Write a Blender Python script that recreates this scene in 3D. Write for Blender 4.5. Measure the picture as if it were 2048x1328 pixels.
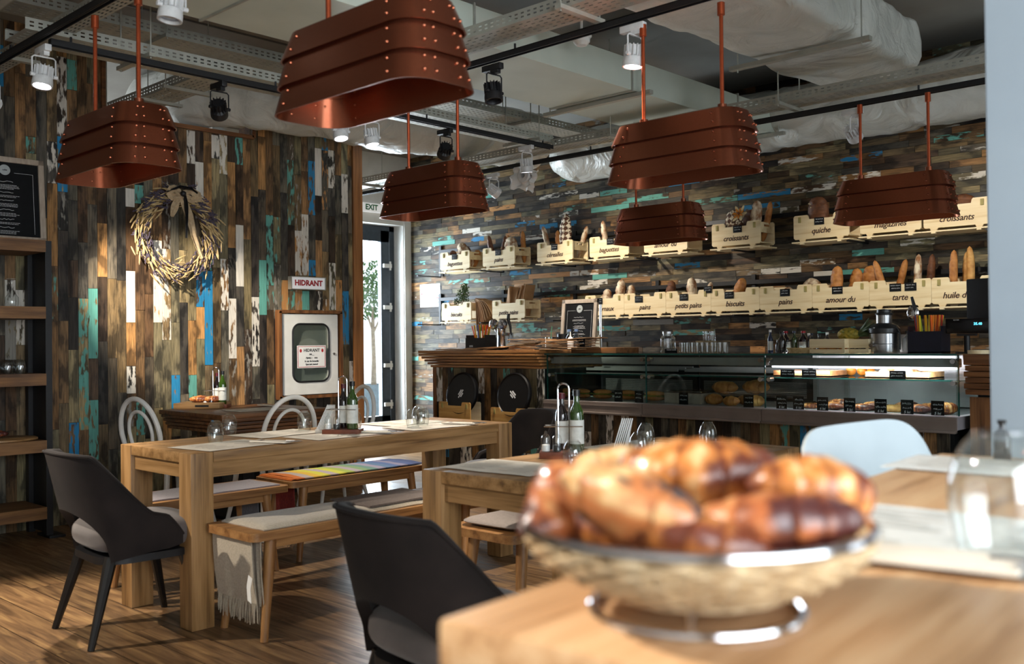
import bpy, bmesh, math, random
from mathutils import Vector, Matrix, noise
R = math.radians
PI = math.pi
for o in list(bpy.data.objects):
    bpy.data.objects.remove(o)
SC = bpy.context.scene
COL = SC.collection
random.seed(7)

# ------------------------------------------------------------------ camera
FPX = 1940.0
TH, PITCH, ROLL = R(43.4), math.atan(19 / FPX), 0.0106
FW0 = Vector((-math.sin(TH), math.cos(TH), 0)); RT0 = Vector((math.cos(TH), math.sin(TH), 0)); UP0 = Vector((0, 0, 1))
CF = FW0 * math.cos(PITCH) + UP0 * math.sin(PITCH)
CU = UP0 * math.cos(PITCH) - FW0 * math.sin(PITCH)
CR = RT0 * math.cos(ROLL) - CU * math.sin(ROLL)
CU = CU * math.cos(ROLL) + RT0 * math.sin(ROLL)
EYE = Vector((0, 0, 1.21))
cd = bpy.data.cameras.new('camera'); cam = bpy.data.objects.new('camera', cd); COL.objects.link(cam)
m3 = Matrix((CR, CU, -CF)).transposed()
cam.matrix_world = Matrix.Translation(EYE) @ m3.to_4x4()
cd.sensor_width = 36; cd.lens = FPX / 2048 * 36
cd.clip_start = 0.05; cd.clip_end = 200
cd.dof.use_dof = True; cd.dof.focus_distance = 6.2; cd.dof.aperture_fstop = 3.1; cd.dof.aperture_blades = 7
SC.camera = cam

def P(px, py, x=None, y=None, z=None):
    """point of the room seen at a photo pixel, on the plane x=, y= or z="""
    d = CF + CR * ((px - 1024) / FPX) - CU * ((py - 664) / FPX)
    if x is not None: t = (x - EYE.x) / d.x
    elif y is not None: t = (y - EYE.y) / d.y
    else: t = (z - EYE.z) / d.z
    return EYE + d * t

# ------------------------------------------------------------------ world and light
SC.view_settings.view_transform = 'Standard'; SC.view_settings.look = 'None'
SC.view_settings.gamma = 1; SC.view_settings.use_curve_mapping = False
SC.view_settings.exposure = 0.56
w = bpy.data.worlds.new('sky'); SC.world = w; w.use_nodes = True
bg = w.node_tree.nodes['Background']; bg.inputs[0].default_value = (0.86, 0.93, 1.0, 1); bg.inputs[1].default_value = 2.2

def area(name, loc, to, sx, sy, power, col):
    l = bpy.data.lights.new(name, 'AREA'); l.shape = 'RECTANGLE'; l.size = sx; l.size_y = sy
    l.energy = power; l.color = col
    o = bpy.data.objects.new(name, l); COL.objects.link(o); o.location = loc
    o.rotation_euler = (Vector(to) - Vector(loc)).to_track_quat('-Z', 'Y').to_euler()
    return o
# daylight through the big windows of the right hand and rear walls
area('window_daylight', (2.35, 0.6, 1.5), (-3, 1.6, 0.9), 3.4, 2.3, 168, (0.90, 0.95, 1.0))
area('window_daylight', (2.35, 5.0, 1.6), (-3, 4.6, 1.2), 2.4, 2.2, 14, (0.90, 0.95, 1.0))
area('door_daylight', (-9.05, 6.72, 1.35), (-5, 6.5, 1.0), 1.1, 2.2, 190, (0.86, 0.93, 1.0))

def spot_light(loc, to, power, deg, col=(1, 0.80, 0.58), blend=0.6, r=0.03):
    l = bpy.data.lights.new('spot_beam', 'SPOT'); l.energy = power; l.spot_size = R(deg); l.spot_blend = blend
    l.color = col; l.shadow_soft_size = r
    o = bpy.data.objects.new('spot_beam', l); COL.objects.link(o); o.location = loc
    o.rotation_euler = (Vector(to) - Vector(loc)).to_track_quat('-Z', 'Y').to_euler()

# ------------------------------------------------------------------ materials
def L(c):   # srgb -> linear
    return tuple(((v / 12.92) if v <= 0.04045 else ((v + 0.055) / 1.055) ** 2.4) for v in c) + (1,)
def H(s): return L(tuple(int(s[i:i + 2], 16) / 255 for i in (0, 2, 4)))
MATS = {}
class NT:
    def __init__(s, name):
        s.m = bpy.data.materials.new(name); s.m.use_nodes = True; s.t = s.m.node_tree
        s.b = s.t.nodes['Principled BSDF']; s.out = s.t.nodes['Material Output']
    def n(s, kind, **kw):
        nd = s.t.nodes.new(kind)
        for k, v in kw.items():
            if k in nd.inputs: nd.inputs[k].default_value = v
            else: setattr(nd, k, v)
        return nd
    def l(s, a, b): s.t.links.new(a, b)
    def ramp(s, fac, stops, interp='LINEAR'):
        r = s.n('ShaderNodeValToRGB'); r.color_ramp.interpolation = interp
        e = r.color_ramp.elements
        while len(e) < len(stops): e.new(0.5)
        for el, (p, c) in zip(e, stops): el.position = p; el.color = c
        s.l(fac, r.inputs[0]); return r.outputs[0]
    def tex(s, scale, stretch=(1, 1, 1), detail=4, rough=0.6, kind='ShaderNodeTexNoise'):
        tc = s.n('ShaderNodeTexCoord'); mp = s.n('ShaderNodeMapping'); mp.inputs['Scale'].default_value = stretch
        s.l(tc.outputs['Object'], mp.inputs[0])
        t = s.n(kind); t.inputs['Scale'].default_value = scale
        if 'Detail' in t.inputs: t.inputs['Detail'].default_value = detail
        s.l(mp.outputs[0], t.inputs['Vector'])
        return t
    def bump(s, h, strength=0.3, dist=0.01):
        b = s.n('ShaderNodeBump'); b.inputs['Strength'].default_value = strength; b.inputs['Distance'].default_value = dist
        s.l(h, b.inputs['Height']); s.l(b.outputs[0], s.b.inputs['Normal'])

def pm(name, c1, c2=None, rough=0.5, metal=0, scale=20, stretch=(1, 1, 1), bump=0.0, spec=0.5, coat=0, sheen=0, detail=4, lo=0.3, hi=0.7):
    if name in MATS: return MATS[name]
    t = NT(name)
    c1 = H(c1); c2 = H(c2) if c2 else tuple(v * 0.82 for v in c1[:3]) + (1,)
    nz = t.tex(scale, stretch, detail)
    t.l(t.ramp(nz.outputs['Fac'], [(lo, c1), (hi, c2)]), t.b.inputs['Base Color'])
    t.b.inputs['Roughness'].default_value = rough; t.b.inputs['Metallic'].default_value = metal
    t.b.inputs['Specular IOR Level'].default_value = spec
    t.b.inputs['Coat Weight'].default_value = coat
    t.b.inputs['Sheen Weight'].default_value = sheen
    if bump: t.bump(nz.outputs['Fac'], bump, 0.004)
    MATS[name] = t.m
    return t.m

def wood(name, c1, c2, c3, axis=0, rough=0.45, scale=1.0, bump=0.15, spec=0.5):
    if name in MATS: return MATS[name]
    t = NT(name)
    st = [9, 9, 9]; st[axis] = 0.7
    a = t.tex(3.0 * scale, st, 5)
    st2 = [60, 60, 60]; st2[axis] = 2
    b = t.tex(3.0 * scale, st2, 3)
    mx = t.n('ShaderNodeMath', operation='MULTIPLY_ADD'); t.l(b.outputs['Fac'], mx.inputs[0]); mx.inputs[1].default_value = 0.35; t.l(a.outputs['Fac'], mx.inputs[2])
    t.l(t.ramp(mx.outputs[0], [(0.42, H(c3)), (0.62, H(c2)), (0.85, H(c1))]), t.b.inputs['Base Color'])
    t.b.inputs['Roughness'].default_value = rough; t.b.inputs['Specular IOR Level'].default_value = spec
    t.bump(mx.outputs[0], bump, 0.003)
    MATS[name] = t.m
    return t.m

def emit(name, col, s):
    if name in MATS: return MATS[name]
    t = NT(name); t.b.inputs['Emission Color'].default_value = H(col); t.b.inputs['Emission Strength'].default_value = s
    t.b.inputs['Base Color'].default_value = (0.8, 0.8, 0.8, 1)
    MATS[name] = t.m; return t.m

def thin_glass(name, tint='F4F8F8', ior=1.5, rough=0.02, base=0.0):
    if name in MATS: return MATS[name]
    t = NT(name); t.t.nodes.remove(t.b)
    tr = t.n('ShaderNodeBsdfTransparent'); tr.inputs[0].default_value = H(tint)
    gl = t.n('ShaderNodeBsdfGlossy'); gl.inputs['Roughness'].default_value = rough
    ge = t.n('ShaderNodeNewGeometry'); dt = t.n('ShaderNodeVectorMath', operation='DOT_PRODUCT'); t.l(ge.outputs['Normal'], dt.inputs[0]); t.l(ge.outputs['Incoming'], dt.inputs[1])
    ab = t.n('ShaderNodeMath', operation='ABSOLUTE'); t.l(dt.outputs['Value'], ab.inputs[0])
    om = t.n('ShaderNodeMath', operation='SUBTRACT'); om.inputs[0].default_value = 1; t.l(ab.outputs[0], om.inputs[1])
    pw = t.n('ShaderNodeMath', operation='POWER'); t.l(om.outputs[0], pw.inputs[0]); pw.inputs[1].default_value = 4.0
    f0 = ((ior - 1) / (ior + 1)) ** 2
    ad = t.n('ShaderNodeMath', operation='MULTIPLY_ADD'); t.l(pw.outputs[0], ad.inputs[0]); ad.inputs[1].default_value = 0.85; ad.inputs[2].default_value = f0 + base; ad.use_clamp = True
    mx = t.n('ShaderNodeMixShader')
    t.l(ad.outputs[0], mx.inputs[0]); t.l(tr.outputs[0], mx.inputs[1]); t.l(gl.outputs[0], mx.inputs[2])
    t.l(mx.outputs[0], t.out.inputs[0])
    MATS[name] = t.m; return t.m

def plank_mat(name, axis):
    """reclaimed planks: colour and paint of each plank come from its own attributes, grain and chips are procedural"""
    t = NT(name)
    at = t.n('ShaderNodeAttribute', attribute_name='wood'); pa = t.n('ShaderNodeAttribute', attribute_name='paint')
    st = [22, 22, 22]; st[axis] = 1.6
    sh = t.n('ShaderNodeTexCoord'); ofs = t.n('ShaderNodeVectorMath', operation='ADD')
    sc = t.n('ShaderNodeVectorMath', operation='SCALE'); t.l(at.outputs['Color'], sc.inputs[0]); sc.inputs['Scale'].default_value = 37
    t.l(sh.outputs['Object'], ofs.inputs[0]); t.l(sc.outputs[0], ofs.inputs[1])
    def tx(scale, s, d=4):
        mp = t.n('ShaderNodeMapping'); mp.inputs['Scale'].default_value = s; t.l(ofs.outputs[0], mp.inputs[0])
        n = t.n('ShaderNodeTexNoise'); n.inputs['Scale'].default_value = scale; n.inputs['Detail'].default_value = d; t.l(mp.outputs[0], n.inputs['Vector'])
        return n.outputs['Fac']
    grain = tx(5, st, 5)
    st3 = [1, 1, 1]; st3[axis] = 0.45
    blot = tx(11, st3, 7)
    g = t.ramp(grain, [(0.3, (0.45, 0.45, 0.45, 1)), (0.7, (1.3, 1.25, 1.2, 1))])
    m1 = t.n('ShaderNodeMix', data_type='RGBA', blend_type='MULTIPLY'); m1.inputs['Factor'].default_value = 1
    t.l(at.outputs['Color'], m1.inputs['A']); t.l(g, m1.inputs['B'])
    bl = t.ramp(blot, [(0.40, (1.22, 1.18, 1.1, 1)), (0.50, (0.95, 0.95, 0.95, 1)), (0.58, (0.25, 0.26, 0.29, 1))])
    m2 = t.n('ShaderNodeMix', data_type='RGBA', blend_type='MULTIPLY'); m2.inputs['Factor'].default_value = 0.85
    t.l(m1.outputs['Result'], m2.inputs['A']); t.l(bl, m2.inputs['B'])
    # chipped paint: alpha of the paint attribute is the coverage
    st4 = [2.6, 2.6, 2.6]; st4[axis] = 0.75
    chip = tx(15, st4, 10)
    al = t.n('ShaderNodeMath', operation='MULTIPLY_ADD'); t.l(pa.outputs['Alpha'], al.inputs[0]); al.inputs[1].default_value = 1.0; al.inputs[2].default_value = 0.01
    sub = t.n('ShaderNodeMath', operation='SUBTRACT'); t.l(al.outputs[0], sub.inputs[0]); t.l(chip, sub.inputs[1])
    mul = t.n('ShaderNodeMath', operation='MULTIPLY'); t.l(sub.outputs[0], mul.inputs[0]); mul.inputs[1].default_value = 14; mul.use_clamp = True
    pg = t.ramp(grain, [(0.3, (0.8, 0.8, 0.8, 1)), (0.6, (1.05, 1.05, 1.05, 1))])
    m3_ = t.n('ShaderNodeMix', data_type='RGBA', blend_type='MULTIPLY'); m3_.inputs['Factor'].default_value = 1
    t.l(pa.outputs['Color'], m3_.inputs['A']); t.l(pg, m3_.inputs['B'])
    m4 = t.n('ShaderNodeMix', data_type='RGBA'); t.l(mul.outputs[0], m4.inputs['Factor'])
    t.l(m2.outputs['Result'], m4.inputs['A']); t.l(m3_.outputs['Result'], m4.inputs['B'])
    t.l(m4.outputs['Result'], t.b.inputs['Base Color'])
    t.b.inputs['Roughness'].default_value = 0.55; t.b.inputs['Specular IOR Level'].default_value = 0.22
    t.bump(grain, 0.35, 0.004)
    MATS[name] = t.m; return t.m

OAK = ('AA8356', '8E6A40', '624528')
M_oak = {a: wood('light oak along ' + 'xyz'[a], *OAK, axis=a, rough=0.42) for a in range(3)}
M_bench = {a: wood('bench oak along ' + 'xyz'[a], 'AD7F4D', '93663A', '6A4524', axis=a, rough=0.45) for a in range(3)}
M_dwood = {a: wood('dark stained wood along ' + 'xyz'[a], '8A5C36', '6B4326', '3E2616', axis=a, rough=0.4) for a in range(3)}
M_shelf = wood('rustic shelf oak', '8A6238', '6E4B2A', '452C17', axis=1, rough=0.6)
M_pine = wood('pine crate board', 'F0DDB6', 'E6CEA0', 'C9A773', axis=0, rough=0.55, scale=0.8, bump=0.08)
M_pined = wood('varnished pine board', 'D4A865', 'C08F4C', '93652F', axis=0, rough=0.5, scale=0.8, bump=0.08)
M_ftop = wood('front table oak', 'E0BC92', 'CDA277', 'A67C54', axis=1, rough=0.36, scale=1.2)
M_copper = pm('copper lacquer', 'A05C42', '905038', rough=0.27, metal=0.9, scale=300, spec=0.6)
M_rod = pm('copper rod', 'B4532F', 'A34A29', rough=0.35, metal=0.7, scale=60)
M_inner = pm('lamp inner enamel', '7E3A26', '6E3020', rough=0.4, metal=0.5, scale=80)
M_black = pm('black powder coat', '16161A', '0E0E10', rough=0.5, scale=60)
M_blackm = pm('black metal rail', '1B1B1E', '101012', rough=0.45, metal=0.4, scale=50)
M_tray = pm('galvanised tray', 'B4B3A8', 'A3A399', rough=0.45, metal=0.35, scale=12)
M_white = pm('white paint', 'E2E1DC', 'D6D5CF', rough=0.55, scale=8)
M_chairw = pm('white chair lacquer', 'EDEBE6', 'E0DED8', rough=0.3, scale=10)
M_shell = pm('pale moulded plastic', 'BFCBD1', 'B6C2C8', rough=0.38, scale=6)
M_spotw = pm('white lamp housing', 'DEDEDD', 'C8C8C8', rough=0.4, scale=30)
def foil():
    t = NT('wrapped duct insulation'); a = t.tex(3.5, (1, 1, 1), 8, kind='ShaderNodeTexNoise'); a.inputs['Distortion'].default_value = 1.2
    t.l(t.ramp(a.outputs['Fac'], [(0.3, H('D6D6CE')), (0.7, H('BDBEB5'))]), t.b.inputs['Base Color']); t.b.inputs['Roughness'].default_value = 0.36
    t.bump(a.outputs['Fac'], 0.9, 0.05); return t.m
M_foil = foil()
M_ductg = pm('painted sheet duct', 'CCD3C6', 'C0C8BB', rough=0.5, scale=3)
M_ceil = pm('ceiling concrete', '918F88', '827F79', rough=0.85, scale=2.5, bump=0.1, detail=6)
M_col = pm('pale blue column paint', 'ABB8C2', 'A3B0BB', rough=0.7, scale=3)
M_velvet = pm('charcoal velvet', '28211F', '181413', rough=0.9, scale=7, sheen=0.05, spec=0.2, detail=5, bump=0.1)
M_legd = pm('black stained leg', '17120F', '0E0B09', rough=0.4, scale=30)
M_kraft = pm('kraft paper', 'B28A62', '9C7550', rough=0.8, scale=14, bump=0.15)
M_mat = pm('printed paper', 'E4DDD0', 'D3C9BA', rough=0.8, scale=9, detail=6)
M_paper = pm('white paper', 'EEEDEA', 'E2E1DE', rough=0.75, scale=6)
M_matblue = pm('cool printed paper', 'DADCDB', 'BEC3C3', rough=0.8, scale=22, detail=5, lo=0.45, hi=0.72)
M_chrome = pm('chromed steel', 'D8D8DC', 'C4C4C8', rough=0.12, metal=1, scale=20)
M_steel = pm('brushed steel', 'B8B8BA', 'A5A5A8', rough=0.28, metal=1, scale=30, stretch=(1, 1, 8))
M_ledge = pm('taupe metal ledge', '8E8078', '83766E', rough=0.4, metal=0.3, scale=10)
M_case = pm('case grey metal', '9A9898', '8C8A8A', rough=0.4, metal=0.2, scale=10)
M_caseb = pm('case back panel', 'B6B1B4', 'A6A1A6', rough=0.35, metal=0.3, scale=6)
M_dark = pm('dark grille', '1E2020', '141616', rough=0.5, metal=0.3, scale=30)
M_glass = thin_glass('clear glass', 'F2F6F6', 1.5, 0.01, 0.03)
M_glasst = thin_glass('table glass', 'FBFDFD', 1.6, 0.02, 0.03)
M_gedge = pm('green glass edge', '2C5F57', '244F49', rough=0.1, scale=20)
M_case_gl = thin_glass('case front glass', 'F0F6F4', 1.35, 0.01, 0.0)
M_oil = pm('olive oil bottle glass', '2E4A12', '1F350C', rough=0.08, scale=8, coat=1)
M_vin = pm('dark vinegar bottle', '180C10', '0E070A', rough=0.08, scale=8, coat=1)
M_lbl = pm('bottle label', 'D9DAD4', 'C5C6C0', rough=0.6, scale=40)
M_gold = pm('golden crust', 'C98A48', '9B5D28', rough=0.6, scale=26, bump=0.5, detail=6)
M_brown = pm('dark brown crust', '7A4A28', '4E2C18', rough=0.65, scale=26, bump=0.5, detail=6)
M_flour = pm('floury crust', 'E2D2B6', '8F5F38', rough=0.8, scale=22, stretch=(1, 1, 0.5), bump=0.5, detail=6, lo=0.42, hi=0.6)
M_scored = pm('scored dark loaf', 'E6DAC4', '5A3520', rough=0.8, scale=22, bump=0.5, detail=2, lo=0.47, hi=0.53)
M_roll = pm('pale golden roll', 'D9A862', 'B57A3A', rough=0.6, scale=24, bump=0.4, detail=6)
M_chalk = pm('chalkboard', '131416', '0D0E10', rough=0.75, scale=20, spec=0.2)
M_ink = pm('chalk writing', 'E8E8E8', 'DADADA', rough=0.8, scale=20)
M_burn = pm('burnt lettering', '3A1A12', '2C120C', rough=0.8, scale=20)
M_throw = pm('beige woven throw', 'BDB09C', 'A89B87', rough=0.95, scale=120, stretch=(1, 1, 1), bump=0.6, sheen=0.3)
M_grey = pm('grey lilac runner', '948C90', '827A80', rough=0.95, scale=120, bump=0.5, sheen=0.3)
M_red = pm('red print', 'B5242C', 'A31E26', rough=0.6, scale=30)
M_green = pm('green print', '1E7E4A', '187040', rough=0.6, scale=30)
M_blk = pm('black print', '141414', '0C0C0C', rough=0.6, scale=30)
M_leaf = pm('leaf green', '4E6B34', '2F4A22', rough=0.6, scale=20)
M_bark = pm('pale bark', '9A8A76', '776856', rough=0.8, scale=20, bump=0.4)
M_wheat = pm('dried wheat', 'CDB486', 'A88A58', rough=0.75, scale=40, bump=0.3)
M_lav = pm('dried lavender', '5C5262', '3E3644', rough=0.9, scale=60)
M_linen = pm('linen ribbon', 'BCA585', 'A58D6C', rough=0.9, scale=60, bump=0.4)

# croissant: dark ridges and pale grooves along the roll, driven by noise on the object's own coordinates
def croissant_mat(name, base, dark, pale, stripes=False):
    t = NT(name)
    n1 = t.tex(22, (1, 1, 1), 4); n2 = t.tex(60, (0.6, 1, 1), 3)
    sx = t.n('ShaderNodeAttribute', attribute_name='ridge')
    a = t.n('ShaderNodeMath', operation='MULTIPLY_ADD'); t.l(n1.outputs['Fac'], a.inputs[0]); a.inputs[1].default_value = 1.5; t.l(sx.outputs['Fac'], a.inputs[2])
    c = t.ramp(a.outputs[0], [(0.46, H(pale)), (0.68, H(base)), (0.92, H(dark))])
    if stripes:
        wv = t.tex(30, (0.35, 1.6, 0.6), 2); k = t.ramp(wv.outputs['Fac'], [(0.55, (0, 0, 0, 1)), (0.59, (1, 1, 1, 1))])
        mx = t.n('ShaderNodeMix', data_type='RGBA'); t.l(k, mx.inputs['Factor']); t.l(c, mx.inputs['A']); mx.inputs['B'].default_value = H('3A3436')
        c = mx.outputs['Result']
    t.l(c, t.b.inputs['Base Color'])
    t.b.inputs['Roughness'].default_value = 0.38; t.b.inputs['Coat Weight'].default_value = 0.25
    t.bump(n2.outputs['Fac'], 0.4, 0.003)
    MATS[name] = t.m; return t.m
M_cro = croissant_mat('glazed croissant', 'CF8240', '6E3420', 'F0CC96')
M_cro2 = croissant_mat('dark glazed croissant', 'B8683A', '4E2420', 'E4AE74')
M_cro3 = croissant_mat('poppy striped pastry', 'E0B47C', 'B87040', 'F0DDB6', True)

# ------------------------------------------------------------------ mesh helpers
def T(x=0, y=0, z=0): return Matrix.Translation((x, y, z))
def Rz(a): return Matrix.Rotation(a, 4, 'Z')
def Rx(a): return Matrix.Rotation(a, 4, 'X')
def Ry(a): return Matrix.Rotation(a, 4, 'Y')
class MB:
    def __init__(s): s.bm = bmesh.new()
    def box(s, c, d, M=None, bev=0):
        r = bmesh.ops.create_cube(s.bm, size=1)
        vs = r['verts']
        for v in vs: v.co = Vector((c[0] + v.co.x * d[0], c[1] + v.co.y * d[1], c[2] + v.co.z * d[2]))
        if bev:
            es = {e for v in vs for e in v.link_edges}
            rr = bmesh.ops.bevel(s.bm, geom=list(es), offset=bev, segments=2, profile=0.6, affect='EDGES')
            vs = {v for f in rr['faces'] for v in f.verts} | {v for v in vs if v.is_valid}
        if M is not None:
            for v in vs: v.co = M @ v.co
        return s
    def ring(s, p, u, v, r, n, ru=None):
        ru = ru or r
        return [s.bm.verts.new(p + u * math.cos(2 * PI * i / n) * ru + v * math.sin(2 * PI * i / n) * r) for i in range(n)]
    def tube(s, pts, r, n=8, closed=False, cap=True, flat=None):
        pts = [Vector(p) for p in pts]; k = len(pts)
        rs = r if isinstance(r, (list, tuple)) else [r] * k
        rings = []; u = None
        for i, p in enumerate(pts):
            if closed: t = pts[(i + 1) % k] - pts[i - 1]
            else: t = pts[min(i + 1, k - 1)] - pts[max(i - 1, 0)]
            t.normalize()
            if u is None:
                a = Vector((0, 0, 1)) if abs(t.z) < 0.9 else Vector((1, 0, 0))
                u = t.cross(a).normalized()
            else:
                u = (u - t * u.dot(t)).normalized()
            v = t.cross(u)
            rings.append(s.ring(p, u, v, rs[i], n, None if flat is None else rs[i] * flat))
        m = k if closed else k - 1
        for i in range(m):
            a, b = rings[i], rings[(i + 1) % k]
            for j in range(n):
                s.bm.faces.new((a[j], a[(j + 1) % n], b[(j + 1) % n], b[j]))
        if cap and not closed:
            s.bm.faces.new(rings[0][::-1]); s.bm.faces.new(rings[-1])
        return s
    def cyl(s, p0, p1, r0, r1=None, n=16): return s.tube([p0, p1], [r0, r0 if r1 is None else r1], n)
    def lathe(s, prof, n=24, M=None, sx=1, sy=1):
        M = M or Matrix()
        rings = []
        for r, z in prof:
            if r < 1e-5: rings.append([s.bm.verts.new(M @ Vector((0, 0, z)))])
            else: rings.append([s.bm.verts.new(M @ Vector((r * sx * math.cos(2 * PI * j / n), r * sy * math.sin(2 * PI * j / n), z))) for j in range(n)])
        for a, b in zip(rings, rings[1:]):
            for j in range(n):
                q = (j + 1) % n
                if len(a) == 1 and len(b) == 1: continue
                if len(a) == 1: s.bm.faces.new((a[0], b[q], b[j]))
                elif len(b) == 1: s.bm.faces.new((a[j], a[q], b[0]))
                else: s.bm.faces.new((a[j], a[q], b[q], b[j]))
        return s
    def prism(s, pts, h, M=None):
        """polygon in XY extruded by h in Z"""
        M = M or Matrix()
        a = [s.bm.verts.new(M @ Vector((x, y, 0))) for x, y in pts]
        b = [s.bm.verts.new(M @ Vector((x, y, h))) for x, y in pts]
        n = len(pts)
        s.bm.faces.new(a[::-1]); s.bm.faces.new(b)
        for i in range(n): s.bm.faces.new((a[i], a[(i + 1) % n], b[(i + 1) % n], b[i]))
        return s
    def grid(s, f, nu, nv, wrap=False, thick=None):
        g = [[s.bm.verts.new(Vector(f(i / nu, j / nv))) for j in range(nv + 1)] for i in range(nu if wrap else nu + 1)]
        m = len(g); fs = []
        for i in range(nu):
            for j in range(nv):
                fs.append(s.bm.faces.new((g[i][j], g[(i + 1) % m][j], g[(i + 1) % m][j + 1], g[i][j + 1])))
        if thick:
            bmesh.ops.recalc_face_normals(s.bm, faces=fs)
            bmesh.ops.solidify(s.bm, geom=fs, thickness=thick)
        return s
    def sph(s, c, r, n=12, M=None):
        if not isinstance(r, (tuple, list)): r = (r, r, r)
        k = max(4, n // 2 + 1); M = T(*c) @ (M or Matrix()) @ Matrix.Diagonal((r[0], r[1], r[2], 1))
        return s.lathe([(math.sin(PI * i / k), -math.cos(PI * i / k)) if 0 < i < k else (0, -1 if i == 0 else 1) for i in range(k + 1)], n, M)
    def build(s, name, mat, parent=None, smooth=True, ang=35, M=None):
        me = bpy.data.meshes.new(name)
        bmesh.ops.recalc_face_normals(s.bm, faces=s.bm.faces)
        if M is not None: s.bm.transform(M)
        s.bm.to_mesh(me); s.bm.free()
        if smooth:
            for p in me.polygons: p.use_smooth = True
            me.set_sharp_from_angle(angle=R(ang))
        me.materials.append(mat)
        o = bpy.data.objects.new(name, me); COL.objects.link(o)
        if parent is not None: o.parent = parent
        return o
LABELS = {}
def nth(i, n, last='rightmost', first='leftmost'):
    w_ = ['first', 'second', 'third', 'fourth', 'fifth', 'sixth', 'seventh', 'eighth', 'ninth', 'tenth', 'eleventh', 'twelfth', 'thirteenth', 'fourteenth', 'fifteenth', 'sixteenth', 'seventeenth', 'eighteenth', 'nineteenth']
    return first if i == 0 else last if i == n - 1 else w_[i] + ' from left'
def tag(o, label, cat, group=None, kind=None):
    if label: o['label'] = label
    if cat: o['category'] = cat
    if group: o['group'] = group
    if kind: o['kind'] = kind
    return o
def thing(name, label, cat, loc=(0, 0, 0), rz=0, group=None, rot=None):
    o = bpy.data.objects.new(name, None); COL.objects.link(o); o.empty_display_size = 0.05
    o.location = loc; o.rotation_euler = rot if rot else (0, 0, rz)
    return tag(o, label, cat, group)
KIDS = {}
def copy_tree(o, parent=None, kids=None):
    if kids is None:
        kids = {}
        for q in bpy.data.objects:
            if q.parent is not None: kids.setdefault(q.parent.name, []).append(q)
    c = o.copy(); COL.objects.link(c)
    if parent is not None: c.parent = parent; c.matrix_parent_inverse = o.matrix_parent_inverse
    for ch in kids.get(o.name, []): copy_tree(ch, c, kids)
    return c
def again(o, label, loc, rz=0, group=None, rot=None):
    c = copy_tree(o); c.location = loc; c.rotation_euler = rot if rot else (0, 0, rz); c['label'] = label
    if group: c['group'] = group
    return c
def struct(o, label=None): o['kind'] = 'structure'; return o
def text(body, size, mat, parent, loc, rot, name='lettering', shear=0, bold=0, ext=0.0006, align='CENTER', space=1):
    cu = bpy.data.curves.new('t', 'FONT'); cu.body = body; cu.size = size; cu.align_x = align; cu.align_y = 'CENTER'
    cu.shear = shear; cu.extrude = ext; cu.offset = bold; cu.resolution_u = 2; cu.space_character = space
    o = bpy.data.objects.new('t', cu)
    me = bpy.data.meshes.new_from_object(o)
    bpy.data.objects.remove(o); bpy.data.curves.remove(cu)
    me.materials.clear(); me.materials.append(mat); me.name = name
    q = bpy.data.objects.new(name, me); COL.objects.link(q)
    if parent is not None: q.parent = parent
    q.location = loc; q.rotation_euler = rot
    return q
FACE_FRONT = (PI / 2, 0, 0)          # reads from -Y
FACE_LEFTWALL = (PI / 2, 0, PI / 2)  # reads from +X
def scribble(mb, x0, z0, w_, h, y, rnd, th=0.0012):
    """one chalk word: an uneven zigzag stroke in the XZ plane"""
    n = max(3, int(w_ / (h * 0.55))); pts = []
    for i in range(2 * n + 1):
        pts.append((x0 + w_ * i / (2 * n), y, z0 + (h * rnd.uniform(0.35, 1.0) if i % 2 else h * rnd.uniform(-0.3, 0.15))))
    mb.tube(pts, th, 4, cap=False)
# ================================================================== the shell of the room
CEIL = 3.35
XL, YB, XS = -6.75, 7.4, -8.6      # plank partition, counter wall, side wall with the door
def sbox(name, c, d, m): return struct(MB().box(c, d).build(name, m, smooth=False))

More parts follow.
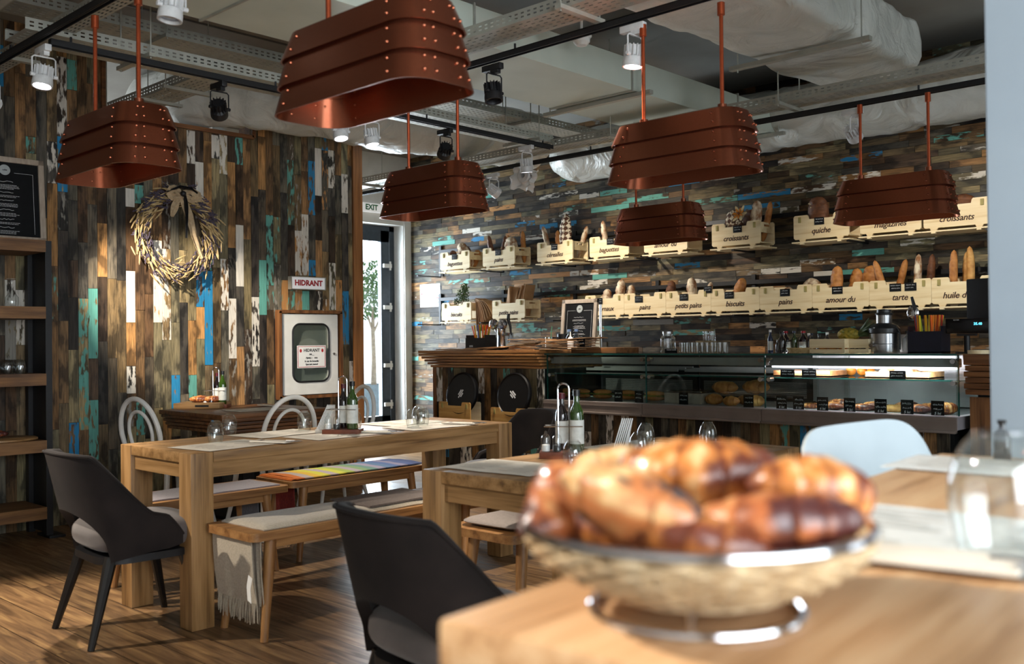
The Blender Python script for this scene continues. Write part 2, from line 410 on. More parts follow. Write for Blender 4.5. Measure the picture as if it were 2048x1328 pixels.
# floor: laminate boards running along X
def floor_mat():
    t = NT('oak laminate floor')
    tc = t.n('ShaderNodeTexCoord'); sp = t.n('ShaderNodeSeparateXYZ'); t.l(tc.outputs['Object'], sp.inputs[0])
    def mth(op, a, b=None, c=None):
        q = t.n('ShaderNodeMath', operation=op)
        for i, v in enumerate((a, b, c)):
            if v is None: continue
            if isinstance(v, (int, float)): q.inputs[i].default_value = v
            else: t.l(v, q.inputs[i])
        return q.outputs[0]
    row = mth('FLOOR', mth('DIVIDE', sp.outputs['Y'], 0.17))
    wn = t.n('ShaderNodeTexWhiteNoise', noise_dimensions='1D'); t.l(row, wn.inputs['W'])
    u = mth('ADD', mth('DIVIDE', sp.outputs['X'], 1.1), mth('MULTIPLY', wn.outputs['Value'], 7))
    colm = mth('FLOOR', u)
    cb = t.n('ShaderNodeCombineXYZ'); t.l(row, cb.inputs[0]); t.l(colm, cb.inputs[1])
    w2 = t.n('ShaderNodeTexWhiteNoise', noise_dimensions='2D'); t.l(cb.outputs[0], w2.inputs['Vector'])
    # grain, shifted per board
    ofs = t.n('ShaderNodeVectorMath', operation='SCALE'); t.l(w2.outputs['Color'], ofs.inputs[0]); ofs.inputs['Scale'].default_value = 9
    ad = t.n('ShaderNodeVectorMath', operation='ADD'); t.l(tc.outputs['Object'], ad.inputs[0]); t.l(ofs.outputs[0], ad.inputs[1])
    mp = t.n('ShaderNodeMapping'); mp.inputs['Scale'].default_value = (1.2, 14, 1); t.l(ad.outputs[0], mp.inputs[0])
    nz = t.n('ShaderNodeTexNoise'); nz.inputs['Scale'].default_value = 2.5; nz.inputs['Detail'].default_value = 7; nz.inputs['Distortion'].default_value = 0.6; t.l(mp.outputs[0], nz.inputs['Vector'])
    g = t.ramp(nz.outputs['Fac'], [(0.3, H('4A3724')), (0.5, H('795D41')), (0.72, H('A08159'))])
    tone = t.ramp(w2.outputs['Value'], [(0, (0.72, 0.7, 0.68, 1)), (1, (1.2, 1.15, 1.1, 1))])
    mx = t.n('ShaderNodeMix', data_type='RGBA', blend_type='MULTIPLY'); mx.inputs['Factor'].default_value = 1
    t.l(g, mx.inputs['A']); t.l(tone, mx.inputs['B'])
    fy = mth('FRACT', mth('DIVIDE', sp.outputs['Y'], 0.17)); fx = mth('FRACT', u)
    seam = mth('MAXIMUM', mth('LESS_THAN', fy, 0.025), mth('LESS_THAN', fx, 0.003))
    m2 = t.n('ShaderNodeMix', data_type='RGBA'); t.l(seam, m2.inputs['Factor']); t.l(mx.outputs['Result'], m2.inputs['A']); m2.inputs['B'].default_value = H('1E120A')
    t.l(m2.outputs['Result'], t.b.inputs['Base Color'])
    t.l(t.ramp(nz.outputs['Fac'], [(0.3, (0.42,) * 3 + (1,)), (0.7, (0.28,) * 3 + (1,))]), t.b.inputs['Roughness'])
    t.bump(nz.outputs['Fac'], 0.08, 0.002)
    return t.m
fl = MB().box((-3.2, 2.7, -0.05), (11.2, 9.8, 0.1)).build('floor', floor_mat(), smooth=False); struct(fl)
sbox('ceiling', (-3.2, 2.7, CEIL + 0.05), (11.2, 9.8, 0.1), M_ceil)

# planks --------------------------------------------------------------
WOODC = ['4A3828', '5A4630', '64543C', '3A2F26', '564A38', '74583A', '474036', '5C5644', '2E2A27', '6A6048', '80603C', '4E4B42', '3A3733', '5E4A34', '524C42', '6C664E', '45423C', '6E6248']
PAINT = {'w': 'CFC8BC', 't': '5F9C90', 'b': '2A7CA8', 'g': '8A857C', 'o': 'B4814E'}
def plank_wall(name, mat, to_world, boxes, rnd, v0_=0.85, v1_=1.6):
    """boxes: (u0,u1,v0,v1,kind) rectangles in the wall's own plane, one plank each, all in one mesh"""
    bm = bmesh.new(); la = bm.loops.layers.float_color.new('wood'); lp = bm.loops.layers.float_color.new('paint')
    for (u0, u1, v0, v1, k) in boxes:
        d = rnd.uniform(0.012, 0.017); e = 0.0009
        p = [(u0 + e, v0 + e), (u1 - e, v0 + e), (u1 - e, v1 - e), (u0 + e, v1 - e)]
        a = [bm.verts.new(to_world(x, z, 0)) for x, z in p]; b = [bm.verts.new(to_world(x, z, d)) for x, z in p]
        fs = [bm.faces.new(b)] + [bm.faces.new((a[i], a[(i + 1) % 4], b[(i + 1) % 4], b[i])) for i in range(4)]
        c = H(rnd.choice(WOODC)); v = rnd.uniform(v0_, v1_); c = (c[0] * v, c[1] * v, c[2] * v, 1)
        if k is None:
            q = rnd.random()
            k = 'w.42' if q < 0.015 else 't.42' if q < 0.03 else 'g.45' if q < 0.07 else '-'
        pc = (0, 0, 0, 0)
        if k != '-':
            cov = float(k[1:]) if len(k) > 1 else 0.66
            pp = H(PAINT[k[0]]); pc = pp[:3] + (cov,)
        for f in fs:
            for l in f.loops: l[la] = c; l[lp] = pc
    bmesh.ops.recalc_face_normals(bm, faces=bm.faces)
    me = bpy.data.meshes.new(name); bm.to_mesh(me); bm.free(); me.materials.append(mat)
    o = bpy.data.objects.new(name, me); COL.objects.link(o); return o

def lay(rows, r0, rw, n, a0, a1, lmin, lmax, over, rnd):
    """rows of planks; over = {row: [(a,b,kind)]}; returns (row, a, b, kind)"""
    out = []
    for i in range(n):
        cuts = sorted(over.get(i, [])); x = a0 - rnd.uniform(0, lmax); segs = []; last = a0
        def fill(p, q):
            x = p - rnd.uniform(0, 0.0)
            while q - x > 1e-4:
                s = rnd.uniform(lmin, lmax)
                if q - x - s < lmin * 0.5: s = q - x
                s = min(s, q - x); segs.append((x, x + s, None)); x += s
        for (p, q, k) in cuts:
            if q <= last + 0.02: continue
            p = max(p, last)
            if p > last + 0.01: fill(last, p)
            segs.append((p, min(q, a1), k)); last = min(q, a1)
        if last < a1: fill(last, a1)
        out += [(i, p, q, k) for p, q, k in segs]
    return out

# left partition: vertical planks
PW = 0.0675
Y0L, Y1L = -2.0, 5.13
NL = int((Y1L - Y0L) / PW) + 1
LW = """99 118 284 367 w.5;255 273 542 645 w.7;309 326 481 645 w.7;328 345 498 680 w.52;391 407 324 437 w.7;422 439 270 317 w.6;439 452 270 348 w.55;442 458 518 621 w.55;459 474 597 717 w.6;258 275 732 787 w.6;473 487 450 573 w.75;505 519 594 733 w.56;598 610 462 551 w.55;608 619 429 551 w.6;663 674 526 620 w.55;697 707 722 816 w.6;632 643 582 620 w.5;118 135 114 274 w.52;374 388 261 327 w.62;629 639 296 391 w.75;661 671 301 377 w.55;682 693 348 426 w.62;255 270 377 414 w.7;99 112 70 150 -;
162 180 597 860 t.52;181 200 577 717 t.64;183 201 800 920 t.6;270 288 370 407 t.55;379 395 750 800 t.6;277 293 804 870 t.55;519 528 520 630 t.7;542 551 431 571 t.55;610 619 582 620 t.7;577 585 580 620 t.5;137 154 120 180 t.6;57 74 274 307 t.5;470 483 248 329 t.54;575 585 320 450 t.5;540 551 571 620 t.45;
118 138 274 384 b.6;412 426 542 730 b.68;395 410 529 614 b.55;347 363 750 817 b.66;145 161 845 930 b.6;686 696 582 689 b.6;620 630 520 552 b.6;618 629 322 430 b.55;651 660 274 312 b.5;0 8 90 173 b.6;412 425 448 542 t.5;20 37 560 640 w.6;40 52 580 690 w.55;18 34 640 720 g.6;130 150 400 520 -;560 572 560 640 o.6;676 686 560 700 o.6;640 650 300 420 o.45"""
over = {}
for ln in LW.replace('\n', '').split(';'):
    a, b, y0, y1, k = ln.split(); a, b, y0, y1 = map(float, (a, b, y0, y1))
    p = P((a + b) / 2, y1, x=XL + 0.015); q = P((a + b) / 2, y0, x=XL + 0.015)
    over.setdefault(int((p.y - Y0L) / PW), []).append((p.z, q.z, k))
rnd = random.Random(11)
bx = []
OPY0, OPY1, OPZ = 2.97, 4.16, 2.84
for i, a, b, k in lay('v', 0, PW, NL, 0.0, CEIL, 0.35, 0.85, over, rnd):
    y0 = Y0L + i * PW; y1 = min(y0 + PW, Y1L)
    if y1 <= y0: continue
    if y0 > OPY0 - 0.03 and y1 < OPY1 + 0.03:
        if a >= OPZ: continue
        b = min(b, OPZ)
    bx.append((y0, y1, a, b, k))
wl = plank_wall('wall_left', plank_mat('reclaimed planks upright', 2), lambda y, z, d: Vector((XL + d, y, z)), bx, rnd, 1.0, 2.1); struct(wl)
core = MB().box((XL - 0.07, (Y0L + OPY0) / 2, CEIL / 2), (0.14, OPY0 - Y0L, CEIL)).box((XL - 0.07, (OPY1 + Y1L) / 2, CEIL / 2), (0.14, Y1L - OPY1, CEIL)).box((XL - 0.07, (OPY0 + OPY1) / 2, OPZ / 2), (0.14, OPY1 - OPY0, OPZ))
core.build('core', M_black, wl, smooth=False)
tr = MB().box((XL - 0.06, OPY0, (OPZ + CEIL) / 2), (0.2, 0.03, CEIL - OPZ)).box((XL - 0.06, OPY1, (OPZ + CEIL) / 2), (0.2, 0.03, CEIL - OPZ)).box((XL - 0.06, (OPY0 + OPY1) / 2, OPZ), (0.2, OPY1 - OPY0, 0.03)).build('trim_1', M_dwood[1], smooth=False); struct(tr)
tr = MB().box((XL - 0.06, Y1L + 0.05, 1.5), (0.19, 0.1, 3.0), bev=0.004).build('trim_2', wood('oak end trim', 'A06A3A', '85552C', '5E3A1C', axis=2), smooth=False); struct(tr)

# counter wall: horizontal planks
RW = 0.05
BW = """1556 1646 321 w.5;1920 1972 299 w.5;1676 1761 358 w.5;1581 1672 373 w.5;1399 1469 358 w.55;1895 1972 350 w.5;1337 1399 367 b.66;1680 1765 311 b.48;1475 1581 387 b.6;1488 1560 412 b.6;1761 1852 350 b.62;1867 1968 269 t.5;1382 1475 400 t.56;1200 1254 387 t.6;1233 1337 398 t.55;1182 1258 412 t.7;865 910 489 t.7;876 907 477 t.5;897 980 566 t.5;1185 1254 557 t.7;1032 1068 647 t.55;1044 1082 659 t.55;1193 1260 658 t.5;1030 1070 447 b.56;1079 1115 452 b.6;1142 1153 445 b.6;942 968 479 b.6;1019 1061 547 b.52;924 960 461 w.7;946 984 469 w.55;1117 1156 425 w.5;1050 1086 479 w.55;1137 1158 551 w.6;1159 1197 547 w.55;1159 1199 573 w.6;1522 1560 538 w.56;1349 1400 535 b.54;1266 1347 644 g.9;1348 1422 642 t.5;1499 1552 652 w.55;1560 1598 423 w.5;1599 1671 518 w.5;1560 1602 535 w.7;1627 1676 545 w.9;1800 1870 490 w.5;1704 1768 509 t.66;1682 1788 537 t.6;1678 1725 635 b.54;822 837 713 t.7;828 873 795 t.55;822 844 644 b.6;963 994 393 t.6;1200 1240 388 t.6;1073 1156 393 w.48;1158 1198 393 w.6;1105 1132 365 b.48;1120 1140 358 t.5;870 905 604 b.5;1345 1430 660 t.5;1175 1215 560 w.6;880 940 540 g.55;1780 1860 600 t.6;1920 1965 575 t.6;1090 1140 590 t.5;840 870 500 w.5;1010 1040 470 o.55;900 960 430 o.5;965 1030 417 o.6;1057 1140 555 o.62;1040 1100 600 o.55;1000 1060 612 o.5;880 940 520 o.45;1500 1530 692 o.66;1850 1880 700 w.5"""
over = {}
XB0, XB1 = XS, 2.4
for ln in BW.split(';'):
    a, b, y, k = ln.split(); a, b, y = map(float, (a, b, y))
    p = P(a, y, y=YB - 0.015); q = P(b, y, y=YB - 0.015)
    over.setdefault(int(P((a + b) / 2, y, y=YB - 0.015).z / RW), []).append((p.x, q.x, k))
rnd = random.Random(5)
bx = [(a, b, i * RW, (i + 1) * RW, k) for i, a, b, k in lay('h', 0, RW, 67, XB0, XB1, 0.16, 0.48, over, rnd)]
wb = plank_wall('wall_back', plank_mat('reclaimed planks level', 0), lambda x, z, d: Vector((x, YB - d, z)), bx, rnd, 0.8, 1.7); struct(wb)
MB().box(((XB0 + XB1) / 2, YB + 0.06, CEIL / 2), (XB1 - XB0 + 0.4, 0.12, CEIL)).build('core', M_black, wb, smooth=False)

# side wall with the glazed door
DY0, DY1, DZ = 6.02, 7.28, 2.56
ws = MB().box((XS - 0.15, (4.0 + DY0) / 2, CEIL / 2), (0.3, DY0 - 4.0, CEIL)).box((XS - 0.15, (DY1 + YB) / 2, CEIL / 2), (0.3, YB - DY1, CEIL)).box((XS - 0.15, (DY0 + DY1) / 2, (DZ + CEIL) / 2), (0.3, DY1 - DY0, CEIL - DZ))
struct(ws.build('wall_side', M_white, smooth=False))
sbox('wall_passage', ((XL - 0.14 + XS - 0.3) / 2, 3.95, CEIL / 2), (XL - 0.14 - XS + 0.3, 0.1, CEIL), M_white)
# right and rear walls, off camera, with window openings
def holed(name, axis, at, a0, a1, wins, m, zs=0.35, ze=2.75):
    mb = MB(); t = 0.2
    def bx(p, q, z0, z1):
        c = ((at, (p + q) / 2, (z0 + z1) / 2), (t, q - p, z1 - z0)) if axis == 'x' else (((p + q) / 2, at, (z0 + z1) / 2), (q - p, t, z1 - z0))
        mb.box(*c)
    bx(a0, a1, 0, zs); bx(a0, a1, ze, CEIL)
    e = a0
    for p, q in wins: bx(e, p, zs, ze); e = q
    bx(e, a1, zs, ze)
    return struct(mb.build(name, m, smooth=False))
holed('wall_right', 'x', 2.4, -2.1, 7.5, [(-1.2, 2.3), (3.7, 6.3)], M_white)
holed('wall_rear', 'y', -2.1, -7, 2.4, [], M_white)
for i, (p, q) in enumerate([(-1.2, 2.3), (3.7, 6.3)]):
    mb = MB()
    for y in (p + 0.03, (p + q) / 2, q - 0.03): mb.box((2.46, y, 1.55), (0.06, 0.06, 2.4))
    for z in (0.38, 2.72): mb.box((2.46, (p + q) / 2, z), (0.06, q - p, 0.06))
    fr = struct(mb.build('window_%d' % (i + 1), pm('grey window frame', '3C434B', '343A42'), smooth=False))
    MB().box((2.47, (p + q) / 2, 1.55), (0.01, q - p, 2.3)).build('pane', M_glass, fr, smooth=False)

# column at the right of the view
p0 = P(1976, 600, y=2.88)
struct(MB().box((p0.x + 0.45, 2.88 + 0.3, CEIL / 2), (0.9, 0.6, CEIL), bev=0.006).build('wall_column', M_col, smooth=False))

# door --------------------------------------------------------------
M_dframe = pm('dark grey door frame', '3E4750', '353D46', rough=0.4, metal=0.2, scale=20)
XD = XS - 0.2
mb = MB()
mb.box((XD, DY0 + 0.03, DZ / 2), (0.07, 0.06, DZ)).box((XD, DY1 - 0.035, DZ / 2), (0.07, 0.07, DZ)).box((XD, (DY0 + DY1) / 2, DZ - 0.03), (0.07, DY1 - DY0, 0.06))
dr = struct(mb.build('door_1', M_dframe, smooth=False))
a, b = DY0 + 0.07, DY1 - 0.08
mb = MB()
mb.box((XD + 0.01, a + 0.05, DZ / 2), (0.06, 0.1, DZ - 0.1)).box((XD + 0.01, b - 0.06, DZ / 2), (0.06, 0.12, DZ - 0.1)).box((XD + 0.01, (a + b) / 2, DZ - 0.12), (0.06, b - a, 0.13)).box((XD + 0.01, (a + b) / 2, 0.22), (0.06, b - a, 0.3))
mb.build('door_leaf', M_dframe, dr, smooth=False)
MB().box((XD + 0.01, (a + b) / 2, DZ / 2), (0.012, b - a, DZ - 0.2)).build('pane', thin_glass('door glass', 'F4F8FA', 1.3), dr, smooth=False)
for z in (2.1, 1.62, 0.95, 0.5):
    MB().box((XD + 0.055, DY1 - 0.12, z), (0.03, 0.12, 0.045), bev=0.004).cyl((XD + 0.065, DY1 - 0.085, z - 0.05), (XD + 0.065, DY1 - 0.085, z + 0.05), 0.012).build('hinge', M_white, dr)
struct(MB().box((XS + 0.008, YB - 0.06, 1.4), (0.016, 0.1, 2.8)).build('trim_3', M_white, smooth=False))

# outside -----------------------------------------------------------
struct(MB().box((-16, 8, -0.06), (14.4, 24, 0.1)).build('ground', pm('pale paving', 'E6E4DF', 'D8D6D0', rough=0.8, scale=3), smooth=False))
tp = P(742, 772, x=-11.2)
t = thing('potted_tree', 'small clipped tree in a tall grey planter outside the glass door', 'tree', (tp.x, tp.y + 0.05, -0.01))
MB().lathe([(0.16, 0), (0.2, 0.02), (0.24, 0.6), (0.25, 0.62), (0.22, 0.62), (0.21, 0.57), (0, 0.57)], 24).build('planter', pm('grey planter', '6E7A80', '5E6A70', rough=0.5), t)
MB().tube([(0, 0, 0.55), (0.01, 0, 1.0), (-0.02, 0.01, 1.4), (0.0, 0, 1.75)], [0.045, 0.032, 0.03, 0.02], 8).tube([(-0.01, 0, 1.35), (0.1, 0.12, 1.7)], [0.02, 0.012], 6).tube([(-0.01, 0, 1.4), (-0.08, -0.1, 1.75)], [0.02, 0.012], 6).build('trunk', M_bark, t)
mb = MB(); rnd = random.Random(3)
for i in range(900):
    v = Vector((rnd.gauss(0, 1), rnd.gauss(0, 1), rnd.gauss(0, 1))).normalized() * (rnd.random() ** 0.4)
    c = Vector((v.x * 0.36, v.y * 0.36, 1.98 + v.z * 0.46))
    a_ = Vector((rnd.gauss(0, 1), rnd.gauss(0, 1), rnd.gauss(0, 1))).normalized(); b_ = a_.orthogonal().normalized()
    q = [c - a_ * 0.035, c + b_ * 0.016, c + a_ * 0.035, c - b_ * 0.016]
    mb.bm.faces.new([mb.bm.verts.new(x) for x in q])
tag(mb.build('foliage', M_leaf, t, smooth=False), None, None)

# ================================================================== ceiling services
def tray(p0, p1, w_, h, label, z, hang=(), rodtop=CEIL):
    """perforated cable tray from p0 to p1 (xy), bottom at z"""
    p0 = Vector(p0 + (z,)); p1 = Vector(p1 + (z,)); d = p1 - p0; ln = d.length
    t = thing('cable_tray', label, 'cable tray', p0, math.atan2(d.y, d.x), group='perforated cable trays under the ceiling')
    def perf(mb, M, length, width, pitch, sl, rows):
        # strip with real slots: a grid of bars around two rows of holes
        zs = [0]
        for k in range(rows): c = width * (k + 1) / (rows + 1); zs += [c - 0.004, c + 0.004]
        zs.append(width); n = int(length / pitch)
        for a_, b_ in zip(zs[0::2], zs[1::2]):
            mb.box((length / 2, (a_ + b_) / 2, 0), (length, b_ - a_, 0.0015), M)
        for a_, b_ in zip(zs[1::2], zs[2::2]):
            for i in range(n + 1): mb.box((min(i * pitch + (pitch - sl) / 2, length), (a_ + b_) / 2, 0), (pitch - sl, b_ - a_, 0.0015), M)
    mb = MB(); perf(mb, T(0, -w_ / 2, 0), ln, w_, 0.05, 0.026, 5); mb.build('tray_bottom', M_tray, t, smooth=False)
    for s in (-1, 1):
        mb = MB(); perf(mb, T(0, s * w_ / 2, 0) @ Rx(PI / 2), ln, h, 0.04, 0.02, 2)
        mb.box((ln / 2, s * (w_ / 2 - 0.005), h), (ln, 0.012, 0.002)); mb.build('side_rail', M_tray, t, smooth=False)
    for x in hang:
        mb = MB().box((x, 0, -0.012), (0.035, w_ + 0.12, 0.02))
        for s in (-1, 1): mb.cyl((x, s * (w_ / 2 + 0.04), -0.03), (x, s * (w_ / 2 + 0.04), rodtop - z), 0.004, n=6)
        mb.build('hanger', M_tray, t, smooth=False)
    mb = MB()
    for k in range(3): mb.tube([(0.02, (k - 1) * 0.05, 0.012), (ln / 2, (k - 1) * 0.04, 0.012), (ln - 0.02, (k - 1) * 0.05, 0.012)], 0.007, 6)
    mb.build('cable', pm('grey cable', '6A6A68', '50504E'), t)
    return t
def track(p0, p1, z, label):
    p0 = Vector(p0 + (z,)); p1 = Vector(p1 + (z,)); d = p1 - p0; ln = d.length
    t = thing('lighting_track', label, 'lighting track', p0, math.atan2(d.y, d.x), group='black lighting tracks')
    MB().box((ln / 2, 0, 0.013), (ln, 0.034, 0.004)).box((ln / 2, 0.015, 0), (ln, 0.004, 0.03)).box((ln / 2, -0.015, 0), (ln, 0.004, 0.03)).box((ln / 2, 0, 0.0), (ln, 0.006, 0.02)).build('rail', M_black, t, smooth=False)
    n = int(ln / 1.2)
    for i in range(n + 1): x = 0.1 + i * (ln - 0.2) / max(1, n); MB().cyl((x, 0, 0.01), (x, 0, 0.045), 0.006, n=6).build('suspension_clip', M_black, t)
ZT = 2.665
tray((-4.93, 1.75), (-4.93, 5.55), 0.26, 0.055, 'perforated tray directly above the black track running away along the plank partition', 2.715, (0.6, 2.2, 3.6))
tray((-5.22, 1.6), (-5.22, 6.9), 0.22, 0.06, 'higher perforated tray beside the partition, parallel to the lower tray', 2.94, (1.0, 2.6, 4.0))
tray((-8.3, 5.62), (-0.3, 5.62), 0.2, 0.055, 'long perforated tray running across in front of the counter wall', 2.675, (1.2, 4.1, 5.4, 6.75))
tray((-4.7, 3.44), (-0.4, 3.44), 0.2, 0.055, 'perforated tray crossing over the middle of the dining tables', 2.715, (0.9, 1.9, 3.0))
tray((-6.6, 1.45), (-1.5, 1.45), 0.26, 0.055, 'broad perforated tray in the top left corner of the room', 2.72, (0.9, 1.6, 2.4))
tray((-6.6, 1.93), (-2.5, 1.93), 0.1, 0.05, 'narrow perforated tray just behind the track nearest the camera', 2.74, (1.2, 2.6))
tray((-7.4, 3.11), (-5.4, 3.11), 0.22, 0.06, 'short perforated tray passing through the opening above the plank partition', 2.86, (0.75, 1.2, 1.6))
track((-4.77, 1.85), (-4.77, 5.5), ZT, 'black track running away parallel to the plank partition')
track((-6.6, 1.79), (0.6, 1.79), ZT, 'black track nearest the camera, crossing the top left corner')
track((-4.7, 3.56), (0.6, 3.56), ZT, 'black track over the middle of the dining tables')
track((-8.3, 5.7), (0.4, 5.7), 2.625, 'black track in front of the counter wall')

def duct_box(name, x0, x1, y0, y1, z0, z1, m, label, jit=0.0, rad=0.03, n=60, mk=16):
    cx, cz = (x0 + x1) / 2, (z0 + z1) / 2; hx, hz = (x1 - x0) / 2, (z1 - z0) / 2
    def prof(a):
        c, s_ = math.cos(a), math.sin(a); e = 0.28
        return math.copysign(abs(c) ** e, c) * hx, math.copysign(abs(s_) ** e, s_) * hz
    def f(u, v):
        px, pz = prof(2 * PI * u); y = y0 + (y1 - y0) * v
        k = 1
        w_ = noise.noise(Vector((px * 4, y * 3.2, pz * 4))) * jit + noise.noise(Vector((px * 13, y * 9, pz * 13))) * jit * 0.4
        end = min(1, min(v, 1 - v) * 12 + 0.75) if jit else 1
        return (cx + px * end * (1 + w_), y, cz + pz * end * (1 + w_))
    mb = MB().grid(f, mk * 4, n, wrap=True)
    return tag(mb.build(name, m, None, ang=50), label, 'duct')
# painted rectangular duct
t = thing('air_duct', 'pale green-white rectangular sheet duct hanging under the ceiling', 'duct', (-4.0, 0, 2.8))
MB().box((0, 4.0, 0.1), (0.68, 6.0, 0.2), bev=0.004).build('duct_body', M_ductg, t, smooth=False)
for y in (2.4, 3.6, 5.0, 6.3):
    MB().box((0, y, 0.1), (0.7, 0.012, 0.22)).build('flange', M_tray, t, smooth=False)
for y in (5.06, 6.8):
    mb = MB().box((0, y, -0.02), (0.9, 0.04, 0.025))
    for s in (-1, 1): mb.cyl((s * 0.4, y, -0.05), (s * 0.4, y, CEIL - 2.8), 0.004, n=6)
    mb.build('hanger', M_tray, t, smooth=False)
t = thing('insulated_duct', 'large white wrapped rectangular duct at the upper right under the ceiling', 'duct', (-2.6, 0, 0))
o = duct_box('duct_wrap', -0.34, 0.34, 1.9, 6.15, 2.86, 3.2, M_foil, None, 0.10, n=110); o.parent = t
def untag(o):
    for k in ('label', 'category'):
        if k in o: del o[k]
untag(o)
mb = MB().box((0, 5.14, 2.83), (0.86, 0.04, 0.025))
for s in (-1, 1): mb.cyl((s * 0.38, 5.14, 2.80), (s * 0.38, 5.14, CEIL), 0.004, n=6)
mb.build('hanger', M_tray, t, smooth=False)
def duct_tube(label, pts, r, sq=0.85, jit=0.12, n=80, seed=0):
    pts = [Vector(p) for p in pts]
    # smooth the path
    def cr(t_):
        k = len(pts) - 1; s_ = t_ * k; i = min(int(s_), k - 1); f = s_ - i
        a, b, c, d = pts[max(i - 1, 0)], pts[i], pts[i + 1], pts[min(i + 2, k)]
        return 0.5 * ((2 * b) + (c - a) * f + (2 * a - 5 * b + 4 * c - d) * f * f + (3 * b - a - 3 * c + d) * f ** 3)
    def f(u, v):
        c = cr(v); tg = (cr(min(1, v + 0.01)) - cr(max(0, v - 0.01))).normalized(); sd = tg.cross(Vector((0, 0, 1))).normalized(); up = sd.cross(tg)
        a = 2 * PI * u
        q = Vector((math.cos(a), math.sin(a), v * 8 + seed))
        k = 1 + jit * noise.noise(q * 1.3) + jit * 0.5 * noise.noise(Vector((q.x * 3, q.y * 3, v * 40 + seed)))
        k *= min(1.0, 0.55 + min(v, 1 - v) * 9)
        k *= 1 - 0.05 * (abs(math.sin(v * n * 0.11)) < 0.15)
        return c + (sd * math.cos(a) + up * math.sin(a) * sq) * r * k
    return tag(MB().grid(f, 40, n, wrap=True).build('insulated_duct', M_foil, None, ang=60), label, 'duct')
duct_tube('long crumpled white duct passing through the opening over the plank partition', [(-7.6, 3.66, 3.11), (-6.7, 3.76, 3.11), (-6.3, 4.12, 3.06), (-6.1, 4.7, 3.01), (-5.95, 5.3, 3.0), (-5.8, 6.1, 2.99), (-5.75, 6.45, 2.99)], 0.27, 0.9, n=110)
duct_tube('white wrapped duct running level along the top of the counter wall', [(-6.0, 7.02, 2.93), (-5.0, 7.05, 2.94), (-4.0, 7.05, 2.95), (-3.0, 7.05, 2.95), (-2.2, 7.05, 2.95), (-1.5, 7.02, 2.96), (-0.6, 7.0, 2.96)], 0.28, 0.85, n=150, seed=9)
# bars fixed to the ceiling
mb = MB().box((0, 0, 0), (0.04, 1.6, 0.04)); mb.cyl((0, 0.3, 0.02), (0, 0.3, 0.09), 0.006, n=6)
tag(mb.build('ceiling_rail', M_tray, smooth=False), 'slim white mounting rail on the ceiling behind the largest lampshade', 'rail').location = (-3.75, 2.6, CEIL - 0.06)
bpy.data.objects['ceiling_rail'].rotation_euler = (0, 0, R(90))
for x, y, s in ((-1.7, 4.6, 3.4), (-4.5, 2.4, 2.4), (-5.9, 3.2, 2.6)):
    struct(MB().box((x, y, CEIL - 0.006), (0.012, s, 0.012)).build('trim_ceiling', pm('ceiling seam', '6A6864', '5A5854'), smooth=False))
# recessed ceiling board fields
struct(MB().box((-3.9, 2.6, CEIL - 0.03), (1.5, 2.4, 0.05), bev=0.004).build('ceiling_panel', pm('ceiling board', 'A5A29B', '989690', rough=0.8, scale=2), smooth=False))

# smoke detector
sp = P(1163, 74, z=2.9)
t = thing('smoke_detector', 'white dome smoke detector beside the track over the tables', 'smoke detector', (sp.x, sp.y, 2.87))
MB().lathe([(0, 0.05), (0.055, 0.05), (0.058, 0.03), (0.05, 0.02)], 24).build('base', M_white, t)
MB().lathe([(0.048, 0.022), (0.046, 0.0), (0.03, -0.018), (0, -0.022)], 24).build('dome', M_white, t)
MB().cyl((0, 0, 0.05), (0, 0, CEIL - 2.87), 0.008, n=8).build('conduit', M_white, t)

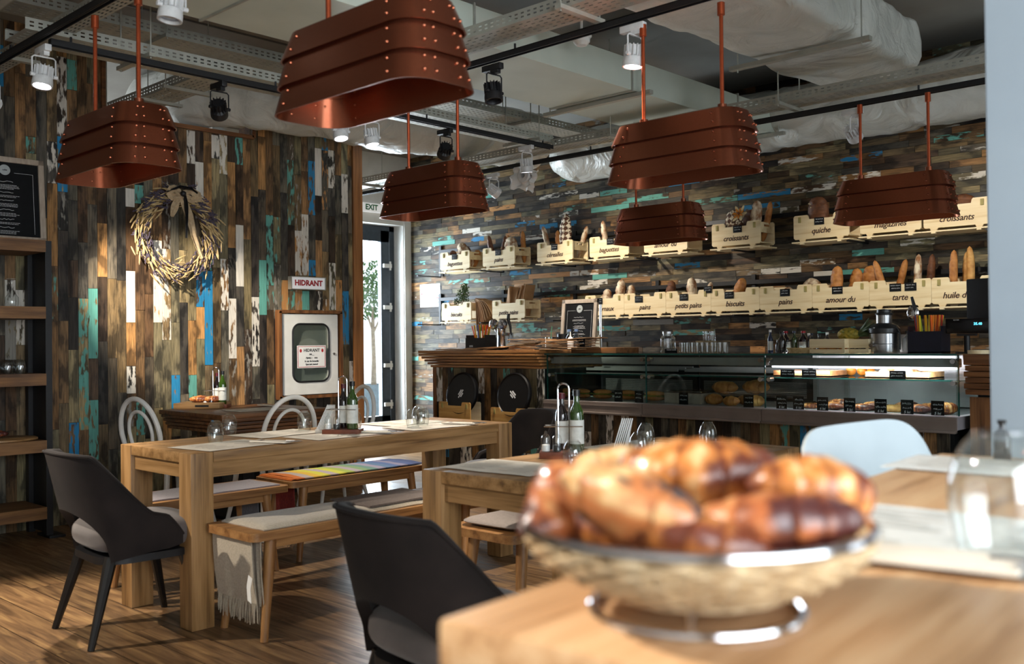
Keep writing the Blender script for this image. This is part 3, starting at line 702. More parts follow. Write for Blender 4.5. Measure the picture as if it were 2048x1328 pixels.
# ---------------------------------------------------------------- pendants
def stadium(L_, W_, r, n=7):
    pts = []
    for cx, cy, a0 in ((L_ / 2 - r, W_ / 2 - r, 0), (-L_ / 2 + r, W_ / 2 - r, 90), (-L_ / 2 + r, -W_ / 2 + r, 180), (L_ / 2 - r, -W_ / 2 + r, 270)):
        for i in range(n + 1):
            a = R(a0 + 90 * i / n); pts.append((cx + r * math.cos(a), cy + r * math.sin(a)))
    return pts
def make_pendant():
    t = thing('pendant_lamp', 'x', 'pendant lamp', (0, 0, 0), group='copper pendant lamps over the dining room')
    # z=0 is the lower rim of the shade
    tiers = [(0.165, 0.250, 0.600, 0.205, 0.664, 0.258), (0.082, 0.172, 0.632, 0.232, 0.682, 0.272), (0.0, 0.088, 0.648, 0.246, 0.694, 0.284)]
    for z0, z1, la, wa, lb, wb_ in tiers:
        top = stadium(la, wa, 0.078); bot = stadium(lb, wb_, 0.088); n = len(top)
        mb = MB()
        def shell(off, zt, zb):
            a = [mb.bm.verts.new((x * (1 - off * 2 / la), y * (1 - off * 2 / wa), zt)) for x, y in top]
            b = [mb.bm.verts.new((x * (1 - off * 2 / lb), y * (1 - off * 2 / wb_), zb)) for x, y in bot]
            return a, b
        a, b = shell(0, z1, z0); c, d = shell(0.004, z1, z0)
        for i in range(n):
            j = (i + 1) % n
            mb.bm.faces.new((a[i], a[j], b[j], b[i])); mb.bm.faces.new((c[i], d[i], d[j], c[j]))
            mb.bm.faces.new((b[i], b[j], d[j], d[i])); mb.bm.faces.new((a[i], c[i], c[j], a[j]))
        sh = mb.build('shade_tier', M_copper, t, ang=40)
        rv = MB().sph((0, 0, 0), 0.0062, 8).build('rivet', M_copper, sh); spots_ = []
        for sx in (-1, 1):
            for sy in (-1, 1):
                for k in range(2):
                    f = 0.3 + 0.45 * k
                    for (px_, py_) in ((0.5, 0.30), (0.33, 0.5)):
                        Lz = la + (lb - la) * (1 - f); Wz = wa + (wb_ - wa) * (1 - f)
                        if px_ == 0.5: q = (sx * Lz / 2, sy * Wz * 0.16, z0 + (z1 - z0) * f)
                        else: q = (sx * (Lz / 2 - 0.095), sy * (Wz / 2), z0 + (z1 - z0) * f)
                        spots_.append(q)
                    a_ = R(20); r0 = 0.083; q = (sx * (Lz / 2 - r0 + r0 * math.cos(a_)), sy * (Wz / 2 - r0 + r0 * math.sin(a_)), z0 + (z1 - z0) * f)
                    spots_.append(q)
        rv.location = spots_[0]
        for q in spots_[1:]:
            r2 = rv.copy(); COL.objects.link(r2); r2.parent = sh; r2.location = q
    mb = MB(); mb.prism(stadium(0.592, 0.198, 0.075), 0.004, T(0, 0, 0.238)); mb.build('top_plate', M_copper, t, ang=30)
    for s in (-1, 1):
        mb = MB().cyl((s * 0.2, 0, 0.242), (s * 0.2, 0, 0.285), 0.019, n=16); mb.build('collar', M_copper, t)
        mb = MB().cyl((s * 0.2, 0, 0.26), (s * 0.2, 0, 0.66), 0.0085, n=10).cyl((s * 0.2, 0, 0.66), (s * 0.2, 0, 0.712), 0.016, n=14); mb.build('rod', M_rod, t)
        mb = MB().cyl((s * 0.13, 0, 0.238), (s * 0.13, 0, 0.19), 0.018, n=12); so = mb.build('socket', M_inner, t)
        MB().lathe([(0, -0.05), (0.02, -0.04), (0.027, -0.02), (0.02, 0.01), (0.012, 0.03)], 14, T(s * 0.13, 0, 0.165)).build('bulb', pm('frosted bulb', 'E8E2D4', 'DAD4C6', rough=0.4), so)
    return t
PEND = [(-3.93, 1.79, 'pendant lamp at the upper left, in front of the wheat wreath wall'),
        (-2.26, 1.79, 'largest and nearest pendant lamp, cut by the top edge'),
        (-3.95, 3.56, 'pendant lamp hanging near the exit sign, above the far end of the long table'),
        (-2.34, 3.56, 'pendant lamp right of centre with a lit spotlight above its left rod'),
        (-3.93, 5.68, 'small farthest pendant lamp in front of the crate marked amour du'),
        (-2.27, 5.68, 'pendant lamp at the right in front of the crate marked magazines')]
pd = make_pendant()
for i, (x, y, lb) in enumerate(PEND):
    z = 1.91 if y < 4 else 1.90
    if i == 0: pd.location = (x, y, z); pd['label'] = 'copper ' + lb
    else: again(pd, 'copper ' + lb, (x, y, z))

# ---------------------------------------------------------------- track spots
def spot(pos, aim, m, lit, label):
    t = thing('track_spotlight', label, 'spotlight', pos, 0, group='spotlights on the tracks')
    MB().box((0, 0, -0.03), (0.13, 0.032, 0.032), bev=0.004).box((0.02, 0, -0.055), (0.05, 0.026, 0.02)).build('adapter', m, t)
    hp = Vector((0, 0, -0.155)); q = (Vector(aim) - Vector(pos) - hp).to_track_quat('-Z', 'Y').to_matrix().to_4x4(); M = T(*hp) @ q
    mb = MB().lathe([(0, 0.045), (0.03, 0.045), (0.03, 0.0), (0.044, -0.01), (0.047, -0.03), (0.047, -0.052), (0.040, -0.052), (0.037, -0.035), (0, -0.035)], 28, M)
    for k in range(14):
        a = 2 * PI * k / 14; mb.box((0, 0, 0), (0.014, 0.003, 0.055), M @ T(0.037 * math.cos(a), 0.037 * math.sin(a), 0.019) @ Rz(a))
    mb.build('head', m, t, ang=30)
    mb = MB(); s = 0.054
    mb.tube([(0.01, -s, -0.155), (0.01, -s, -0.075), (0.01, -s + 0.01, -0.066), (0.01, s - 0.01, -0.066), (0.01, s, -0.075), (0.01, s, -0.155)], 0.004, 6)
    mb.cyl((0.01, -s - 0.008, -0.155), (0.01, -s + 0.012, -0.155), 0.009, n=10).cyl((0.01, s - 0.012, -0.155), (0.01, s + 0.008, -0.155), 0.009, n=10)
    mb.build('bracket', m, t)
    MB().lathe([(0, -0.0365), (0.0385, -0.0365), (0.0385, -0.0405), (0, -0.0405)], 24, M).build('lens', emit('lit lens', 'F2F0FF', 14) if lit else thin_glass('lens glass', 'B8BCC8', 1.6, 0.1, 0.15), t)
    return t
def tp_(px, py, **k): return P(px, py, **k)
# label, pixel x on its track, plane of the track, aim, colour, lit, watt, cone
SP = [((-4.77, P(86, 100, x=-4.77).y), (-4.55, 1.5, 0.4), M_spotw, 1, 'white lit spotlight at the far left, before the shelf wall', 60, 50),
      ((P(337, 0, y=1.79).x + 0.02, 1.79), (-3.5, 1.5, 0.0), M_spotw, 0, 'spotlight cut by the top edge above the wreath', 0, 30),
      ((-4.77, P(437, 160, x=-4.77).y), (-6.0, 3.6, 1.6), M_black, 0, 'black spotlight in front of the crumpled duct on the left', 0, 0),
      ((P(985, 120, y=3.56).x, 3.56), (-3.0, 3.4, 0), M_black, 0, 'black spotlight right of the largest pendant lamp', 0, 0),
      ((P(1266, 60, y=3.56).x, 3.56), (-2.75, 3.45, 0), M_spotw, 1, 'white lit spotlight above the pendant lamp right of centre', 60, 60),
      ((-4.77, P(890, 260, x=-4.77).y), (-6.4, 5.3, 1.5), M_black, 0, 'black spotlight hanging left of the tray corner', 0, 0),
      ((-4.77, P(1052, 290, x=-4.77).y), (-4.9, 5.6, 0), M_spotw, 1, 'white lit spotlight at the corner where the trays meet', 45, 60),
      ((P(986, 335, y=5.7).x, 5.7), (-5.2, YB, 1.5), M_spotw, 1, 'white spotlight turned to the crates beside the hanging scrap of paper', 25, 85),
      ((P(1705, 225, y=5.7).x, 5.7), (-2.6, 7.4, 1.5), M_spotw, 1, 'white spotlight turned to the crates left of the pendant lamp at the right', 13, 85),
      ((P(680, 232, x=-4.77).x, P(680, 232, x=-4.77).y), (-4.3, 3.5, 0.7), M_spotw, 1, 'left of two lit spotlights peeping out below the largest pendant', 26, 60),
      ((P(742, 228, x=-4.77).x, P(742, 228, x=-4.77).y), (-4.4, 4.0, 0.0), M_spotw, 1, 'right of two lit spotlights peeping out below the largest pendant', 20, 60)]
SP += [((-5.42, 1.79), (XL, 3.65, 1.35), M_spotw, 1, 'white spotlight beyond the left edge aimed at the wreath', 150, 34),
       ((-5.3, -0.2), (-3.9, 1.5, 0), M_spotw, 1, 'white spotlight behind the viewpoint aimed at the left chair and floor', 85, 60),
       ((-2.2, -0.2), (-0.9, 0.9, 0.9), M_spotw, 1, 'added white spotlight behind the viewpoint brightening the bread basket', 85, 60)]  # added lamp out of view, brightens the basket and front table
track((-6.6, -0.2), (0.6, -0.2), ZT, 'added black track behind the viewpoint')  # unseen track added to carry the spotlights behind the viewpoint
for (xy, aim, m, lit, lb, pw, cone) in SP:
    z = 2.61 if xy[1] > 5.6 else ZT - 0.015
    spot((xy[0], xy[1], z), aim, m, lit, lb)
    if lit:
        hp = Vector((xy[0], xy[1], z - 0.155)); dr_ = (Vector(aim) - hp).normalized()
        spot_light(hp + dr_ * 0.075, aim, pw * 3, cone, (1, 0.90, 0.76))
# crumpled paper hanging from the track
c = P(1048, 356, y=5.72); rnd = random.Random(4)
def crump(u, v):
    x = (u - 0.5) * 0.26; z = (v - 0.5) * 0.24
    return (x + 0.02 * noise.noise(Vector((u * 5, v * 5, 1))), 0.05 * noise.noise(Vector((u * 4, v * 4, 7))), z * (0.8 + 0.4 * noise.noise(Vector((u * 3, 5, 0)))))
t = thing('paper_wrap', 'crumpled white paper wrapped around a small round lamp', 'paper', (c.x, c.y, c.z), rot=(0, R(20), 0))
MB().grid(crump, 14, 14, thick=0.002).build('sheet', M_paper, t)
MB().lathe([(0.02, 0), (0.055, 0), (0.06, -0.02), (0.05, -0.03), (0.02, -0.03)], 20, T(0.01, -0.03, 0.02) @ Rx(PI / 2)).build('lamp_ring', M_spotw, t)
MB().cyl((0, 0, 0.05), (0.06, -0.02, 2.6 - c.z), 0.006, n=6).build('stem', M_spotw, t)
# ================================================================== furniture
def oak_table(label, x0, x1, y0, y1, z, leg=0.1):
    t = thing('dining_table', label, 'table', ((x0 + x1) / 2, (y0 + y1) / 2, 0)); hx, hy = (x1 - x0) / 2, (y1 - y0) / 2
    mb = MB().box((0, 0, z - 0.022), (2 * hx - 0.004, 2 * (hy - leg) - 0.004, 0.044), bev=0.003)
    for s in (-1, 1): mb.box((0, s * (hy - leg / 2), z - 0.022), (2 * (hx - leg) - 0.002, leg - 0.002, 0.044), bev=0.003)
    mb.build('tabletop', M_oak[1], t)
    for sx in (-1, 1):
        for sy in (-1, 1):
            MB().box((sx * (hx - leg / 2), sy * (hy - leg / 2), z / 2), (leg, leg, z - 0.001), bev=0.004).build('leg', M_oak[2], t)
    for sx in (-1, 1): MB().box((sx * (hx - 0.03), 0, z - 0.077), (0.024, 2 * (hy - leg), 0.066)).build('apron', M_oak[1], t, smooth=False)
    for sy in (-1, 1): MB().box((0, sy * (hy - 0.03), z - 0.077), (2 * (hx - leg), 0.024, 0.066)).build('apron', M_oak[0], t, smooth=False)
    return t
T1 = (-4.46, -3.80, 2.04, 4.01); T2 = (-2.67, -1.95, 2.34, 3.83); ZTAB = 0.75
oak_table('long solid oak dining table on the left with thick square legs', *T1, ZTAB, 0.105)
oak_table('oak dining table in the middle, behind the bread basket', *T2, ZTAB)

def bench(label, x0, x1, y0, y1, z=0.45):
    t = thing('bench', label, 'bench', ((x0 + x1) / 2, (y0 + y1) / 2, 0), group='oak benches at the dining tables'); W_, L_ = x1 - x0, y1 - y0
    MB().prism(stadium(W_, L_, 0.035, 5), 0.034, T(0, 0, z - 0.034)).build('seat', M_bench[1], t, ang=30)
    mb = MB()
    for s in (-1, 1): mb.box((s * (W_ / 2 - 0.06), 0, z - 0.055), (0.025, L_ - 0.24, 0.045))
    mb.build('seat_rail', M_bench[1], t, smooth=False)
    for sx in (-1, 1):
        for sy in (-1, 1):
            MB().cyl((sx * (W_ / 2 - 0.06), sy * (L_ / 2 - 0.12), z - 0.03), (sx * (W_ / 2 - 0.035), sy * (L_ / 2 - 0.07), 0), 0.026, 0.016, 14).build('leg', M_bench[2], t)
    return t
bench('oak bench in front of the long table, with a beige throw on it', -3.80, -3.42, 2.10, 3.20)
bench('oak bench behind the front bench, carrying the folded grey cushion', -3.84, -3.46, 3.25, 4.25)
bench('oak bench on the wall side of the long table under a lilac grey runner', -4.84, -4.46, 2.09, 2.97)
bench('oak bench on the wall side of the long table under the rainbow striped runner', -4.92, -4.54, 3.03, 4.05)
bench('oak bench on the left side of the middle table with a grey cushion', -2.99, -2.60, 2.74, 3.80)

def cloth_top(name, label, cat, x0, x1, y0, y1, z, m, th=0.012, seed=0, fringe=None, group=None):
    def f(u, v):
        x = x0 + (x1 - x0) * u; y = y0 + (y1 - y0) * v
        return (x + 0.004 * noise.noise(Vector((y * 6, seed, 0))), y, z + th * 0.75 + 0.004 * noise.noise(Vector((x * 7, y * 7, seed))))
    return tag(MB().grid(f, 10, 30, thick=th).build(name, m, None), label, cat, group)
def rainbow():
    t = NT('rainbow striped weave'); tc = t.n('ShaderNodeTexCoord'); sp = t.n('ShaderNodeSeparateXYZ'); t.l(tc.outputs['Object'], sp.inputs[0])
    q = t.n('ShaderNodeMapRange'); q.inputs['From Min'].default_value = 3.08; q.inputs['From Max'].default_value = 4.0; t.l(sp.outputs['Y'], q.inputs['Value'])
    cols = ['B8662C', 'A09490', 'C09C38', 'B8B240', '9E9298', 'B4B444', '909E4C', '9A9096', '748E66', '608078', '8C869A', '546E8E', '4A608C', '7C7890', '44527E', '38436C']
    t.l(t.ramp(q.outputs['Result'], [(i / 16, H(c)) for i, c in enumerate(cols)], 'CONSTANT'), t.b.inputs['Base Color'])
    t.b.inputs['Roughness'].default_value = 0.95; nz = t.tex(150); t.bump(nz.outputs['Fac'], 0.4, 0.003); return t.m
def fringe(mb, x0, x1, y, z, n, ln, rnd, r=0.0022, dy=0.0):
    for i in range(n):
        x = x0 + (x1 - x0) * (i + 0.5) / n; a = rnd.uniform(-0.008, 0.008); b = rnd.uniform(-0.006, 0.006); l_ = ln * rnd.uniform(0.85, 1.15)
        mb.tube([(x, y, z), (x + a * .5, y + b, z - l_ * 0.5), (x + a, y + b + dy, z - l_)], [r, r * 1.1, r * 0.6], 5)
def hanging(mb, x0, x1, y, z0, z1, seed, amp=0.0025):
    def f(u, v):
        x = x0 + (x1 - x0) * u; s = v
        return (x, y + amp * s * math.sin(u * 14 + seed) + 0.001 * math.sin(u * 31 + seed * 2) * s + 0.02 * s * s, z0 + (z1 - z0) * v)
    mb.grid(f, 40, 14, thick=0.004)
rnd = random.Random(8)
# front bench throw: lies on the seat and hangs beneath its near end
t = thing('bench_throw', 'beige fringed throw on the front bench, hanging down at its near end', 'throw', (0, 0, 0))
def f(u, v):
    x = -3.775 + 0.33 * u; y = 2.165 + 0.90 * v; e = min(1, min(u, 1 - u) * 8, min(v, 1 - v) * 20)
    return (x, y, 0.456 + 0.016 * e ** 0.5 + 0.003 * noise.noise(Vector((x * 9, y * 9, 2))))
MB().grid(f, 20, 50, thick=0.006).build('seat_cover', M_throw, t)
mb = MB(); hanging(mb, -3.78, -3.475, 2.13, 0.412, 0.155, 1.0); q = mb.build('hanging_end', M_throw, t)
mb = MB(); fringe(mb, -3.78, -3.475, 2.15, 0.158, 44, 0.085, rnd); mb.build('fringe', M_throw, q)
mb = MB(); hanging(mb, -3.53, -3.455, 2.16, 0.412, 0.14, 3.0, 0.006); mb.build('hanging_fold', M_throw, t)
mb = MB(); fringe(mb, -3.53, -3.455, 2.185, 0.145, 12, 0.09, rnd); mb.build('fringe', M_throw, q)
MB().grid(lambda u, v: (-3.50 + 0.028 * u + 0.022 * abs(v - 0.45), 2.122 - 0.006 * v, 0.275 - 0.10 * v - 0.01 * u), 4, 10, thick=0.0012).build('care_label', M_paper, t)
# others
cloth_top('bench_runner', 'flat lilac grey woven runner under the long table, left of the rainbow one', 'runner', -4.80, -4.50, 2.14, 2.93, 0.45, M_grey, 0.008, 2)
def hang_throw(label, x0, x1, y, z1, m, seed, mf=None, n=24):
    t = thing('hanging_throw', label, 'throw', (0, 0, 0)); mb = MB(); hanging(mb, x0, x1, y, 0.405, z1, seed); q = mb.build('cloth', m, t)
    mb = MB(); fringe(mb, x0, x1, y + 0.02, z1 + 0.004, n, 0.06, rnd); mb.build('fringe', mf or m, q)
hang_throw('grey throw with a frayed edge hanging under the wall side bench at the left', -4.74, -4.55, 2.15, 0.13, M_grey, 2)
hang_throw('grey blue fringed end hanging at the far end of the lilac runner bench', -4.82, -4.60, 2.86, 0.10, pm('blue grey weave', '7A808A', '686E78', rough=0.95, scale=90), 5)
hang_throw('red orange throw end hanging below the rainbow runner bench', -4.85, -4.66, 3.13, 0.10, pm('brick red weave', '9A3A2C', '7E2A2A', rough=0.95, scale=90, bump=0.3), 4, M_throw, 14)
rb = rainbow()
t = thing('striped_runner', 'rainbow striped woven runner from orange through yellow to blue', 'runner', (0, 0, 0))
MB().grid(lambda u, v: (-4.895 + 0.33 * u, 3.08 + 0.93 * v, 0.462 + 0.006 * math.sin(u * PI) + 0.003 * noise.noise(Vector((u * 4, v * 9, 3)))), 16, 50, thick=0.006).build('runner_cloth', rb, t)
mb = MB()
for i in range(40):
    x = -4.89 + 0.32 * i / 39; mb.tube([(x, 3.085, 0.462), (x + 0.003, 3.06, 0.462), (x, 3.045, 0.455)], 0.0025, 5)
mb.build('fringe', pm('orange yarn', 'C9702B', 'B5602A', rough=0.95, scale=60), t)
# folded cushion on second bench, cushion on bench E
def cushion(label, cx, cy, sx, sy, z, m, h=0.035, fold=False):
    t = thing('seat_cushion', label, 'cushion', (cx, cy, z))
    def pad(u, v, zc=h / 2):
        a, b = 2 * PI * u, PI * (v - 0.5)
        c, s_ = math.cos(a), math.sin(a); e = 0.25
        return (math.copysign(abs(c) ** e, c) * sx / 2 * math.cos(b) ** 0.35, math.copysign(abs(s_) ** e, s_) * sy / 2 * math.cos(b) ** 0.35, zc + h / 2 * math.sin(b) + 0.003 * noise.noise(Vector((c * 3, s_ * 3, 1))))
    MB().grid(pad, 48, 12, wrap=True).build('pad', m, t)
    if fold:
        mb = MB()
        for i in range(16): mb.tube([(sx / 2 - 0.02, -sy / 2 + sy * i / 16 + 0.01, h * 0.8), (sx / 2 + 0.015, -sy / 2 + sy * i / 16 + 0.012, h * 0.3)], 0.004, 5)
        mb.build('fringe', M_paper, t)
    return t
cushion('folded grey blanket cushion with white fringe on the second bench', -3.66, 3.72, 0.34, 0.62, 0.452, M_grey, 0.035, True)
cushion('brownish grey cushion on the bench left of the middle table', -2.79, 3.12, 0.33, 0.68, 0.452, pm('taupe felt', '968A84', '887E78', rough=0.95, scale=90, bump=0.4), 0.032)
cloth_top('wool_cloth', 'brown grey felt cloth lying on the front bench behind the near chair', 'cloth', -3.76, -3.46, 2.72, 3.16, 0.474, pm('brown felt', '6E625C', '5C524D', rough=0.95, scale=90), 0.008, 5)

# upholstered chairs --------------------------------------------------
def make_chair():
    t = thing('upholstered_chair', 'x', 'chair', group='dark velvet chairs')
    # local: faces +Y, origin on the floor under the seat centre
    def zt(a):    # height of the shell's upper edge, a = angle from the back (0) round to the arms
        d = abs(a)
        if d < 46: return 0.772 - 0.012 * (d / 46) ** 2
        return 0.760 - 0.345 * ((d - 46) / 62) ** 1.05
    def zb(a):
        d = abs(a)
        return 0.335 + (0.20 * math.sqrt(max(0, 1 - (d / 52) ** 2)) if d < 52 else 0.045 * (d - 52) / 56)
    A = 108
    def pos(a, z, off):
        h = (z - 0.42) / 0.35
        rx = 0.262 + 0.02 * h + off; ry = 0.235 + off
        sa = math.sin(R(a)); ca = math.cos(R(a)); e = 0.8
        y = -math.copysign(abs(ca) ** e, ca) * ry + (0.04 if ca < 0 else 0)
        return Vector((math.copysign(abs(sa) ** e, sa) * rx, y - 0.085 * max(0, h) * max(0, ca) - 0.005, z))
    mb = MB(); n, m = 72, 14; th = 0.036
    cols = []
    for i in range(n + 1):
        a = -A + 2 * A * i / n; t0, b0 = zt(a), zb(a); t0 = max(t0, b0 + 0.03); loop = []
        for j in range(m + 1): z = b0 + (t0 - b0) * j / m; loop.append(pos(a, z, 0))
        loop.append(pos(a, t0 + 0.010, -th * 0.25)); loop.append(pos(a, t0 + 0.010, -th * 0.75))
        for j in range(m + 1): z = t0 - (t0 - b0) * j / m; loop.append(pos(a, z, -th))
        cols.append([mb.bm.verts.new(p) for p in loop])
    k = len(cols[0])
    for i in range(n):
        for j in range(k):
            q = (j + 1) % k; mb.bm.faces.new((cols[i][j], cols[i + 1][j], cols[i + 1][q], cols[i][q]))
    mb.bm.faces.new(cols[0]); mb.bm.faces.new(cols[-1][::-1])
    sh = mb.build('backrest', M_velvet, t, ang=60)
    mb = MB(); mb.tube([pos(-A + 2 * A * i / n, max(zt(-A + 2 * A * i / n), zb(-A + 2 * A * i / n) + 0.03) + 0.004, 0.002) for i in range(n + 1)], 0.005, 6)
    mb.build('piping', M_velvet, sh)
    def seat(u, v):
        a, b = 2 * PI * u, PI * (v - 0.5); c, s_ = math.cos(a), math.sin(a); e = 0.55
        k_ = max(0, math.cos(b)) ** 0.3
        return (math.copysign(abs(c) ** e, c) * 0.232 * k_, math.copysign(abs(s_) ** e, s_) * 0.235 * k_ + 0.03, 0.415 + 0.06 * math.sin(b) + (0.012 * (1 - (1 - k_)) if b > 0 else 0))
    MB().grid(seat, 56, 16, wrap=True).build('seat', pm('grey brown velvet', '5E5653', '4A4341', rough=0.85, scale=7, sheen=0.2, detail=5), t, ang=60)
    MB().prism(stadium(0.42, 0.42, 0.12, 6), 0.03, T(0, 0.02, 0.32)).build('seat_base', M_black, t, ang=40)
    for sx, sy, ty in ((-1, -1, -0.24), (1, -1, -0.24), (-1, 1, 0.24), (1, 1, 0.24)):
        MB().tube([(sx * 0.165, sy * 0.15 + 0.01, 0.345), (sx * 0.215, ty, 0.0)], [0.027, 0.014], 10).build('leg', M_legd, t)
    return t
ch = make_chair(); ch.location = (-4.07, 1.90, 0); ch.rotation_euler = (0, 0, R(-4)); ch['label'] = 'dark velvet chair at the left end of the long table, seen whole from behind'
again(ch, 'nearest dark velvet chair, in front of the middle table, half behind the front table', (-1.972, 1.85, 0), R(-6))
again(ch, 'dark velvet chair at the far end of the long table, below the black discs', (-4.12, 4.32, 0), R(168))

# bentwood chairs ------------------------------------------------------
def make_bent():
    t = thing('bentwood_chair', 'x', 'chair', group='white bentwood chairs')
    def arch(w0, w1, z0, z1, y0, y1, n=26, k=0.62):
        pts = [(-w0, y0, z0)]
        for i in range(n + 1):
            a = PI * i / n; x = -math.cos(a) * w1; z = (z1 - w1 * 1.15) + math.sin(a) * w1 * 1.15
            f_ = (z - z0) / (z1 - z0); pts.append((x, y0 + (y1 - y0) * f_, z))
        pts.append((w0, y0, z0)); return pts
    MB().tube(arch(0.165, 0.20, 0.45, 0.88, -0.19, -0.27), 0.0155, 10).build('back_hoop', M_chairw, t)
    MB().tube(arch(0.085, 0.118, 0.45, 0.80, -0.19, -0.25), 0.011, 8).build('inner_hoop', M_chairw, t)
    MB().lathe([(0, 0.425), (0.19, 0.425), (0.205, 0.435), (0.205, 0.452), (0.185, 0.462), (0, 0.457)], 36).build('seat', M_chairw, t)
    mb = MB(); mb.tube([(0.15 * math.cos(2 * PI * i / 24), 0.15 * math.sin(2 * PI * i / 24), 0.24) for i in range(24)], 0.009, 8, closed=True); mb.build('leg_ring', M_chairw, t)
    for sx, sy in ((-1, -1), (1, -1), (-1, 1), (1, 1)):
        MB().tube([(sx * 0.13, sy * 0.13, 0.43), (sx * 0.145, sy * 0.15, 0.25), (sx * 0.185, sy * 0.2, 0.0)], [0.018, 0.016, 0.012], 10).build('leg', M_chairw, t)
    return t
bc = make_bent(); bc.location = (-5.86, 3.02, 0); bc.rotation_euler = (0, 0, R(8)); bc['label'] = 'white bentwood chair left of the small wall table'
again(bc, 'white bentwood chair in front of the small wall table, its hoop widest', (-5.40, 3.42, 0), R(95))
again(bc, 'white bentwood chair behind the small wall table, below the hydrant cabinet', (-5.94, 4.33, 0), R(172))

# small wall table
t = thing('cafe_table', 'small dark wood wall table with ribbed edge and a bread board on it', 'table', (-6.15, 3.72, 0))
MB().box((0, 0, 0.735), (0.86, 0.86, 0.03), bev=0.004).build('tabletop', M_dwood[1], t)
mb = MB()
for i in range(4): mb.box((0, 0, 0.708 - i * 0.026), (0.84 - i * 0.02, 0.84 - i * 0.02, 0.022), bev=0.006)
mb.build('ribbed_edge', M_dwood[1], t)
MB().box((0, 0, 0.32), (0.09, 0.09, 0.62)).build('column', M_black, t)
MB().box((0, 0, 0.012), (0.45, 0.45, 0.024), bev=0.004).build('foot_plate', M_black, t)

# white shell seats
def shell_seat(label, loc, rz, zs, w_, back_top, stool):
    t = thing('shell_stool' if stool else 'shell_chair', label, 'bar stool' if stool else 'chair', loc, rz)
    # faces +Y ; back at -Y
    hb = back_top - zs
    def back(u, v):
        x = (u - 0.5) * w_; s = v
        tp = 1 - 0.12 * max(0, 2 * u - 1) ** 10 - 0.40 * max(0, 1 - 2 * u) ** 5
        z = zs - 0.01 + hb * s * tp
        return (x * (0.88 + 0.12 * math.sin(s * PI * 0.8)), -0.2 - 0.06 * s + 0.045 * abs(2 * u - 1) ** 2.4 * (1 - 0.3 * s), z)
    MB().grid(back, 40, 20, thick=0.008).build('backrest', M_shell, t, ang=60)
    def seat(u, v):
        x = (u - 0.5) * w_ * (0.86 + 0.06 * math.sin(v * PI)); y = -0.2 + 0.42 * v
        return (x, y + 0.06 * (abs(2 * u - 1) ** 2.4) * (1 - v) * 1.6, zs - 0.012 - 0.02 * math.sin(u * PI) + 0.03 * abs(2 * u - 1) ** 3 - 0.03 * max(0, v - 0.8))
    MB().grid(seat, 30, 20, thick=0.008).build('seat', M_shell, t, ang=60)
    for sx, sy in ((-1, -1), (1, -1), (-1, 1), (1, 1)):
        MB().tube([(sx * 0.12, sy * 0.12, zs - 0.025), (sx * 0.2, sy * 0.2, 0)], [0.016, 0.012], 10).build('leg', M_bench[2], t)
    if stool:
        k = 0.155 + (0.2 - 0.12) * 0.35
        mb = MB(); k = 0.12 + 0.08 * (1 - 0.3 / (zs)); c = [(-k, -k), (k, -k), (k, k), (-k, k)]
        for i in range(4): mb.cyl(c[i] + (0.3,), c[(i + 1) % 4] + (0.3,), 0.007, n=8)
        mb.build('foot_rest', M_chrome, t)
    return t
shell_seat('large pale blue-white shell bar stool behind the front table', (-0.70, 2.14, 0), R(-97), 0.72, 0.58, 1.026, True)
shell_seat('small pale shell chair glimpsed between the pastries and the bar stool', (-1.60, 3.20, 0), R(90), 0.45, 0.46, 0.825, False)

# front table -----------------------------------------------------------
ZF = 0.98; FA = R(4.2)
FT = thing('front_table', 'high oak table in the foreground carrying the bread basket', 'table', (-0.605, 0.545, 0), FA)
def fw(px, py, z=ZF): return P(px, py, z=z)
MB().box((0.45, 0.72, ZF - 0.022), (0.90, 1.44, 0.044), bev=0.007).build('tabletop', M_ftop, FT)
for x in (0.05, 0.85):
    for y in (0.05, 1.39): MB().box((x, y, (ZF - 0.044) / 2), (0.08, 0.08, ZF - 0.045), bev=0.004).build('leg', M_oak[2], FT)
for x in (0.03, 0.87): MB().box((x, 0.72, ZF - 0.1), (0.024, 1.26, 0.11)).build('apron', M_oak[1], FT, smooth=False)
for y in (0.03, 1.41): MB().box((0.45, y, ZF - 0.1), (0.72, 0.024, 0.11)).build('apron', M_oak[0], FT, smooth=False)

# bread basket
BX, BY = P(1392, 1222, z=ZF).x, P(1392, 1222, z=ZF).y
bk = thing('bread_basket', 'woven bread basket with chromed rim and ring foot on the front table', 'basket', (BX, BY, ZF))
mb = MB(); n, m = 180, 10
def wv(u, v):
    a = 2 * PI * u; k = int(u * n) ; row = v * m
    r = 0.078 + 0.064 * math.sin(v * PI * 0.5) ** 1.1; z = 0.022 + 0.05 * v ** 1.2
    b = 0.0048 * math.sin(u * 2 * PI * 24 + PI * int(row)) + 0.0016 * abs(math.sin(row * PI))
    return ((r + b) * math.cos(a), (r + b) * math.sin(a), z)
mb.grid(wv, n, m * 3, wrap=True, thick=0.003); mb.build('woven_wall', pm('rattan weave', 'D9C4A0', 'A88C68', rough=0.7, scale=34, stretch=(1, 1, 6), bump=0.4), bk, ang=70)
mb = MB().lathe([(0, 0.020), (0.079, 0.020), (0.079, 0.024), (0, 0.024)], 48); mb.build('woven_base', MATS['rattan weave'], bk)
def circ(r, z, n=64): return [(r * math.cos(2 * PI * i / n), r * math.sin(2 * PI * i / n), z) for i in range(n)]
MB().tube(circ(0.143, 0.075), 0.0045, 10, closed=True).build('rim', M_chrome, bk)
MB().tube(circ(0.088, 0.004), 0.004, 10, closed=True).build('ring_foot', M_chrome, bk)
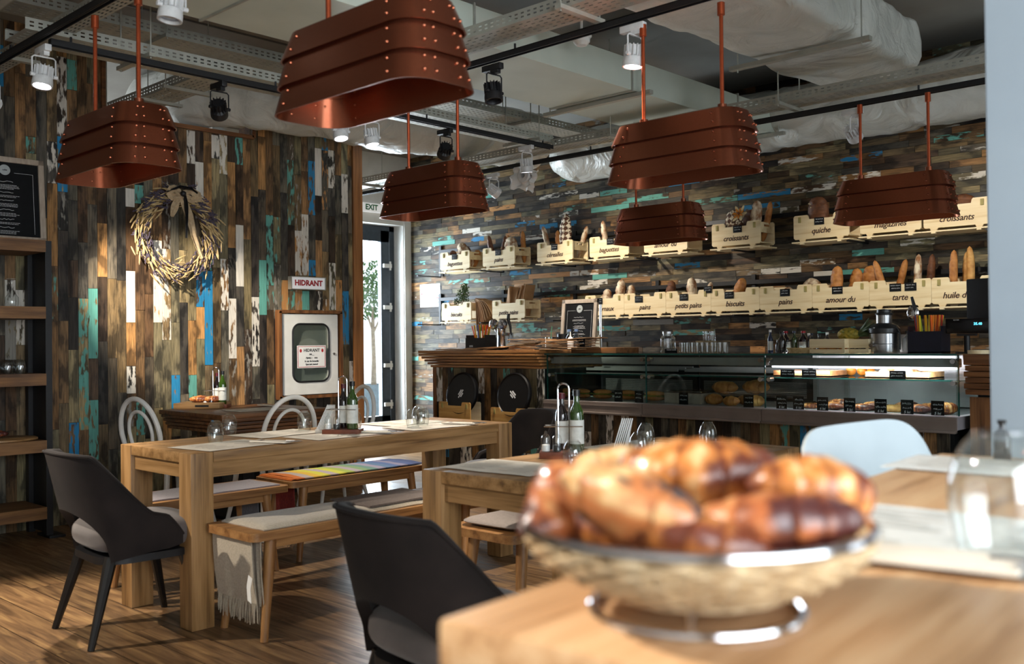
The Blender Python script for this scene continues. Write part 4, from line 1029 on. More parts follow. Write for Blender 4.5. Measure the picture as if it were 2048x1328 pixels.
for k in range(4):
    a = R(30 + 90 * k); MB().cyl((0.088 * math.cos(a), 0.088 * math.sin(a), 0.004), (0.076 * math.cos(a), 0.076 * math.sin(a), 0.021), 0.003, n=8).build('strut', M_chrome, bk)

def croissant(name, label, mat, loc, rot, ln=0.13, r=0.032, bend=0.5, seg=7, cat='croissant', group='pastries in the basket', flat=0.8, seed=0):
    bm = bmesh.new(); lay_ = bm.verts.layers.float.new('ridge'); n, k = 60, 28; rings = []
    for i in range(n + 1):
        t_ = i / n; s = (t_ - 0.5) * 2
        env = max(0.02, (1 - abs(s) ** 2.1)) ** 0.62
        ph = abs(s) * seg; fr = ph - math.floor(ph)
        rid = (1 - fr) ** 0.7
        rr = r * env * (0.88 + 0.13 * rid)
        a = s * bend * 1.3; R0 = ln / (2 * math.sin(min(1.3 * bend, 1.5))) if bend > 0.05 else 1e3
        c = Vector((R0 * math.sin(a), R0 * (1 - math.cos(a)), 0)) if bend > 0.05 else Vector((s * ln / 2, 0, 0))
        tg = Vector((math.cos(a), math.sin(a), 0)); sd = Vector((-math.sin(a), math.cos(a), 0))
        ring = []
        for j in range(k):
            b = 2 * PI * j / k; nz = 1 + 0.10 * noise.noise(Vector((s * 3 + seed, math.cos(b) * 1.4, math.sin(b) * 1.4)))
            v = bm.verts.new(c + sd * math.cos(b + 0.0) * rr * nz + Vector((0, 0, 1)) * math.sin(b) * rr * flat * nz + tg * 0.006 * math.cos(b * 1.0) * (1 - abs(s)))
            v[lay_] = -0.08 + 0.16 * (1 - rid) + 0.16 * abs(s) + (0.25 if math.sin(b) < -0.5 else 0); ring.append(v)
        rings.append(ring)
    for i in range(n):
        for j in range(k): bm.faces.new((rings[i][j], rings[i][(j + 1) % k], rings[i + 1][(j + 1) % k], rings[i + 1][j]))
    bm.faces.new(rings[0]); bm.faces.new(rings[-1][::-1])
    bmesh.ops.recalc_face_normals(bm, faces=bm.faces)
    me = bpy.data.meshes.new(name); bm.to_mesh(me); bm.free(); me.materials.append(mat)
    for p in me.polygons: p.use_smooth = True
    o = bpy.data.objects.new(name, me); COL.objects.link(o); o.location = loc; o.rotation_euler = rot
    return tag(o, label, cat, group)
def inb(px, py, z):  # point above the basket, z above the table
    return P(px, py, z=ZF + z)
CQ = [('croissant', 'dark glazed croissant at the left rim of the basket', M_cro2, (1122, 1005), 0.088, (R(15), R(-25), R(115)), 0.11, 0.030, 0.6, 4),
      ('striped_pastry', 'oval pastry with dark poppy stripes, front left in the basket', M_cro3, (1262, 1010), 0.098, (R(-30), R(14), R(12)), 0.135, 0.036, 0.05, 2),
      ('croissant', 'golden croissant at the front centre of the basket rim', M_cro, (1350, 1068), 0.078, (R(-10), R(8), R(8)), 0.14, 0.029, 0.7, 4),
      ('croissant', 'pale golden croissant in the front left gap of the basket', M_cro, (1205, 1050), 0.072, (R(-15), R(5), R(-20)), 0.12, 0.033, 0.5, 4),
      ('croissant', 'croissant with a cream coloured centre, topmost at the back of the basket', M_cro, (1400, 945), 0.102, (R(20), 0, R(38)), 0.15, 0.040, 0.5, 4),
      ('croissant', 'big round golden croissant at the right rim of the basket', M_cro, (1640, 985), 0.092, (R(-8), R(12), R(75)), 0.13, 0.040, 0.6, 4),
      ('croissant', 'reddish brown croissant at the front right of the basket rim', M_cro2, (1540, 1050), 0.082, (R(-12), R(-6), R(30)), 0.145, 0.033, 0.5, 4),
      ('striped_pastry', 'poppy striped pastry half hidden at the back left of the basket', M_cro3, (1240, 938), 0.085, (R(10), 0, R(60)), 0.13, 0.034, 0.05, 2),
      ('croissant', 'croissant tucked at the bottom of the basket between the others', M_cro, (1440, 1010), 0.060, (0, 0, R(50)), 0.13, 0.030, 0.6, 4)]
for nm, lb, m_, (px, py), z, rot, ln, r_, bd, sg in CQ:
    p = inb(px, py, z); dx, dy = p.x - BX, p.y - BY; q = math.hypot(dx, dy)
    croissant(nm, lb, m_, p, rot, ln, r_, bd, sg, 'croissant' if nm == 'croissant' else 'pastry', seed=px)

# stemless wine glasses turned upside down
def make_wine(h=0.105, r=0.038):
    t = thing('wine_glass', 'x', 'glass', group='stemless wine glasses standing upside down')
    pr = [(0.78, 0), (0.86, 0.10), (0.95, 0.28), (1.0, 0.45), (0.97, 0.62), (0.86, 0.78), (0.68, 0.90), (0.52, 0.965), (0.50, 1.0), (0, 1.0)]
    out = [(a * r, b * h) for a, b in pr]; inn = [(max(0, a * r - 0.0012), min(b * h, h - 0.006)) for a, b in pr[::-1]]
    MB().lathe(out + inn + [out[0]], 36).build('bowl', M_glasst, t, ang=60)
    return t
wg = make_wine()
WG = [((431, 886), 'front one of the pair at the left end of the long table'), ((459, 869), 'rear one of the pair at the left end of the long table'),
      ((609, 862), 'in front of the napkin stand on the long table'), ((709, 860), 'right of the condiment caddy on the long table'),
      ((826, 856), 'front left of the cluster at the far end of the long table'), ((838, 848), 'rear of the cluster at the far end of the long table'),
      ((845, 852), 'right of the cluster at the far end of the long table'),
      ((1147, 938), 'beside the red-brown caddy tray on the middle table'), ((1278, 918), 'left of the two behind the pastries at the napkin stand'), ((1292, 895), 'right of the two behind the pastries at the napkin stand'),
      ((1416, 893), 'alone at the far side of the middle table above the basket')]
for i, ((px, py), lb) in enumerate(WG):
    p = P(px, py, z=ZTAB + 0.001)
    if 900 < px: p.x = min(p.x, T2[1] - 0.05)
    if i == 0: wg.location = p; wg['label'] = 'upside-down wine glass, ' + lb
    else: again(wg, 'upside-down wine glass, ' + lb, p)
g = again(wg, 'large blurred upside-down wine glass at the right edge on the front table', P(2004, 1115, z=ZF + 0.0015)); g.scale = (1.36, 1.36, 1.25)

# placemats, pouches with cutlery
def flat(name, label, cat, cx, cy, z, sx, sy, rz, m, group=None, wav=0.0015, writing=True, seed=0):
    t = thing(name, label, cat, (cx, cy, z), rz, group)
    MB().grid(lambda u, v: ((u - 0.5) * sx, (v - 0.5) * sy, 0.0022 + wav * noise.noise(Vector((u * 3 + seed, v * 3, seed))) + wav), 14, 14, thick=0.0008).build('sheet', m, t)
    if writing:
        mb = MB(); r_ = random.Random(seed)
        for i in range(9):
            y = sy * (0.38 - i * 0.09)
            for a, b in ((-0.42, -0.06), (0.06, 0.42)):
                mb.box((sx * (a + b) / 2 + r_.uniform(-.01, .01), y, 0.0045 + wav), (sx * (b - a) * r_.uniform(0.5, 1), 0.004, 0.0003))
        mb.build('print', pm('faint grey print', 'B9B4AC', 'A9A49C', rough=0.8), t, smooth=False)
    return t
G1 = 'paper placemats on the dining tables'
flat('placemat', 'paper placemat at the left front end of the long table', 'placemat', -3.98, 2.32, ZTAB, 0.42, 0.30, R(-82), M_mat, G1, seed=1)
flat('placemat', 'paper placemat on the wall side of the long table, behind the two glasses', 'placemat', -4.28, 2.78, ZTAB, 0.42, 0.28, R(95), M_mat, G1, seed=2)
flat('placemat', 'paper placemat in the middle of the long table, before the napkin stand', 'placemat', -3.97, 2.90, ZTAB, 0.42, 0.28, R(-86), M_mat, G1, seed=3)
flat('placemat', 'paper placemat lit by the door near the far end of the long table', 'placemat', -3.97, 3.52, ZTAB, 0.42, 0.28, R(-92), M_mat, G1, seed=4)
flat('placemat', 'paper placemat at the far wall side corner of the long table', 'placemat', -4.27, 3.60, ZTAB, 0.42, 0.28, R(92), M_mat, G1, seed=5)
flat('placemat', 'paper placemat on the left edge of the middle table', 'placemat', -2.44, 2.56, ZTAB, 0.42, 0.30, R(4), M_mat, G1, seed=6)
flat('placemat', 'paper placemat at the far left side of the middle table', 'placemat', -2.50, 3.40, ZTAB, 0.40, 0.28, R(88), M_mat, G1, seed=7)
flat('placemat', 'paper placemat on the small wall table beside the bread board', 'placemat', -5.98, 3.70, ZTAB, 0.40, 0.28, R(88), M_mat, G1, seed=8)
def pouch(label, cx, cy, z, rz, k=1.0):
    t = thing('cutlery_pouch', label, 'cutlery pouch', (cx, cy, z + 0.006), rz, 'paper cutlery pouches')
    MB().box((0, 0, 0.004), (0.075, 0.20, 0.006), bev=0.002).build('envelope', M_mat, t)
    mb = MB().tube([(-0.012, 0.07, 0.008), (-0.012, 0.12, 0.009)], 0.003, 6)
    for s in (-1.5, -.5, .5, 1.5): mb.tube([(-0.012 + s * 0.002, 0.115, 0.009), (-0.012 + s * 0.005, 0.130, 0.010), (-0.012 + s * 0.005, 0.155, 0.008)], 0.0012, 5)
    mb.build('fork', M_steel, t)
    MB().box((0.016, 0.125, 0.0085), (0.014, 0.06, 0.0015)).build('knife', M_steel, t)
    mb = MB().box((0.0, -0.06, 0.0073), (0.03, 0.02, 0.0004)); mb.build('stamp', M_blk, t)
pouch('cutlery pouch at the left end of the long table beside the two glasses', -3.90, 2.50, ZTAB, R(-70))
pouch('cutlery pouch with fork in front of the napkin stand', -3.90, 3.10, ZTAB, R(-62))
pouch('cutlery pouch near the far end glasses of the long table', -3.92, 3.72, ZTAB, R(-70))
pouch('cutlery pouch on the middle table left of the napkins', -2.36, 3.30, ZTAB, R(110))
pouch('cutlery pouch on the small wall table', -6.2, 3.95, ZTAB, R(90))
# front table papers
GF = 'printed placemats on the front table'
a = P(1900, 1085, z=ZF)
flat('placemat', 'large printed placemat on the front table, right of the basket', 'placemat', a.x - 0.0, a.y + 0.02, ZF, 0.44, 0.32, FA + R(-3), M_matblue, GF, seed=11)
a = P(1930, 932, z=ZF)
flat('placemat', 'printed placemat at the far end of the front table', 'placemat', a.x + 0.1, a.y, ZF, 0.42, 0.22, FA, M_matblue, GF, seed=12)
a = P(1775, 1140, z=ZF)
pouch('blurred cutlery pouch with a dark fork beside the basket on the front table', a.x + 0.01, a.y + 0.035, ZF, FA + R(-84))

# napkin stands
def napkins(label, cx, cy, z, rz, m=None):
    t = thing('napkin_holder', label, 'napkin holder', (cx, cy, z), rz)
    MB().box((0, 0, 0.012), (0.07, 0.11, 0.022), bev=0.004).box((0.0, 0, 0.03), (0.03, 0.10, 0.03), bev=0.003).build('stand', M_white, t)
    for k in range(6):
        x = -0.02 + k * 0.008; an = R(14)
        MB().prism([(-0.07, 0), (0.07, 0), (0.0, 0.125)] , 0.004, T(x, 0, 0.024) @ Ry(an) @ Rz(PI / 2) @ Rx(PI / 2)).build('napkin', m or M_paper, t, smooth=False)
    return t
a = P(645, 866, z=ZTAB); napkins('white paper napkins fanned in a stand on the long table', a.x, a.y + 0.02, ZTAB, R(30))
a = P(1240, 908, z=ZTAB); napkins('white paper napkins fanned in a stand on the middle table', a.x, a.y, ZTAB, R(30))

# condiment caddies
def bottle(name, label, loc, m, cap, h=0.24, r=0.028, lbl=True, group='oil and vinegar bottles', sq=False, cat='bottle'):
    t = thing(name, label, cat, loc, group=group)
    n = 4 if sq else 24
    MB().lathe([(0, 0), (r * 0.95, 0), (r, 0.006), (r, h * 0.58), (r * 0.9, h * 0.66), (r * 0.42, h * 0.78), (r * 0.38, h * 0.9), (r * 0.45, h * 0.91), (0, h * 0.91)], n, Rz(PI / 4) if sq else None).build('body', m, t)
    MB().lathe([(0, h * 0.9), (r * 0.5, h * 0.9), (r * 0.5, h), (0, h)], 16).build('cap', cap, t)
    if lbl:
        MB().lathe([(r * 1.015, h * 0.12), (r * 1.02, h * 0.13), (r * 1.02, h * 0.5), (r * 1.015, h * 0.51)], n, Rz(PI / 4) if sq else None).build('label_band', M_lbl, t)
    return t
M_blackcap = pm('black cap', '101214', '0A0B0D', rough=0.35)
M_redcap = pm('wine red cap', '5E1420', '4C0E18', rough=0.4)
def caddy(desc, x, y, z, rz, metal, tray_m):
    t = thing('condiment_caddy', 'wire condiment caddy with tall loop handle ' + desc, 'caddy', (x, y, z), rz, 'condiment caddies')
    MB().box((0, 0, 0.013), (0.19, 0.10, 0.026), bev=0.003).build('tray', tray_m, t)
    mb = MB(); h = 0.27
    pts = [(0, 0, 0.02)] + [(0, 0, h - 0.03)]
    loop = [(-0.022, 0, 0.026), (-0.022, 0, 0.27)] + [(-0.022 * math.cos(PI * i / 10), 0, 0.27 + 0.022 * math.sin(PI * i / 10)) for i in range(11)] + [(0.022, 0, 0.26), (0.022, 0, 0.15)]
    mb.tube(loop, 0.0035, 8)
    ring = [(0.0 + 0.075 * a_, 0.036 * b_, 0.125) for a_, b_ in ((-1, -1), (1, -1), (1, 1), (-1, 1))]
    mb.tube(ring, 0.0025, 6, closed=True)
    mb.build('wire_frame', metal, t)
    Mx = T(x, y, z) @ Rz(rz)
    def at(a_, b_): q = Mx @ Vector((a_, b_, 0.027)); return q
    bottle('oil_bottle', 'green olive oil bottle in the caddy ' + desc, at(0.052, -0.008), M_oil, M_blackcap)
    bottle('vinegar_bottle', 'dark vinegar bottle in the caddy ' + desc, at(-0.002, 0.02) + Vector((-0.02, 0.015, 0)), M_vin, M_redcap, h=0.225, r=0.026)
    for nm, a_, b_, m in (('salt_shaker', -0.07, -0.022, M_paper), ('pepper_shaker', -0.025, -0.03, M_blk)):
        q = thing(nm, ('salt' if nm[0] == 's' else 'pepper') + ' shaker of clear plastic in the caddy ' + desc, 'shaker', at(a_, b_), group='salt and pepper shakers')
        MB().lathe([(0.018, 0), (0.018, 0.05), (0.014, 0.062), (0.005, 0.068), (0.005, 0.078), (0, 0.08)], 16).build('case', M_glasst, q)
        MB().cyl((0, 0, 0.001), (0, 0, 0.026), 0.0155, n=14).build('filling', m, q)
M_traywood = pm('reddish caddy wood', '7A4028', '5E2E1C', rough=0.45, scale=20)
a = P(686, 868, z=ZTAB); caddy('on the long table', a.x, a.y, ZTAB, R(38), M_chrome, M_traywood)
a = P(1128, 915, z=ZTAB); caddy('on the middle table', a.x, a.y, ZTAB, R(38), M_chrome, M_traywood)
a = P(432, 806, x=-6.44); caddy('on the small wall table', a.x, a.y, ZTAB, R(42), M_chrome, M_traywood)
a = P(2004, 880, y=1.93)
bottle('oil_bottle', 'blurred dark bottle top at the right edge on the front table', (a.x, 1.93, ZF), M_vin, M_blackcap, h=0.075, r=0.016, lbl=False)
napkins('blurred pinkish napkins at the right edge of the front table', P(2062, 860, y=1.84).x + 0.055, 1.84, ZF, R(70), pm('pink napkin', 'D8BDC4', 'CDB0B8', rough=0.8))

# bread board on the wall table
a = P(405, 818, z=ZTAB)
t = thing('bread_board', 'wooden serving board with a cut-out handle on the wall table', 'tray', (a.x - 0.12, a.y + 0.07, ZTAB + 0.001), R(40))
MB().box((0, 0, 0.02), (0.34, 0.25, 0.04), bev=0.004).build('board', M_oak[0], t)
MB().box((0.04, -0.1253, 0.02), (0.1, 0.002, 0.014)).build('slot_shade', M_blk, t)  # flat black strip stands for the shade inside the handle slot
bxp = Vector((a.x - 0.12, a.y + 0.07, ZTAB + 0.042))
for i, (dx, dy, rz, ln, m_, lb) in enumerate(((-0.08, 0.03, 20, 0.13, M_cro2, 'round brown roll at the back'), (0.0, -0.03, 35, 0.17, M_cro, 'croissant at the front'), (0.07, 0.04, 60, 0.15, M_cro, 'croissant at the right'))):
    croissant('croissant', lb + ' of the board on the small wall table', m_, bxp + Vector((dx, dy, 0.022)), (0, 0, R(rz)), ln, 0.03, 0.4, 6, group='pastries on the serving board')
# ================================================================== things on the plank partition
# wheat wreath
wc = P(342, 470, x=XL + 0.02); WR = 0.27
wt = thing('wreath', 'wheat and lavender wreath with a linen bow on the plank partition', 'wreath', (XL + 0.03, wc.y, wc.z))
rnd = random.Random(21)
mb = MB()
for k in range(2): mb.tube([(0.03 + 0.02 * k, WR * math.cos(2 * PI * i / 40), WR * math.sin(2 * PI * i / 40)) for i in range(40)], 0.03, 8, closed=True)
mb.build('straw_ring', pm('straw binding', '8E7648', '6E5A36', rough=0.9, scale=40, bump=0.5), wt)
mb = MB(); ml = MB()
for i in range(620):
    a = rnd.uniform(0, 2 * PI); left = math.cos(a) < 0.2
    rr = WR + rnd.gauss(0, 0.035); y, z = rr * math.cos(a), rr * math.sin(a); x = 0.045 + rnd.uniform(0, 0.055)
    # ears run round the ring away from the bow on both sides and splay outwards
    s = 1 if math.cos(a) < 0 else -1
    tg = Vector((0, -math.sin(a) * s, math.cos(a) * s)); ro = Vector((0, math.cos(a), math.sin(a)))
    d = (tg + ro * rnd.uniform(-0.25, 0.75) + Vector((rnd.uniform(-0.05, 0.35), 0, 0))).normalized()
    p = Vector((x, y, z)); L_ = rnd.uniform(0.07, 0.1)
    if rnd.random() < (0.62 if z < 0.12 else 0.42):
        pts = [p + d * L_ * f for f in (0, .08, .3, .6, .85, 1)]
        mb.tube(pts, [0.001, 0.004, 0.0058, 0.0054, 0.004, 0.001], 6)
    else:
        pts = [p + d * L_ * 0.9 * f for f in (0, .4, .7, 1)]
        ml.tube(pts, [0.0012, 0.0015, 0.004, 0.001], 5)
        for q in range(7): ml.sph(p + d * L_ * (0.35 + 0.09 * q) + Vector((rnd.uniform(-.004, .004), rnd.uniform(-.005, .005), rnd.uniform(-.005, .005))), 0.0052, 5)
o = mb.build('wheat_ears', M_wheat, wt); o['kind'] = 'stuff'
o = ml.build('lavender', M_lav, wt); o['kind'] = 'stuff'
mb = MB()
def ribbon(mb, pts, w_, seed=0):
    pts = [Vector(p) for p in pts]; n = len(pts) - 1
    def f(u, v):
        s = u * n; i = min(int(s), n - 1); fr = s - i; c = pts[i].lerp(pts[i + 1], fr); tg = (pts[i + 1] - pts[i]).normalized(); sd = Vector((1, 0, 0)).cross(tg).normalized()
        return c + sd * (v - 0.5) * w_ * (0.6 + 0.4 * math.sin(u * PI)) + Vector((0.010 * math.sin(v * 9 + u * 6 + seed), 0, 0))
    mb.grid(f, n * 6, 6, thick=0.002)
ty, tz = 0.02, WR + 0.02
ribbon(mb, [(0.11, ty, tz), (0.13, ty - 0.06, tz + 0.035), (0.14, ty - 0.11, tz + 0.015), (0.12, ty - 0.08, tz - 0.03), (0.11, ty, tz - 0.01)], 0.055)
ribbon(mb, [(0.11, ty, tz), (0.13, ty + 0.07, tz + 0.03), (0.14, ty + 0.13, tz - 0.01), (0.12, ty + 0.08, tz - 0.035), (0.11, ty, tz - 0.01)], 0.055, 2)
ribbon(mb, [(0.11, ty, tz), (0.12, ty - 0.05, tz - 0.08), (0.11, ty - 0.075, tz - 0.17)], 0.05, 1)
ribbon(mb, [(0.11, ty, tz), (0.12, ty + 0.05, tz - 0.14), (0.11, ty + 0.10, tz - 0.30), (0.10, ty + 0.17, tz - 0.46)], 0.06, 4)
mb.build('linen_bow', M_linen, wt, ang=60)
mb = MB(); ribbon(mb, [(0.13, ty + 0.02, tz + 0.01), (0.15, ty + 0.02, tz - 0.14), (0.13, ty + 0.03, tz - 0.32)], 0.022, 3)
ribbon(mb, [(0.14, ty - 0.13, tz + 0.0), (0.16, ty - 0.04, tz + 0.045), (0.16, ty + 0.05, tz + 0.04), (0.14, ty + 0.11, tz + 0.015)], 0.02, 3); mb.sph((0.14, ty, tz), 0.022, 10)
mb.build('black_ribbon', M_black, wt, ang=60)

# framed menu boards
def menu_board(label, loc, rz, w_, h, lean, seed, name='menu_board'):
    t = thing(name, label, 'menu board', loc, rot=(lean, 0, rz))
    fw_ = 0.035
    mb = MB().box((0, 0, fw_ / 2), (w_, 0.025, fw_), bev=0.002).box((0, 0, h - fw_ / 2), (w_, 0.025, fw_), bev=0.002)
    for s in (-1, 1): mb.box((s * (w_ / 2 - fw_ / 2), 0, h / 2), (fw_, 0.025, h), bev=0.002)
    mb.build('frame', pm('limed wood frame', 'B5A594', '9C8C7C', rough=0.6, scale=14, stretch=(4, 4, 1)), t)
    MB().box((0, 0.004, h / 2), (w_ - 2 * fw_, 0.01, h - 2 * fw_)).build('board', M_chalk, t, smooth=False)
    mb = MB(); r_ = random.Random(seed); y = -0.0015; z = h - 0.16
    iw = w_ - 2 * fw_
    for k in range(6):
        mb.tube([(x_, y, z + 0.004 * r_.uniform(-1, 1)) for x_ in [(-0.06 + 0.012 * i) for i in range(10)]], 0.0011, 4)
        z -= 0.014
        for q in range(r_.randint(2, 4)):
            ww = r_.uniform(0.1, 0.17); z -= 0.0085
            xx = -ww / 2
            while xx < ww / 2: s = r_.uniform(0.008, 0.02); mb.box((xx + s / 2, y, z), (s * 0.8, 0.0008, 0.0022)); xx += s
        z -= 0.022
        if z < 0.06: break
    for s in (-1, 1): mb.box((s * iw * 0.42, y, h * 0.46), (0.0015, 0.0008, h * 0.72))
    mb.box((-iw * 0.28, y, h - 0.10), (iw * 0.28, 0.0008, 0.0015)).box((iw * 0.28, y, h - 0.10), (iw * 0.28, 0.0008, 0.0015))
    mb.build('chalk_text', M_ink, t, smooth=False)
    MB().cyl((0, 0.0, h - 0.085), (0, -0.003, h - 0.085), 0.034, n=28).build('round_logo', pm('pale logo', 'AEB4B4', '9CA2A2', rough=0.6), t)
    text('cafes', 0.015, M_blk, t, (0, -0.0036, h - 0.085), FACE_FRONT, 'logo_lettering', bold=0.0003)
    return t
# board on the shelf: local x -> world +Y, faces +X
yr = P(94, 400, x=-6.58).y
menu_board('black menu board in a pale frame on top of the rustic shelf', (-6.60, yr - 0.24, 1.885), R(90), 0.48, 0.55, R(-5), 4)

# rustic shelf
SX0, SX1 = -6.71, -6.33; SYE = P(92, 620, x=SX1).y
t = thing('shelf_unit', 'tall black metal shelf with thick rustic oak boards at the left edge', 'shelf', ((SX0 + SX1) / 2, SYE, 0))
ZS = [0.2, 0.62, 1.04, 1.46, 1.88]
for z in ZS:
    mb = MB(); n = 26; L_ = 1.5
    poly = [(-0.19, 0.0), (-0.19, -L_)] + [(0.19 + 0.006 * noise.noise(Vector((i * 0.7, z * 9, 0))), -L_ + L_ * i / n) for i in range(n + 1)]
    mb.prism(poly, 0.075, T(0, 0, z - 0.075)); mb.build('board', M_shelf, t, ang=25)
for y in (0.03, -1.4):
    for x in (-0.16, 0.13): MB().box((x, y - (0.0 if y > 0 else 0), 0.94), (0.05, 0.04, 1.88)).build('upright', M_black, t, smooth=False)
MB().box((0.1, 0.06, 0.008), (0.2, 0.1, 0.016), bev=0.002).build('foot_plate', M_black, t)
MB().box((-0.02, 0.045, 0.95), (0.34, 0.012, 1.86)).build('side_panel', M_black, t, smooth=False)
def goblet():
    t = thing('goblet', 'x', 'glass', group='wine goblets on the shelf')
    MB().lathe([(0.036, 0), (0.04, 0.03), (0.038, 0.06), (0.02, 0.085), (0.005, 0.1), (0.004, 0.165), (0.006, 0.172), (0.032, 0.176), (0, 0.178)], 28).build('glass_body', M_glasst, t, ang=60); return t
gb = goblet()
for i, (dx, dy) in enumerate(((0.05, 0.16), (-0.04, 0.25), (0.05, 0.30), (0.05, 0.44), (-0.05, 0.40))):
    lb = 'upturned stemmed goblet on the shelf below the menu board, ' + ('nearest the right end', 'second from the right end', 'third from the right end', 'leftmost in the front', 'leftmost at the back')[i]
    if i == 0: gb.location = (-6.5 + dx, SYE - dy, ZS[3]); gb['label'] = lb
    else: again(gb, lb, (-6.5 + dx, SYE - dy, ZS[3]))
tm = None
def tumbler_prof(r, h): return [(r * 0.8, 0.0), (r, 0.006), (r, h), (r - 0.0015, h), (r - 0.002, 0.010), (0, 0.010)]
for i in range(10):
    lb = 'rounded tumbler on the middle shelf board, %s row, %s from its right end' % (('back', 'front')[i % 2], ('first', 'second', 'third', 'fourth', 'fifth')[i // 2])
    dx, dy = (0.08 if i % 2 else -0.02), 0.10 + 0.075 * (i // 2) + (0.02 if i % 2 else 0)
    if tm is None:
        tm = thing('tumbler', lb, 'glass', (-6.5 + dx, SYE - dy, ZS[2]), group='tumblers on the shelf')
        MB().lathe([(0.024, 0.09), (0.033, 0.075), (0.037, 0.045), (0.033, 0.012), (0.030, 0), (0.0285, 0.0), (0.032, 0.014), (0.0355, 0.045), (0.031, 0.073), (0.02, 0.086), (0, 0.088)], 26).build('glass_body', M_glasst, tm, ang=60)
    else: again(tm, lb, (-6.5 + dx, SYE - dy, ZS[2]))
t = thing('serving_board', 'round wooden serving board on the shelf with bread on it', 'board', (-6.46, SYE - 0.22, ZS[1] + 0.001))
MB().lathe([(0, 0), (0.14, 0), (0.15, 0.006), (0.15, 0.016), (0.14, 0.022), (0, 0.022)], 32, sy=1.4).build('board', M_oak[1], t)
croissant('bread_roll', 'small brown roll on the shelf serving board', M_cro2, (-6.45, SYE - 0.26, ZS[1] + 0.05), (0, 0, R(80)), 0.15, 0.03, 0.1, 3, 'bread', 'rolls on the rustic shelf')
croissant('bread_roll', 'pale roll on the lowest board of the rustic shelf', M_roll, (-6.42, SYE - 0.34, ZS[0] + 0.026), (0, 0, R(80)), 0.17, 0.03, 0.1, 3, 'bread', 'rolls on the rustic shelf')

# hydrant sign (light box) and cabinet on the partition
a = P(613, 567, x=XL + 0.03)
t = thing('hydrant_sign', 'small illuminated sign reading HIDRANT in red above the white cabinet', 'sign', (XL + 0.016, a.y, a.z), R(90))
w0 = P(648, 567, x=XL + 0.05).y - P(580, 567, x=XL + 0.05).y
mb = MB().box((0, -0.025, 0.05), (w0, 0.05, 0.006)).box((0, -0.025, -0.05), (w0, 0.05, 0.006))
for s in (-1, 1): mb.box((s * w0 / 2, -0.025, 0), (0.006, 0.05, 0.106))
mb.build('housing', M_tray, t, smooth=False)
MB().box((0, -0.024, 0), (w0 - 0.012, 0.042, 0.094)).build('panel', emit('sign panel', 'F0EAEA', 0.12), t, smooth=False)
text('HIDRANT', 0.062, M_red, t, (0, -0.0465, 0), FACE_FRONT, bold=0.0025)
a = P(561, 628, x=XL + 0.03); b = P(672, 785, x=XL + 0.03); cy, cz = (a.y + b.y) / 2, (a.z + b.z) / 2; cw, chh = b.y - a.y, a.z - b.z
t = thing('hydrant_cabinet', 'white fire hydrant cabinet with rounded dark window and a notice', 'cabinet', (XL + 0.016, cy, cz), R(90))
mb = MB().box((0, -0.03, chh / 2 + 0.02), (cw + 0.08, 0.06, 0.025)).box((0, -0.03, -chh / 2 - 0.02), (cw + 0.08, 0.06, 0.025))
for s in (-1, 1): mb.box((s * (cw / 2 + 0.03), -0.03, 0), (0.025, 0.06, chh + 0.04))
mb.build('wood_surround', M_dwood[2], t, smooth=False)
def rr(w_, h, r, n=6): return stadium(w_, h, r, n)
wn, wh = cw * 0.66, chh * 0.72
# door with a rounded opening: two outlines bridged
mb = MB(); o_ = rr(cw, chh, 0.006, 6); i_ = rr(wn, wh, 0.07, 6); zc = 0
def plate(y0, y1):
    vo = [[mb.bm.verts.new((x, y, z)) for x, z in o_] for y in (y0, y1)]; vi = [[mb.bm.verts.new((x, y, z + 0.012)) for x, z in i_] for y in (y0, y1)]; n = len(o_)
    for k in range(n):
        j = (k + 1) % n
        mb.bm.faces.new((vo[1][k], vo[1][j], vi[1][j], vi[1][k])); mb.bm.faces.new((vo[0][k], vi[0][k], vi[0][j], vo[0][j]))
        mb.bm.faces.new((vo[0][k], vo[0][j], vo[1][j], vo[1][k])); mb.bm.faces.new((vi[0][k], vi[1][k], vi[1][j], vi[0][j]))
plate(-0.001, -0.045); mb.build('door_panel', M_white, t, ang=30)
MB().tube([(x, -0.047, z + 0.012) for x, z in rr(wn, wh, 0.07, 6)], 0.008, 8, closed=True).build('rubber_seal', M_black, t)
MB().box((0, -0.028, 0.012), (wn, 0.003, wh)).build('glazing', thin_glass('smoked glass', 'DADEDB', 1.5, 0.1, 0.02), t, smooth=False)
MB().lathe([(0, 0), (0.13, 0), (0.13, 0.012), (0.05, 0.016), (0, 0.016)], 32, T(0, -0.004, 0) @ Rx(PI / 2)).build('hose_reel', M_white, t)
MB().box((0, -0.001, 0.012), (wn, 0.004, wh)).build('back_sheet', pm('inner cabinet grey', 'C6C8C2', 'BABCB6'), t, smooth=False)
MB().cyl((cw * 0.42, -0.045, 0.0), (cw * 0.42, -0.055, 0), 0.01, n=12).build('lock', M_steel, t)
nw, nh = cw * 0.52, chh * 0.28
n_ = MB().box((0, -0.052, -0.02), (nw, 0.002, nh)).build('notice', M_paper, t, smooth=False)
mb = MB()
for s in (-1, 1): mb.box((0, -0.0535, -0.02 + s * (nh / 2 - 0.008)), (nw - 0.012, 0.001, 0.004)).box((s * (nw / 2 - 0.008), -0.0535, -0.02), (0.004, 0.001, nh - 0.016))
for s in (-1, 1): mb.sph((s * nw * 0.38, -0.0535, -0.02 + nh * 0.27), (0.011, 0.001, 0.015), 8)
mb.build('red_border', M_red, n_, smooth=False)
